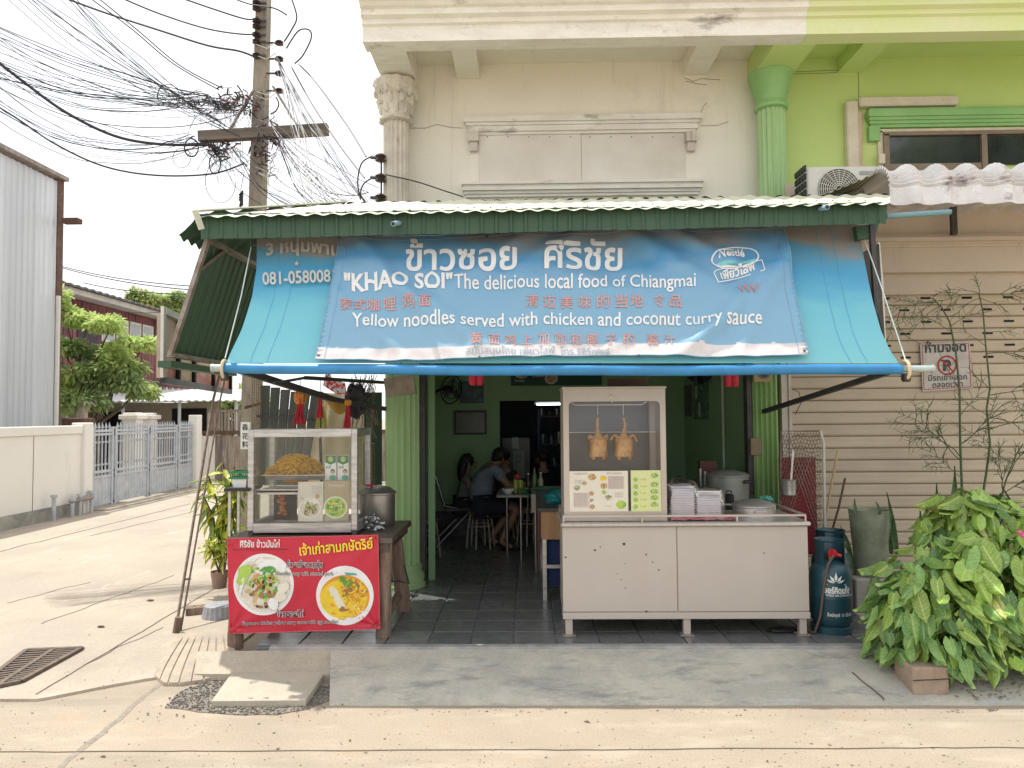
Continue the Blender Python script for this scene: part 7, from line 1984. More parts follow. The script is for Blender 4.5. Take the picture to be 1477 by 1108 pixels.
# man, seen from behind and slightly right, bent over his bowl
def man():
    x, y = man_x, SY; z0 = FZ + .45
    t = thing('person', 'black haired man in grey blue T-shirt and dark shorts bent over his bowl', 'person', (x, y, FZ))
    X = lambda px, py, Y: P(px, py, Y)
    hip = V((x + .0, y, z0 + .11)); wst = V((x + .0, y + .02, z0 + .26)); mid = V((x + .03, y + .03, z0 + .40)); ch = V((x + .09, y + .06, z0 + .52)); nb = V((x + .16, y + .08, z0 + .575)); hd0 = V((x + .20, y + .10, z0 + .60))
    hd = V((x + .245, y + .12, z0 + .66))
    shr = V((x + .20, y - .12, z0 + .53)); shl = V((x + .08, y + .24, z0 + .54))
    elr = V((x + .36, y - .20, z0 + .33)); wrr = V((x + .53, y - .05, z0 + .29)); ell_ = V((x + .32, y + .33, z0 + .32)); wrl = V((x + .50, y + .2, z0 + .31))
    hr = V((x + .05, y - .10, z0 + .07)); kr = V((x + .47, y - .14, z0 + .06)); ar = V((x + .22, y - .16, FZ + .09)); tr_ = V((x + .36, y - .19, FZ + .035))
    hl = V((x + .05, y + .11, z0 + .07)); kl = V((x + .46, y + .12, z0 + .05)); al = V((x + .10, y + .14, FZ + .09)); tl_ = V((x + .22, y + .12, FZ + .035))
    ar = V((x + .26, y - .16, FZ + .09)); tr_ = V((x + .40, y - .2, FZ + .035))
    J = {'hip': (hip, (.15, .13)), 'wst': (wst, (.14, .11)), 'mid': (mid, (.155, .12)), 'ch': (ch, (.16, .12)), 'nb': (nb, .062), 'hd0': (hd0, .055), 'hd': (hd, (.078, .09)), 'top': (hd + V((.02, 0, .06)), .065),
         'shr': (shr, .062), 'elr': (elr, .042), 'wrr': (wrr, .028), 'shl': (shl, .062), 'ell': (ell_, .042), 'wrl': (wrl, .028),
         'hr': (hr, .095), 'kr': (kr, .062), 'cr': (kr.lerp(ar, .4), .055), 'ar': (ar, .036), 'tr': (tr_, .030), 'hl': (hl, .095), 'kl': (kl, .062), 'cl': (kl.lerp(al, .4), .055), 'al': (al, .036), 'tl': (tl_, .030)}
    E = [('hip', 'wst'), ('wst', 'mid'), ('mid', 'ch'), ('ch', 'nb'), ('nb', 'hd0'), ('hd0', 'hd'), ('hd', 'top'), ('ch', 'shr'), ('shr', 'elr'), ('elr', 'wrr'), ('ch', 'shl'), ('shl', 'ell'), ('ell', 'wrl'), ('hip', 'hr'), ('hr', 'kr'), ('kr', 'cr'), ('cr', 'ar'), ('ar', 'tr'), ('hip', 'hl'), ('hl', 'kl'), ('kl', 'cl'), ('cl', 'al'), ('al', 'tl')]
    skin_mesh('body', J, E, M['skinp'], t, root='hip')
    Js = {'hip': (hip + V((0, 0, -.03)), (.172, .155)), 'wst': (wst, (.165, .14)), 'mid': (mid, (.178, .148)), 'ch': (ch, (.178, .142)), 'nb': (nb + V((-.03, -.02, -.04)), .085), 'shr': (shr, .085), 'elr': (shr.lerp(elr, .62), .072), 'shl': (shl, .085), 'ell': (shl.lerp(ell_, .62), .072)}
    skin_mesh('shirt', Js, [('hip', 'wst'), ('wst', 'mid'), ('mid', 'ch'), ('ch', 'nb'), ('ch', 'shr'), ('shr', 'elr'), ('ch', 'shl'), ('shl', 'ell')], mat('grey_blue_tee', (.21, .25, .32), .85, c2=(.17, .205, .27), sc=9, stretch=(1, 1, 2), bump=.5, bsc=12), t, root='hip')
    Jp = {'hip': (hip - V((0, 0, .04)), (.17, .15)), 'hr': (hr, .115), 'kr': (hr.lerp(kr, .85), .088), 'hl': (hl, .115), 'kl': (hl.lerp(kl, .85), .088)}
    skin_mesh('shorts', Jp, [('hip', 'hr'), ('hr', 'kr'), ('hip', 'hl'), ('hl', 'kl')], mat('navy_shorts', (.018, .022, .035), .8), t, root='hip')
    mb = MB(); mb.ell(hd + V((-.005, 0, .035)), (.098, .098, .098), 22, 16, jit=.12, js=24); mb.ell(hd + V((-.05, .0, -.01)), (.06, .085, .07), 16, 12, jit=.12, js=24); mb.build('hair', M['hair'], t, True)
    face(t, hd + V((.02, -.01, -.01)), (.8, .25, -.35))
    mb = MB(); hand(mb, wrr, (.6, .6, .05)); hand(mb, wrl, (.8, -.3, .0)); mb.build('hands', M['skinp'], t, True)
    mb = MB()
    for a in (tr_, tl_): mb.ell((a.x - .04, a.y + .0, FZ + .012), (.13, .05, .012), 16, 6)
    mb.build('sandals', M['black'], t, True)
    print('man head px', hd)
man()
def seated(name_lab, x, y, zs, rz, hairlong, shirt, trousers, lean=.05, s=.95):
    t = thing('person', name_lab, 'person', (x, y, FZ))
    R3 = Matrix.Rotation(rz, 3, 'Z')
    def L(a, b, c): return V((x, y, zs)) + R3 @ V((a * s, b * s, c * s))
    J = {'hip': (L(0, 0, .10), (.14, .12)), 'wst': (L(0, lean * .5, .27), (.115, .10)), 'ch': (L(0, lean, .44), (.14, .105)), 'nb': (L(0, lean + .01, .57), .048), 'hd0': (L(0, lean + .02, .63), .045), 'hd': (L(0, lean + .03, .71), (.072, .085)), 'top': (L(0, lean + .025, .78), .06),
         'sr': (L(.15, lean, .50), .052), 'er': (L(.21, .10, .28), .036), 'wr': (L(.12, .32, .30), .024), 'sl': (L(-.15, lean, .50), .052), 'el': (L(-.21, .10, .28), .036), 'wl': (L(-.12, .32, .30), .024),
         'hr': (L(.09, .02, .06), .085), 'kr': (L(.10, .42, .04), .055), 'ar': (L(.10, .40, -.36), .034), 'tr': (L(.10, .52, -.42), .028), 'hl': (L(-.09, .02, .06), .085), 'kl': (L(-.10, .42, .04), .055), 'al': (L(-.10, .40, -.36), .034), 'tl': (L(-.10, .52, -.42), .028)}
    E = [('hip', 'wst'), ('wst', 'ch'), ('ch', 'nb'), ('nb', 'hd0'), ('hd0', 'hd'), ('hd', 'top'), ('ch', 'sr'), ('sr', 'er'), ('er', 'wr'), ('ch', 'sl'), ('sl', 'el'), ('el', 'wl'), ('hip', 'hr'), ('hr', 'kr'), ('kr', 'ar'), ('ar', 'tr'), ('hip', 'hl'), ('hl', 'kl'), ('kl', 'al'), ('al', 'tl')]
    skin_mesh('body', J, E, M['skinp'], t, root='hip')
    Js = {'hip': (J['hip'][0], (.158, .138)), 'wst': (J['wst'][0], (.14, .125)), 'ch': (J['ch'][0], (.162, .125)), 'sr': (J['sr'][0], .070), 'er': (J['sr'][0].lerp(J['er'][0], .5), .058), 'sl': (J['sl'][0], .070), 'el': (J['sl'][0].lerp(J['el'][0], .5), .058)}
    skin_mesh('shirt', Js, [('hip', 'wst'), ('wst', 'ch'), ('ch', 'sr'), ('sr', 'er'), ('ch', 'sl'), ('sl', 'el')], shirt, t, root='hip')
    Jp = {'hip': (J['hip'][0] - V((0, 0, .03)), (.155, .135)), 'hr': (J['hr'][0], .1), 'kr': (J['kr'][0], .07), 'ar': (J['ar'][0], .05), 'hl': (J['hl'][0], .1), 'kl': (J['kl'][0], .07), 'al': (J['al'][0], .05)}
    skin_mesh('trousers', Jp, [('hip', 'hr'), ('hr', 'kr'), ('kr', 'ar'), ('hip', 'hl'), ('hl', 'kl'), ('kl', 'al')], trousers, t, root='hip')
    hd = J['hd'][0]; b = R3 @ V((0, 1, 0))
    mb = MB(); mb.ell(hd - b * .015 + V((0, 0, .035)), (.092, .092, .09), 22, 14, jit=.08, js=20)
    if hairlong: mb.tube([hd - b * .03 + V((0, 0, .05)), hd - b * .07 - V((0, 0, .05)), hd - b * .085 - V((0, 0, .16)), hd - b * .08 - V((0, 0, .26))], [.08, .075, .065, .03], 14)
    mb.build('hair', M['hair'], t, True)
    face(t, hd, b)
    mb = MB(); hand(mb, J['wr'][0], b); hand(mb, J['wl'][0], b); mb.build('hands', M['skinp'], t, True)
seated('woman with long black hair and grey top sitting on the chair by the green wall', P(668, 740, 9.55).x, 9.55, FZ + .42, rad(-80), True, mat('grey_top', (.17, .19, .18), .85, bump=.3, bsc=14), mat('dark_trousers', (.02, .02, .025), .8), s=.86)
seated('person in a black top sitting at the far right side of the dining table', P(790, 740, 9.4).x, 9.9, FZ + .42, rad(50), False, mat('black_top', (.012, .012, .014), .8), mat('black_trousers', (.012, .012, .013), .8), s=.9)
seated('person half hidden behind the man in the grey blue shirt', P(728, 735, 9.9).x, 10.0, FZ + .42, rad(170), False, mat('dark_grey_top', (.05, .05, .055), .8), M['black'], s=.92)
# ------------------------------------------------------------------ gas cylinders
gasM = mat('teal_paint', (.013, .06, .08), .38, c2=(.02, .075, .095), sc=6, fine=.04, coat=.2, dirt=((.10, .10, .09), 22, .70, .7, (1, 1, 1)))
def gas(cx, cy, z0, lab, marks):
    t = thing('gas_cylinder', lab, 'gas cylinder', (cx, cy, z0)); r = .152; o = V((cx, cy, z0))
    mb = MB(); mb.lathe(o, [(r * .93, .0), (r * .96, .005), (r * .98, .06), (r * .88, .07)], 40); mb.build('foot_ring', gasM, t, True)
    mb = MB(); mb.lathe(o, [(r * .5, .065), (r * .85, .075), (r * .98, .11), (r, .14), (r, .27), (r * 1.012, .275), (r * 1.012, .287), (r, .292), (r, .42), (r * .97, .46), (r * .86, .50), (r * .66, .53), (r * .3, .545)], 40); mb.build('body', gasM, t, True)
    mb = MB(); rc_ = r * .72; n = 48; vs = []; fs = []
    op = lambda a: abs(((a + math.pi / 2 + math.pi) % (2 * math.pi)) - math.pi) < .75     # opening to the front
    for rr_ in (rc_, rc_ - .006):
        for (z, k) in ((.50, 1), (.69, 1.0), (.70, 1.06)):
            for i in range(n): a = 2 * math.pi * i / n; vs.append(o + V((math.cos(a) * rr_ * k, math.sin(a) * rr_ * k, z)))
    for s_ in (0, 3 * n):
        for i in range(n):
            j = (i + 1) % n; a = 2 * math.pi * (i + .5) / n
            if not op(a): fs.append((s_ + i, s_ + j, s_ + n + j, s_ + n + i))
            fs.append((s_ + n + i, s_ + n + j, s_ + 2 * n + j, s_ + 2 * n + i))
    mb.add(vs, fs); mb.build('collar', gasM, t, True)
    mb = MB(); mb.cyl(o + V((0, 0, .54)), o + V((0, 0, .60)), .02, 12); mb.cyl(o + V((0, -.02, .60)), o + V((0, -.06, .60)), .018, 10); mb.build('valve', mat('brass', (.45, .30, .10), .4, m=.8) if 'brass' not in bpy.data.materials else bpy.data.materials['brass'], t, True)
    if marks:
        mb = MB(); mb.lathe(o + V((.0, -.05, .60)), [(.012, -.03), (.03, -.022), (.034, 0), (.026, .03), (.012, .035)], 10, fl=5, fd=.01); mb.tube([o + V((.02, -.08, .60)), o + V((.05, -.09, .59))], .012, 8); mb.build('regulator', M['red'], t, True)
        fn = lambda x, y: o + V((math.sin(x) * (r + .0022), -math.cos(x) * (r + .0022), y))
        f2 = lambda x, y: fn(x / r, -y)
        mb = MB(); letter(mb, 'ออร์คิดแก๊ส', f2, -.105, -.325, .20, .062, bold=.04, sub=.15); letter(mb, 'WORLD GAS (THAILAND) LTD', f2, -.095, -.303, .22, .021, bold=.02, sub=.4); letter(mb, 'น้ำหนักสุทธิ  15  กิโลกรัม', f2, -.085, -.155, .19, .032, bold=.02, sub=.3)
        for (a0, l, w) in ((0, .075, .022), (.62, .062, .02), (-.62, .062, .02), (1.15, .062, .016), (-1.15, .062, .016)):
            c_ = V((-.02, .395)); d_ = V((math.sin(a0), math.cos(a0))); e_ = V((d_.y, -d_.x))
            c_ = c_ + d_ * .012; pts = [c_, c_ + d_ * l * .45 + e_ * w * .5, c_ + d_ * l, c_ + d_ * l * .45 - e_ * w * .5]
            mb.add([fn(p.x / r, p.y) for p in pts], [(0, 1, 2, 3)])
        mb.add([fn(x / r, y) for x, y in ((-.095, .392), (.06, .392), (.045, .386), (-.08, .386))], [(0, 1, 2, 3)])
        mb.build('lettering', M['white'], t)
    return t
gb = P(1203, 921, 5.62); gas(gb.x, 5.66, .128, 'teal gas cylinder with white lotus mark and lettering beside the counter', True)
gas(P(1199, 780, 6.1).x, 6.12, .128, 'second teal gas cylinder hidden behind the lettered one', False)
mb = MB(); q = V((gb.x - .02, 5.56, .128 + .60)); mb.tube([q + V((.0, -.02, 0)), q + V((-.05, -.04, -.06)), q + V((-.085, -.03, -.25)), q + V((-.11, -.02, -.45)), q + V((-.15, -.01, -.57)), q + V((-.22, .1, -.585))], .0095, 8)
tag(mb.build('gas_hose', mat('brown_hose', (.15, .09, .07), .5), smooth=True), 'brown rubber hose running down from the gas cylinder to the counter', 'hose')
for i, (px, py) in enumerate(((1128, 912), (1136, 913))):
    p = G(px, py, FZ); mb = MB(); mb.ell((p.x, p.y + .05 * i, FZ + .016), (.12, .045, .016), 16, 6, jit=.2); tag(mb.build('rubber_sandal', M['black'], smooth=True), ('left', 'right')[i] + ' black rubber sandal under the right end of the counter', 'sandal')
# grill rack with red board and ladle
rk = thing('grill_rack', 'tall rusty wire grill rack with a pale bent top leaning behind the counter', 'rack', P(1158, 780, 6.6))
mb = MB(); RY = 6.6
mb.tube([P(1125, 780, RY), P(1126, 622, RY), P(1183, 622, RY)], .008, 6); mb.cur = 1; mb.tube([P(1183, 621, RY - .01), P(1188, 640, RY - .01), P(1190, 780, RY - .01)], .013, 6); mb.cur = 0
for i in range(13):
    for s_ in (1, -1):
        x0 = 1127 + i * 4.6; a, b = (x0, 624), (x0 + s_ * 56, 780)
        if b[0] > 1184: tt_ = (1184 - a[0]) / (b[0] - a[0]); b = (1184, a[1] + (b[1] - a[1]) * tt_)
        if b[0] < 1127: tt_ = (1127 - a[0]) / (b[0] - a[0]); b = (1127, a[1] + (b[1] - a[1]) * tt_)
        mb.tube([P(*a, RY), P(*b, RY)], .0035, 3); 
for j in range(26):
    y = 628 + j * 5.6; mb.tube([P(1127, y, RY + .004), P(1140, y + 3, RY), P(1155, y - 2, RY + .004), P(1170, y + 3, RY), P(1184, y, RY + .004)], .003, 3)
mb.build('wires', [M['rebar'], M['offwhite']], rk)
mb = yb(1126, 660, 1178, 800, 6.66, 6.69, Y=6.66); tag(mb.build('red_board', mat('dark_red_board', (.28, .015, .03), .5, c2=(.22, .012, .025), sc=3)), 'dark red board standing behind the grill rack', 'board')
mb = MB(); c = P(1138, 715, 6.5); r = .062; mb.lathe(c, [(r * .8, 0), (r * .95, .01), (r, .13), (r * 1.04, .14)], 20); mb.bar(c + V((.02, 0, .12)), P(1144, 650, 6.5), .018, .006); tag(mb.build('steel_scoop', M['inox'], smooth=True), 'steel scoop pot hanging by its handle on the grill rack', 'scoop')
for i, (a, b, m_, lab) in enumerate((((1208, 650), (1184, 790), 'tan', 'thin yellow wooden stick leaning against the shutter'), ((1219, 690), (1196, 780), 'rust', 'crooked brown branch leaning beside the yellow stick'), ((1188, 660), (1186, 800), 'rust', 'rusty rod standing at the edge of the grill rack'))):
    mb = MB(); A, B2 = P(*a, 6.9), P(*b, 6.8); mb.tube([A, A.lerp(B2, .5) + V((.01 * i, 0, 0)), B2], .010, 6); tag(mb.build('stick', PR['tan'] if m_ == 'tan' else M['rust']), lab, 'stick')
# wall socket wires on the shutter side
mb = MB(); mb.tube([P(1143, 562, 7.05), P(1152, 565, 7.04), P(1156, 580, 7.04), P(1147, 598, 7.05)], .004, 4); tag(mb.build('loose_wire', M['black']), 'loose black wire at the left edge of the beige shutter', 'wire')
# ------------------------------------------------------------------ no parking sign
sg = thing('no_parking_sign', 'weathered white no parking sign with red border and Thai lettering on the beige shutter', 'sign', P(1365, 564, 7.16))
SP = lambda x, y, o=.0: P(x, y, 7.16 - o)
mb = MB(); q = [SP(1327, 496), SP(1399, 493), SP(1403, 560), SP(1331, 565)]; mb.prism(q[::-1], (0, .004, 0)); mb.build('plate', mat('dirty_sign_white', (.58, .55, .50), .6, c2=(.48, .44, .40), sc=8, dirt=((.3, .22, .16), 10, .66, .6, (1, 1, 1))), sg)
rdm = flat('sign_red', (.45, .03, .04), .6)
def st2(mb, pts, w, o=.0015):
    Q = [SP(x, y, o) for x, y in pts]
    for a, b in zip(Q[:-1], Q[1:]): s_ = (b - a).cross(V((0, 1, 0))).normalized() * w; mb.add([a - s_, a + s_, b + s_, b - s_], [(0, 1, 2, 3)])
mb = MB(); st2(mb, [(1330, 498.5), (1397, 495.5), (1400.5, 558), (1333, 562), (1330, 498.5)], .0035)
st2(mb, [(1366 + 13 * math.cos(a), 527 + 13 * math.sin(a)) for a in [2 * math.pi * i / 40 for i in range(41)]], .009); st2(mb, [(1357, 518), (1375, 536)], .007, .003); mb.build('red_marks', rdm, sg)
mb = MB(); f3 = lambda x, y: SP(x, y, .0022); letter(mb, 'ห้ามจอด', f3, 1334, 508.5, 60, 19, bold=.035, rot=-.03); letter(mb, 'P', f3, 1360, 534.5, 12, 21, bold=.06); letter(mb, 'มีรถเข้า-ออก', f3, 1339, 549.5, 56, 11, bold=.02, rot=-.04); letter(mb, 'ตลอดเวลา', f3, 1345, 559.5, 44, 11, bold=.02, rot=-.05)
mb.build('lettering', PR['ink'], sg)
mb = MB(); mb.tube([P(1300, 480, 7.14), P(1312, 488, 7.15), P(1329, 497, 7.15)], .003, 4); tag(mb.build('sign_wire', M['black']), 'black wire holding the no parking sign to the shutter', 'wire')
# ------------------------------------------------------------------ philodendron hedge
def philo_mesh(nm, mats, var):
    mb = MB(); rr = random.Random(var); nu, nv = 8, 13
    def f(u, v):   # v 0 base (top, at stalk) .. 1 tip; x across, z down
        t = v; s = (u - .5) * 2
        w = (.33 * math.sin(math.pi * min(1, (t * .86 + .20))) ** .8 + .06 * math.exp(-((t - .08) / .12) ** 2)) * (1 - t ** 9)
        lob = .16 * math.exp(-((abs(s) - .62) / .34) ** 2) * max(0, 1 - t * 5)      # two lobes above the stalk
        x = s * w * .95; y = -t + lob * 1.3 - .02
        cup = .10 * abs(s) ** 1.3 - .02
        rip = .022 * math.sin(t * 30 - abs(s) * 5) * (abs(s) > .12) * (1 - t)
        bend = -.22 * t * t + .03 * math.sin(s * 3 + var)
        return V((x, cup + rip + bend, y))
    mb.grid(f, nu, nv)
    o = mb.build(nm, mats, None, True, origin=(0, 0, 0)); me = o.data; bpy.data.objects.remove(o); return me
def leafm(name, c, c2, r=.38):
    ma = mat(name, c, r, c2=c2, sc=7, trans=.22, coat=.25, vary=.28, fine=.02, dirt=((min(1, c[0] * 1.7 + .12), min(1, c[1] * 1.25 + .08), c[2] * 1.3), 5, .60, .55, (1, 1, 1)), bump=.15, bsc=30)
    nt = ma.node_tree; L = nt.links.new; bs = nt.nodes['Principled BSDF']; src = bs.inputs['Base Color'].links[0].from_socket
    tc = [n for n in nt.nodes if n.type == 'TEX_COORD'][0]; sp = _n(nt, 'ShaderNodeSeparateXYZ'); L(tc.outputs['Object'], sp.inputs[0])
    def mth(op, a, b): n = _n(nt, 'ShaderNodeMath', operation=op); [L(q, n.inputs[i]) if hasattr(q, 'links') else setattr(n.inputs[i], 'default_value', q) for i, q in enumerate((a, b))]; return n.outputs[0]
    ax = mth('ABSOLUTE', sp.outputs[0], 0); mid = mth('LESS_THAN', ax, .022)
    sv = mth('GREATER_THAN', mth('SINE', mth('MULTIPLY', mth('SUBTRACT', sp.outputs[2], mth('MULTIPLY', ax, .55)), 52.0), 0), .86)
    k = mth('MULTIPLY', mth('MAXIMUM', mid, mth('MULTIPLY', sv, .55)), .6)      # pale midrib and side veins
    mx = _n(nt, 'ShaderNodeMix', data_type='RGBA'); mx.inputs[7].default_value = (min(1, c[0] * 1.5 + .16), min(1, c[1] * 1.25 + .14), c[2] * 1.5 + .05, 1); L(k, mx.inputs[0]); L(src, mx.inputs[6]); L(mx.outputs[2], bs.inputs['Base Color'])
    return ma
LM = [leafm('philo_green', (.24, .42, .11), (.17, .33, .08)), leafm('philo_deep', (.14, .28, .08), (.10, .22, .065)), leafm('philo_lime', (.36, .52, .10), (.24, .42, .08)), leafm('philo_yellow', (.62, .60, .20), (.42, .50, .12))]
PM = [philo_mesh('leaf', LM[k % 4], k) for k in range(8)]
def philo(label, base, cen, rad3, n, seed, size=(.10, .19), lime=.2):
    t = thing('philodendron', label, 'plant', base, group='potted philodendrons before the shutter'); rr = random.Random(seed); b = V(base); st = MB(); k = 0; tries = 0; pts = []
    while k < n and tries < 30000:
        tries += 1
        th = rr.uniform(-math.pi, math.pi); cz = rr.uniform(-.85, 1); s_ = math.sqrt(1 - cz * cz)
        d = V((math.cos(th) * s_, math.sin(th) * s_, cz))
        if d.y > .45: continue
        q = rr.uniform(.62, 1.05) * (1 + .16 * noise.noise(d * 2.2 + V((seed, 0, 0))))
        p = V(cen) + V((d.x * rad3[0], d.y * rad3[1], d.z * rad3[2])) * q
        if p.z < .16: continue
        if any((p - o_).length < .038 for o_ in pts): continue
        pts.append(p)
        L_ = rr.uniform(*size); L_ *= (1.15 if d.z > .2 else .9)
        v_ = rr.random(); kind = 2 if v_ < lime * (1 + d.z) else 3 if v_ > .965 else (1 if rr.random() < .32 else 0)
        me = PM[kind + 4 * rr.randrange(2)]
        # leaf hangs: face outward, tip down and outward
        out = V((d.x, d.y - .25, 0)); out = out.normalized() if out.length > .1 else V((0, -1, 0))
        yaw = math.atan2(out.x, -out.y) + rr.gauss(0, .42)
        o = bpy.data.objects.new('leaf', me); COL.objects.link(o); o.parent = t; o.location = p - b
        o.rotation_euler = (-(.32 + .6 * max(0, d.z) + rr.gauss(0, .3)), rr.gauss(0, .3), yaw); o.scale = (L_ * rr.uniform(.72, 1.0), L_, L_)
        root = V((b.x + rr.uniform(-.07, .07), b.y + rr.uniform(-.07, .07), b.z + .15)); st.tube([root, root.lerp(p, .6) + V((0, 0, .07)), p], .004, 4, cap=False); k += 1
    o = st.build('stalks', mat('stalk_green', (.10, .18, .04), .5) if 'stalk_green' not in bpy.data.materials else bpy.data.materials['stalk_green'], t); o['kind'] = 'stuff'
def C(px, py, Y): return P(px, py, Y)
c = C(1318, 890, 5.05); philo('left philodendron with deep green hanging leaves growing from the front planter block', (c.x + .1, 4.95, .05), (c.x + .12, 5.05, c.z), (.41, .40, .47), 298, 3, lime=.22)
c = C(1428, 880, 5.0); philo('right philodendron with bright lime leaves behind the second planter block', (c.x, 5.0, .05), (c.x + .03, 5.05, c.z + .02), (.44, .40, .48), 298, 4, lime=.45)
c = C(1392, 768, 5.45); philo('upper philodendron with large pale leaves rising in front of the shutter', (c.x, 5.6, .12), (c.x + .1, 5.5, c.z - .03), (.40, .28, .34), 150, 5, (.13, .24), .45)
c = C(1500, 850, 5.0); philo('philodendron cut off by the right edge of the photograph', (c.x, 5.1, .05), (c.x + .15, 5.1, c.z), (.36, .36, .62), 170, 6, lime=.4)
# plant pots and planter blocks
M['pot'] = mat('mossy_pot', (.36, .38, .27), .9, c2=(.22, .26, .16), sc=5, bump=.4, dirt=((.42, .42, .33), 14, .58, .6, (1, 1, .6)))
def tall_pot(px0, px1, py0, py1, Y, lab, name='plant_pot', m=None):
    b = P((px0 + px1) / 2, py1, Y); r = (px1 - px0) / 2 * Y / F; h = P(0, py0, Y).z - P(0, py1, Y).z
    t = thing(name, lab, 'plant pot', b); mb = MB(); mb.lathe(b, [(r * .72, 0), (r * .8, h * .3), (r * .94, h * .8), (r, h), (r * .9, h), (r * .86, h * .9), (.001, h * .88)], 32, jit=.004); mb.build('pot', m or M['pot'], t, True); return t
tall_pot(1229, 1285, 737, 835, 6.35, 'tall mossy grey green pot standing before the shutter')
mb = MB(); a = P(1226, 830, 6.3); mb.bbox(a.x, a.x + .5, 6.2, 6.7, .125, P(1226, 832, 6.3).z, .01); tag(mb.build('concrete_block', M['apron']), 'grey concrete block carrying the tall mossy pot', 'block')
for i, (q, Y, lab) in enumerate((((1311, 968, 1366, 1009), 4.68, 'pale planter block under the left philodendron'), ((1378, 962, 1432, 992), 4.85, 'brownish planter block half hidden under the right philodendron'))):
    a = P(q[0], q[3], Y); b = P(q[2], q[3], Y); zt = P(q[0], q[1], Y).z + .02
    mb = MB(); mb.bbox(a.x + .03, b.x + .02, Y, Y + .24, a.z * 0 + .02, zt, .01); o = thing('planter_block', lab, 'planter', ((a.x + b.x) / 2, Y, .02)); mb.build('block', mat('tan_block', (.40, .31, .23), .9, c2=(.30, .22, .16), sc=7, bump=.4) if 'tan_block' not in bpy.data.materials else bpy.data.materials['tan_block'], o)
    mb = MB(); mb.tube([(a.x + .028, Y - .003, zt * .6), (b.x + .022, Y - .003, zt * .6 + .01)], .003, 4); mb.build('string', M['black'], o)
# leaf litter
mb = MB(); rr = random.Random(3)
for k in range(260):
    x = rr.uniform(P(1340, 1010, 4.7).x, 3.9); y = rr.uniform(4.62, 5.0); s_ = rr.uniform(.006, .03); z = apz(0, min(1, max(0, (y - 4.58) / .7))) + .008
    d_ = rr.uniform(0, 6.28); mb.prism([V((x, y, z)), V((x + math.cos(d_) * s_, y + math.sin(d_) * s_, z)), V((x + math.cos(d_ + .5) * s_ * 1.3, y + math.sin(d_ + .5) * s_ * 1.3, z + .004))], (0, 0, -.002))
tag(mb.build('leaf_litter', mat('dry_litter', (.16, .11, .07), .9, c2=(.30, .24, .14), sc=30)), 'dry leaf litter on the cement beneath the philodendrons', kind='stuff')
# snake plants
snM = mat('snake_leaf', (.04, .09, .035), .45, c2=(.08, .14, .05), sc=8, stretch=(1, 1, 3))
def sword(x, y, z0, h, w, lean, i):
    mb = MB(); vs = []; n = 8
    for k in range(n + 1):
        t = k / n; ww = w * (math.sin(math.pi * min(1, t * .8 + .22)) ** .7) * (1 - t ** 5); cx = x + lean * t * t * h; yy = y + .02 * math.sin(t * 3 + i)
        vs += [(cx - ww / 2, yy - .004, z0 + t * h), (cx, yy + .012, z0 + t * h), (cx + ww / 2, yy - .004, z0 + t * h), (cx, yy + .004, z0 + t * h)]
    fs = []
    for k in range(n):
        a = k * 4
        for m in range(4): fs.append((a + m, a + (m + 1) % 4, a + 4 + (m + 1) % 4, a + 4 + m))
    mb.add(vs, fs); return mb
def swords(label, lst):
    t = thing('snake_plant', label, 'plant', P(lst[0][0], lst[0][2], 6.2))
    for i, (px, py0, py1, w, ln) in enumerate(lst):
        a = P(px, py1, 6.15); b = P(px, py0, 6.15); sword(a.x, 6.15, a.z, b.z - a.z, w, ln, i).build('leaf', snM, t, True)
swords('snake plant with dark sword leaves round the mossy pot', [(1293, 710, 800, .05, -.12), (1287, 745, 800, .045, .02), (1228, 758, 820, .045, -.25), (1232, 778, 830, .04, -.35), (1267, 724, 742, .03, -.1), (1233, 720, 742, .03, .1)])
swords('snake plant leaves standing behind the upper philodendron', [(1354, 698, 770, .065, 0), (1379, 672, 770, .07, .0), (1326, 735, 770, .04, .02), (1470, 700, 790, .05, -.25), (1462, 735, 800, .06, -.5)])
mb = MB()
for (px, py, c) in ((1471, 768, 0), (1476, 773, 0)): mb.ell(P(px, py, 4.9), (.018, .012, .016), 8, 6, jit=.4)
tag(mb.build('pink_flower', flat('pink_petal', (.75, .12, .30))), 'small pink flower at the right edge above the philodendron', 'flower')
# wispy stem plants in front of the shutter
twM = mat('wispy_stem', (.06, .11, .035), .6, c2=(.10, .13, .05), sc=12)
def wisp(label, path, Y, seed, brs, r0=.011):
    t = thing('wispy_plant', label, 'plant', P(*path[0], Y)); rr = random.Random(seed); mb = MB()
    pts = [P(x, y, Y + .04 * math.sin(y * .02)) for x, y in path]; mb.tube(pts, [r0 * (1 - .5 * i / (len(pts) - 1)) for i in range(len(pts))], 6); mb.build('stem', twM, t, True)
    tw = MB()
    def br(p, d, L_, lev):
        q = [p]; n = 5
        for i in range(n):
            d = (d + V((rr.gauss(0, .16), rr.gauss(0, .12), rr.gauss(0, .14) - .05)) ).normalized(); p = p + d * L_ / n; q.append(p)
            if lev > 0 and i > 0:
                for s_ in (-1, 1):
                    if rr.random() < .92: br(p, (d + V((rr.gauss(0, .3) + s_ * .6 * d.z, rr.gauss(0, .3), s_ * .6 * abs(d.x) + rr.gauss(0, .2)))).normalized(), L_ * rr.uniform(.3, .5), lev - 1)
        tw.tube(q, [(.0055 if lev == 2 else .0042 if lev else .0033) * (1 - .6 * i / n) for i in range(n + 1)], 3, cap=False)
    for (x, y, ang, L_, lev) in brs: br(P(x, y, Y), V((math.cos(ang), -.1, math.sin(ang))), L_, lev)
    o = tw.build('twigs', twM, t); o['kind'] = 'stuff'
A = math.pi
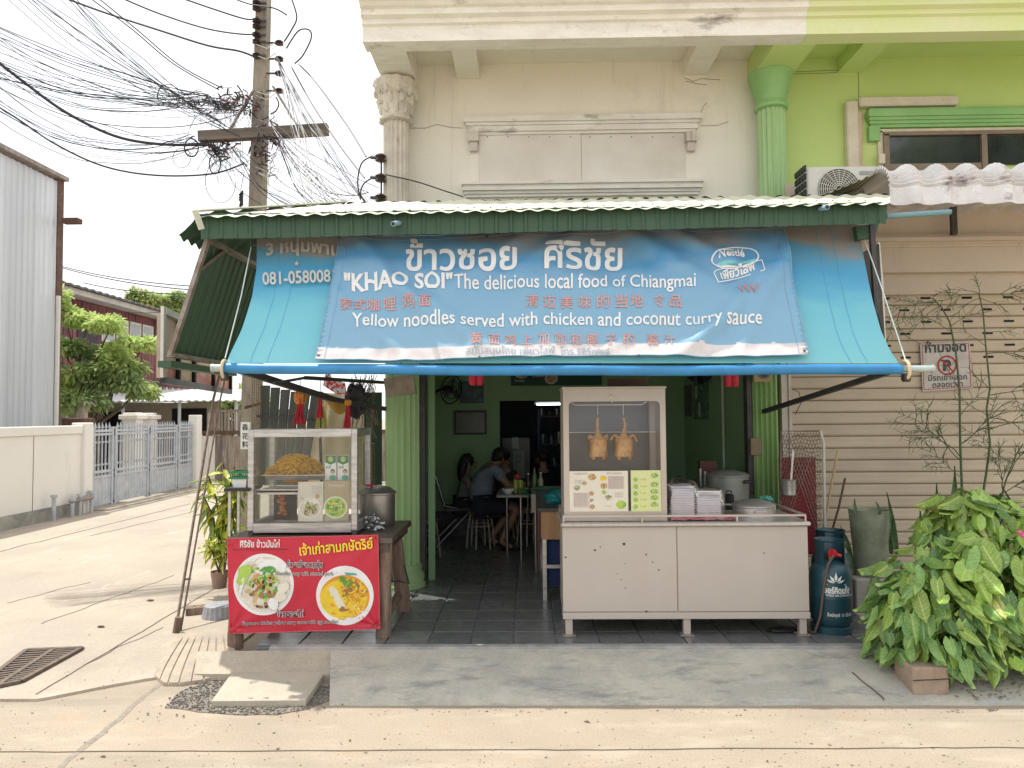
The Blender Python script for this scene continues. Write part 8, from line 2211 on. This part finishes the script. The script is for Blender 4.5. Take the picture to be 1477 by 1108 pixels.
wisp('left wispy green stem bending left at the top before the no parking sign', [(1388, 720), (1385, 640), (1384, 560), (1379, 510), (1370, 465), (1358, 443), (1345, 430)], 6.6, 3, [(1350, 436, A * .95, .45, 2), (1356, 440, A * 1.1, .35, 1), (1372, 470, A * .2, .3, 1), (1375, 480, A * .8, .3, 1), (1384, 560, A * .75, .3, 1), (1386, 660, A * .65, .5, 2), (1386, 665, A * .8, .45, 2), (1386, 640, A * .3, .4, 2), (1388, 690, A * .75, .4, 2), (1385, 600, A * .35, .35, 1)])
wisp('right wispy green stem with a tufted crown before the beige shutter', [(1415, 730), (1423, 680), (1428, 640), (1423, 590), (1428, 560), (1422, 500), (1418, 450), (1412, 424)], 6.55, 4, [(1413, 424, A * .98, .42, 2), (1413, 424, A * .04, .42, 2), (1413, 424, A * .5, .15, 1), (1413, 424, A * .85, .3, 1), (1414, 430, A * 1.15, .3, 1), (1414, 430, -A * .15, .3, 1), (1422, 500, A * .85, .3, 1), (1422, 510, A * .12, .4, 2), (1428, 570, A * .1, .45, 2), (1426, 620, A * .15, .5, 2), (1428, 640, A * .8, .3, 1), (1426, 560, A * .65, .25, 1), (1425, 480, A * .05, .3, 1), (1424, 600, A * .85, .3, 1)])
wisp('low bare twiggy plant at the right edge before the shutter', [(1440, 730), (1452, 690), (1466, 655), (1476, 640)], 6.5, 5, [(1452, 690, A * .3, .4, 2), (1460, 670, A * .7, .3, 2), (1447, 710, A * .6, .3, 2), (1466, 655, A * .1, .35, 2), (1440, 715, A * .2, .4, 2)], .008)
# ------------------------------------------------------------------ potted plant left of the table
lfY = [leafm('croton_yellow', (.55, .55, .06), (.32, .42, .05)), leafm('croton_green', (.20, .33, .05), (.12, .24, .04))]
def lance(nm, m_):
    mb = MB(); base, fs = leafmesh('l', 1, .26, None); mb.add([V((a, b, q)) for a, b, q in base], fs); o = mb.build(nm, m_, None, True, origin=(0, 0, 0)); me = o.data; bpy.data.objects.remove(o); return me
LL = [lance('leaf', lfY[0]), lance('leaf', lfY[1])]
def leafy(label, base, stems, n, L_, seed, down=.3, yel=.5):
    t = thing('potted_plant', label, 'plant', base); b = V(base); rr = random.Random(seed); mb = MB()
    for s_ in stems: mb.tube([b] + [V(q) for q in s_], .009, 5)
    mb.build('stem', M['bark'], t, True)
    for k in range(n):
        s_ = [b] + [V(q) for q in rr.choice(stems)]; u = rr.uniform(.35, 1) * (len(s_) - 1); i = min(int(u), len(s_) - 2); p = s_[i].lerp(s_[i + 1], u - i)
        o = bpy.data.objects.new('leaf', LL[0 if rr.random() < yel else 1]); COL.objects.link(o); o.parent = t; o.location = p - b
        l = L_ * rr.uniform(.7, 1.2); o.rotation_euler = (rr.uniform(-1.0, .7) - down, rr.uniform(-.5, .5), rr.uniform(0, 6.28)); o.scale = (l, l, l)
Yp = 7.3
def S(px, py, dy=0): p = P(px, py, Yp + dy); return p
leafy('tall yellow green leafy pot plant left of the log table', S(322, 838), [[S(320, 780), S(312, 720), S(300, 685)], [S(325, 770), S(328, 710), S(322, 668)], [S(318, 790), S(305, 740), S(292, 712)], [S(330, 780), S(340, 720), S(345, 690)], [S(326, 760, .1), S(335, 700, .1), S(338, 675, .1)]], 190, .22, 3, .45, .55)
leafy('small yellow leaved plant in the clay pot by the table leg', S(316, 826, -.4), [[S(308, 800, -.4), S(300, 786, -.4)], [S(318, 800, -.4), S(320, 780, -.4)], [S(322, 805, -.4), S(332, 792, -.4)]], 70, .13, 5, -.2, .8)
tall_pot(304, 329, 824, 848, 6.9, 'small clay pot left of the red banner', m=mat('clay', (.32, .22, .16), .85, c2=(.24, .17, .13), sc=8))
b = P(314, 866, 6.5); t = thing('grey_tub', 'upturned grey ridged tub on the ground left of the log table', 'tub', b); mb = MB(); mb.lathe((b.x, 6.55, .02), [(.155, 0), (.15, .02), (.135, .10), (.12, .105), (.001, .106)], 40, fl=20, fd=.008); mb.build('tub', mat('grey_tub', (.36, .36, .38), .6, c2=(.28, .28, .30), sc=20), t, True)
mb = MB(); a, b = G(268, 886, .02), G(328, 880, .02); a.z = b.z = .05; mb.bar(a, b, .12, .06); tag(mb.build('wood_plank', M['log']), 'short brown wooden plank on the ground before the grey tub', 'plank')
# ------------------------------------------------------------------ utility pole and wires
PY = 9.4
M['polec'] = mat('mossy_concrete_pole', (.34, .29, .22), .9, c2=(.22, .19, .15), sc=3, stretch=(2, 2, .6), bump=.4, bsc=25, dirt=[((.12, .10, .08), 5, .58, .7, (2, 2, .4)), ((.5, .44, .34), 7, .62, .6, (2, 2, .5))])
def PP(px, py, dy=0.0): return P(px, py, PY + dy)
base = PP(357, 790); base.z = 0
pole = thing('utility_pole', 'leaning square concrete utility pole with a wooden crossarm behind the shop roof', 'utility pole', base)
top = PP(386, -190); d = (top - base).normalized()
mb = MB(); w0, w1 = .112, .066; sx = V((1, 0, 0)); sy = V((0, 1, 0)); vs = []
for p, w in ((base, w0), (top, w1)): vs += [p - sx * w - sy * w, p + sx * w - sy * w, p + sx * w + sy * w, p - sx * w + sy * w]
mb.hexa(vs); mb.build('shaft', M['polec'], pole)
mb = MB(); mb.bar(PP(288, 198, -.2), PP(473, 187, -.2), .12, .13); mb.build('crossarm', mat('crossarm_wood', (.20, .165, .135), .9, c2=(.12, .10, .08), sc=4, stretch=(.4, 4, 4), bump=.5), pole)
for a, b in (((394, 125), (432, 187)), ((366, 130), (330, 190))):
    mb = MB(); mb.bar(PP(*a, -.15), PP(*b, -.22), .05, .02); mb.build('arm_brace', M['steelgrey'], pole)
for px, ys, s_ in ((370, (4, 12, 30, 38, 50, 60, 80), -1), (403, (62, 85, 106, 131), 1)):
    for y in ys:
        mb = MB(); c = PP(px, y, -.12); mb.lathe(c - V((0, 0, .03)), [(.03, 0), (.055, .01), (.035, .025), (.055, .04), (.03, .06)], 12); mb.build('insulator', mat('brown_insulator', (.06, .035, .03), .3) if 'brown_insulator' not in bpy.data.materials else bpy.data.materials['brown_insulator'], pole, True)
        mb = MB(); mb.bar(c + V((0, .0, 0)), PP(384, y, -.1), .02, .02); mb.build('insulator_pin', M['darksteel'], pole)
mb = MB(); rr = random.Random(3)
for k in range(9): y = 300 * rr.random() + 60; a = PP(372, y, -.14); mb.tube([a + V((-.03, 0, 0)), PP(385, y + 6, -.17), PP(397, y - 3, -.12)], .006, 4)
mb.tube([PP(374, 250, -.15), PP(384, 255, -.18), PP(398, 252, -.13)], .012, 5); mb.build('binding', M['offwhite'], pole)
mb = yb(347, 609, 360, 648, PY - .22, PY - .17, Y=PY - .22); nt_ = tag(mb.build('paper_notice', M['white']), 'white paper notice with black Chinese writing on the foot of the pole', 'notice')
mb = MB(); [letter(mb, c_, lambda x, y: P(x, y, PY - .222), 349, y, 9, 10, bold=.02) for c_, y in (('香', 620), ('花', 633), ('料', 645))]; mb.build('lettering', PR['ink'], nt_, origin=nt_.location)
mb = MB(); mb.bar(P(353, 588, PY - .4), P(383, 580, PY - .2), .03, .04); tag(mb.build('rusty_spike', M['rust']), 'rusty iron spike sticking out left at the foot of the pole', 'spike')
WM = flat('wire_black', (.022, .022, .025), .5); WG = flat('wire_grey', (.22, .22, .23), .6)
def catpts(a, b, sag, n=16, jit=0.0, seed=0):
    out = []
    for i in range(n + 1):
        t = i / n; p = a.lerp(b, t); p.z -= sag * 4 * t * (1 - t)
        if jit: p += V((noise.noise(V((t * 4, seed, 0))), 0, noise.noise(V((t * 4, seed, 5))))) * jit * math.sin(math.pi * t)
        out.append(p)
    return out
def wire(lab, pts, r, m=None, grp=None, name='power_cable', cat='cable', n=5):
    mb = MB(); mb.tube(pts, r, n); o = mb.build(name, m or WM, None, True); return tag(o, lab, cat, grp)
# heavier single cables, each its own
def sp(pts, Y0, Y1):
    """smooth curve through photo points, depth running from Y0 to Y1"""
    n = len(pts); Q = [P(x, y, Y0 + (Y1 - Y0) * i / (n - 1)) for i, (x, y) in enumerate(pts)]; out = []
    for i in range(n - 1):
        p0 = Q[max(i - 1, 0)]; p1 = Q[i]; p2 = Q[i + 1]; p3 = Q[min(i + 2, n - 1)]
        for k in range(6):
            t = k / 6; out.append(((p1 * 2) + (p2 - p0) * t + (p0 * 2 - p1 * 5 + p2 * 4 - p3) * t * t + (p1 * 3 - p0 - p2 * 3 + p3) * t ** 3) * .5)
    out.append(Q[-1]); return out
heavy = [([(-40, 60), (30, 115), (95, 162), (165, 196), (230, 208), (300, 209)], 8.2, 9.2, .018, 'thickest black cable sagging from the left edge to the crossarm'),
 ([(-60, 120), (20, 168), (80, 208), (150, 240), (225, 253), (305, 251), (352, 236)], 8.4, 9.3, .011, 'lowest black cable sagging below all others to the pole'),
 ([(90, -4), (150, 18), (230, 44), (300, 66), (345, 74), (371, 84)], 8.6, 9.3, .013, 'third cable from the top arriving at the pole insulators with small clips'),
 ([(170, -5), (230, 20), (300, 42), (356, 50), (371, 46)], 8.6, 9.3, .010, 'second cable from the top arriving at the left insulators'),
 ([(255, -5), (310, 14), (356, 28), (372, 25)], 8.6, 9.3, .010, 'topmost cable arriving at the left insulators'),
 ([(335, -3), (360, 6), (395, 12), (414, 22)], 9.2, 9.2, .009, 'short cable passing in front of the pole top'),
 ([(140, -4), (200, 45), (260, 95), (322, 128)], 8.6, 9.2, .007, 'straight wire slanting steeply to the splice cluster, upper one'),
 ([(128, -4), (190, 42), (250, 92), (316, 130)], 8.6, 9.2, .007, 'straight wire slanting steeply to the splice cluster, lower one'),
 ([(430, 92), (455, 118), (500, 180), (528, 226)], 9.3, 7.4, .009, 'upper cable running from the pole to the top insulator on the building corner'),
 ([(420, 96), (450, 150), (490, 210), (526, 257)], 9.3, 7.4, .009, 'middle cable running from the pole to the second insulator on the building corner'),
 ([(413, 70), (430, 45), (445, 43), (449, 55), (437, 80), (425, 92)], 9.2, 9.2, .010, 'looped black jumper cable right of the pole top'),
 ([(420, -3), (428, 25), (420, 44), (410, 60)], 9.2, 9.2, .010, 'black jumper cable dropping beside the pole top'),
 ([(398, 140), (402, 150), (398, 160), (390, 165)], 9.2, 9.2, .009, 'small hooked cable end under the right insulators'),
 ([(538, 225), (522, 235), (516, 262), (520, 288)], 7.2, 7.1, .008, 'outer curved drop cable at the building corner insulators'),
 ([(538, 256), (525, 265), (520, 280), (526, 290)], 7.2, 7.1, .008, 'inner curved drop cable at the building corner insulators'),
 ([(556, 252), (600, 262), (640, 275), (668, 284)], 7.0, 7.1, .006, 'thin cable crossing the fluted column towards the window sill')]
for pts, a, b, r, lab in heavy: wire(lab, sp(pts, a, b), r)
rk_ = thing('insulator_rack', 'steel rack with three brown insulators on the building corner', 'insulators', P(546, 290, 7.1)); mb = MB(); mb.cyl(P(550, 222, 7.08), P(550, 292, 7.08), .01, 6); mb.build('rod', M['darksteel'], rk_)
for y in (228, 257, 286):
    mb = MB(); c = P(549, y, 7.05); mb.lathe(c - V((0, 0, .04)), [(.03, 0), (.055, .012), (.035, .035), (.055, .06), (.03, .08)], 12); mb.build('insulator', bpy.data.materials['brown_insulator'], rk_, True)
    mb = MB(); mb.cyl(P(536, y - 1, 7.15), P(549, y, 7.05), .02, 8); mb.build('clamp', M['darksteel'], rk_)
# bundles of thin wires: individuals, in three groups
def fan_w(n, A0, A1, B0, B1, Ya, Yb, grp, lab, seed, sag=(.05, .5), r=(.003, .006)):
    rr = random.Random(seed)
    for k in range(n):
        u = rr.random(); v = rr.random(); a = P(A0[0] + (A1[0] - A0[0]) * u, A0[1] + (A1[1] - A0[1]) * u, Ya + rr.uniform(-.3, .3)); b = P(B0[0] + (B1[0] - B0[0]) * v, B0[1] + (B1[1] - B0[1]) * v, Yb + rr.uniform(-.12, .05))
        wire(lab, catpts(a, b, rr.uniform(*sag), 14, .05, k), rr.uniform(*r), WM if rr.random() < .72 else WG, grp, 'thin_wire', 'wire', 4)
fan_w(28, (-60, 10), (-60, 110), (285, 128), (350, 165), 8.4, 9.25, 'thin wires strung from the left edge to the splice cluster', 'thin black wire running from the left edge to the splice cluster above the crossarm', 1)
fan_w(16, (-60, -60), (60, -60), (288, 150), (350, 200), 8.6, 9.25, 'thin wires strung from the upper left to the crossarm', 'thin wire slanting from the upper left corner down to the crossarm', 2, (.05, .3))
fan_w(13, (-60, 60), (-60, 130), (270, 190), (310, 212), 8.4, 9.2, 'thin sagging wires strung to the left crossarm end', 'thin sagging wire running from the left edge to the left end of the crossarm', 3, (.3, .6))
fan_w(22, (390, 60), (420, 135), (440, 300), (540, 296), 9.3, 7.7, 'thin wires fanning from the pole down behind the shop roof', 'thin straight wire fanning down right from the pole behind the shop roof', 4, (.0, .12))
fan_w(18, (385, 165), (405, 210), (470, 300), (552, 270), 9.25, 7.6, 'thin slack wires from the crossarm to the building', 'thin slack wire running from below the crossarm to the shop building', 5, (.0, .4))
fan_w(10, (300, 205), (350, 215), (400, 298), (470, 298), 9.25, 8.6, 'thin wires slanting down behind the pole', 'thin wire slanting from the lower splice cluster down behind the pole', 6, (.0, .3))
# splice clusters, loops, coils
def cluster(lab, cx, cy, w, h, n, seed):
    t = thing('splice_cluster', lab, 'cable joints', PP(cx, cy + h, -.2)); rr = random.Random(seed); mb = MB(); mr = MB(); tg = MB()
    for k in range(n):
        p = PP(cx + rr.gauss(0, w), cy + rr.gauss(0, h), -.2 + rr.uniform(-.12, .1)); dr = V((rr.gauss(0, 1), rr.gauss(0, .5), rr.gauss(0, .6))).normalized() * rr.uniform(.02, .07)
        (mr if rr.random() < .2 else mb).tube([p - dr, p + dr], rr.uniform(.006, .012), 6)
    for k in range(n):
        p = PP(cx + rr.gauss(0, w * 1.2), cy + rr.gauss(0, h), -.2); q = p + V((rr.gauss(0, .18), rr.gauss(0, .05), rr.uniform(-.45, .1))); m_ = p.lerp(q, .5) + V((rr.gauss(0, .1), 0, rr.gauss(0, .1)))
        tg.tube([p, p.lerp(m_, .5) + V((.01, 0, .02)), m_, q], .003, 3)
    for nm, b_, m_ in (('joints', mb, WM), ('red_joints', mr, mat('red_tape', (.22, .07, .07), .6) if 'red_tape' not in bpy.data.materials else bpy.data.materials['red_tape']), ('tangle', tg, WG)): o = b_.build(nm, m_, t); o['kind'] = 'stuff'
cluster('large tangle of black and red cable joints left of the pole above the crossarm', 336, 148, 19, 8, 90, 1)
cluster('smaller tangle of cable joints hanging under the left crossarm', 318, 212, 11, 7, 50, 2)
cluster('tangle of wires wrapped round the pole at the crossarm', 378, 205, 12, 26, 45, 3)
cluster('small reddish joints right of the pole below the crossarm', 396, 200, 6, 6, 20, 4)
def coil(lab, cx, cy, rx, ry, n, r, seed):
    rr = random.Random(seed); pts = []
    for i in range(26 * n): a = 2 * math.pi * i / 26; k = 1 + .07 * noise.noise(V((i * .11, seed, 0))); pts.append(PP(cx + math.cos(a) * rx * k, cy + math.sin(a) * ry * k, -.25 + .02 * math.sin(i * .3)))
    wire(lab, pts, r, WM, None, 'cable_coil', 'cable coil', 4)
coil('round coil of black cable hanging from the left crossarm end', 276, 213, 10, 13, 4, .008, 1)
coil('oval coil of black cable hanging below the crossarm', 310, 237, 8, 14, 4, .008, 2)
coil('large loose loop of thin wire left of the splice cluster', 243, 138, 16, 16, 2, .004, 3)
coil('thin loose loop hanging at the left coil', 262, 228, 13, 14, 1, .004, 4)
coil('large loose thin loop drooping left of the pole foot', 318, 262, 22, 30, 1, .004, 5)
mb = MB()
for k in range(8): mb.tube([PP(345 + k % 3, 282 + k, -.3), PP(350, 275 + k * 3, -.32), PP(347 - k % 2, 298, -.3)], .012, 5)
mb.tube([PP(352, 250, -.3), PP(347, 275, -.3)], .004, 4); tag(mb.build('hanging_bundle', WM, smooth=True), 'small bundle of wire ends dangling left of the pole over the roof edge', 'wire bundle')
# distant cables at left
for i, (a, b, lab) in enumerate((((88, 384), (300, 414), 'upper distant cable above the maroon house roof'), ((88, 386), (300, 420), 'lower distant cable above the maroon house roof'), ((120, 408), (300, 424), 'short distant cable before the maroon house roof'), ((130, 440), (240, 450), 'cable across the eaves of the maroon house'), ((125, 468), (235, 487), 'cable across the maroon wall behind the tree'))):
    wire(lab, catpts(P(*a, 19.5), P(*b, 15.5 if i < 3 else 19.5), .1, 10), .012 if i < 3 else .008)
mb = MB(); mb.cyl(P(89, 384, 19.5) - V((0, 0, 4)), P(89, 380, 19.5), .03, 6); t = tag(mb.build('wire_post', M['steelgrey']), 'thin steel post carrying the distant cables beside the metal building', 'post')
# guy wires / bamboo poles slanting to the ground
g0 = G(253, 912, .02)
for i, (dx, r, m_, lab) in enumerate(((0, .013, M['rebar'], 'lower slanting stay rod from the ground beside the alley up to the pole'), (5, .009, M['rebar'], 'upper slanting stay rod parallel to the first one'))):
    a = g0 + V((.02 * i, .05 * i, 0)); b = PP(360 + dx * 2, 300, -.1); wire(lab, catpts(a, P(308 + dx * 2, 575, 7.2), 0, 6) + [P(335 + dx * 1.5, 470, 8.2), b], r, m_, None, 'stay_rod', 'stay rod', 6)
mb = MB(); mb.tube([g0 + V((0, 0, -.02)), g0 + V((.02, .01, .12))], .028, 8); tag(mb.build('ground_anchor', M['log'], smooth=True), 'thick wrapped foot of the slanting stay rods', 'stay foot')

# ------------------------------------------------------------------ grit and litter on the ground
mb = MB(); rr = random.Random(77)
for k in range(560):
    a = G(rr.uniform(-20, 1500), 1108 - 170 * rr.random() ** 1.6, 0)
    if a.x > XR - 3.8 and a.y > 4.56 and a.x > -2.3: a.y = 4.52 - abs(rr.gauss(0, .05))
    z = .0225 if (a.x < -2.3 and a.y > 4.75) else .0
    s_ = rr.uniform(.002, .006) if k % 12 else rr.uniform(.006, .011)
    mb.ell((a.x, a.y, z + s_ * .4), (s_, s_ * rr.uniform(.6, 1.2), s_ * .6), 5, 3)
tag(mb.build('road_grit', mat('road_grit', (.26, .215, .17), .95, c2=(.42, .36, .29), sc=60)), 'small grit scattered over the road and alley', kind='stuff')
mb = MB()
for k in range(26):
    a = G(rr.uniform(0, 1477), 1108 - 300 * rr.random() ** 1.5, 0)
    if a.x > -2.3 and a.y > 4.5: continue
    z = .023 if (a.x < -2.3 and a.y > 4.75) else .002; d_ = rr.uniform(0, 6.28); s_ = rr.uniform(.012, .03)
    mb.prism([V((a.x, a.y, z + .002)), V((a.x + math.cos(d_) * s_, a.y + math.sin(d_) * s_, z + .008)), V((a.x + math.cos(d_ + .6) * s_ * 1.5, a.y + math.sin(d_ + .6) * s_ * 1.5, z + .003))], (0, 0, -.0015))
tag(mb.build('ground_litter', M['rust']), 'bits of dry leaf scattered over the road and alley', kind='stuff')
# hairline cracks
mb = MB()
for (x0, y0, x1, y1, z) in ((60, 900, 250, 830, .019), (120, 960, 235, 905, .019), (10, 870, 130, 840, .019)):
    w = wig(G(x0, y0, z), G(x1, y1, z), 26, .05, z, x0)
    for p, q in zip(w[:-1], w[1:]): ribbon(mb, [p, q], .0035, z + .0035)
tag(mb.build('hairline_cracks', M['joint']), 'fine cracks wandering over the concrete ground', kind='structure')

# street tree behind the viewer, mirrored in the upper windows
tree('leafy street tree across the road, mirrored in the brown framed window', (11.5, -4.5, 0), [((11.5 + dx, -4.5, 8.6 + dz), (1.7, 1.5, 1.3), .4) for dx, dz in ((-1.2, -.8), (.6, .6), (1.8, -.4), (0, -1.6), (2.4, 1.2), (1, 2.2))], .3, 91, trunk=.2, dens=700)
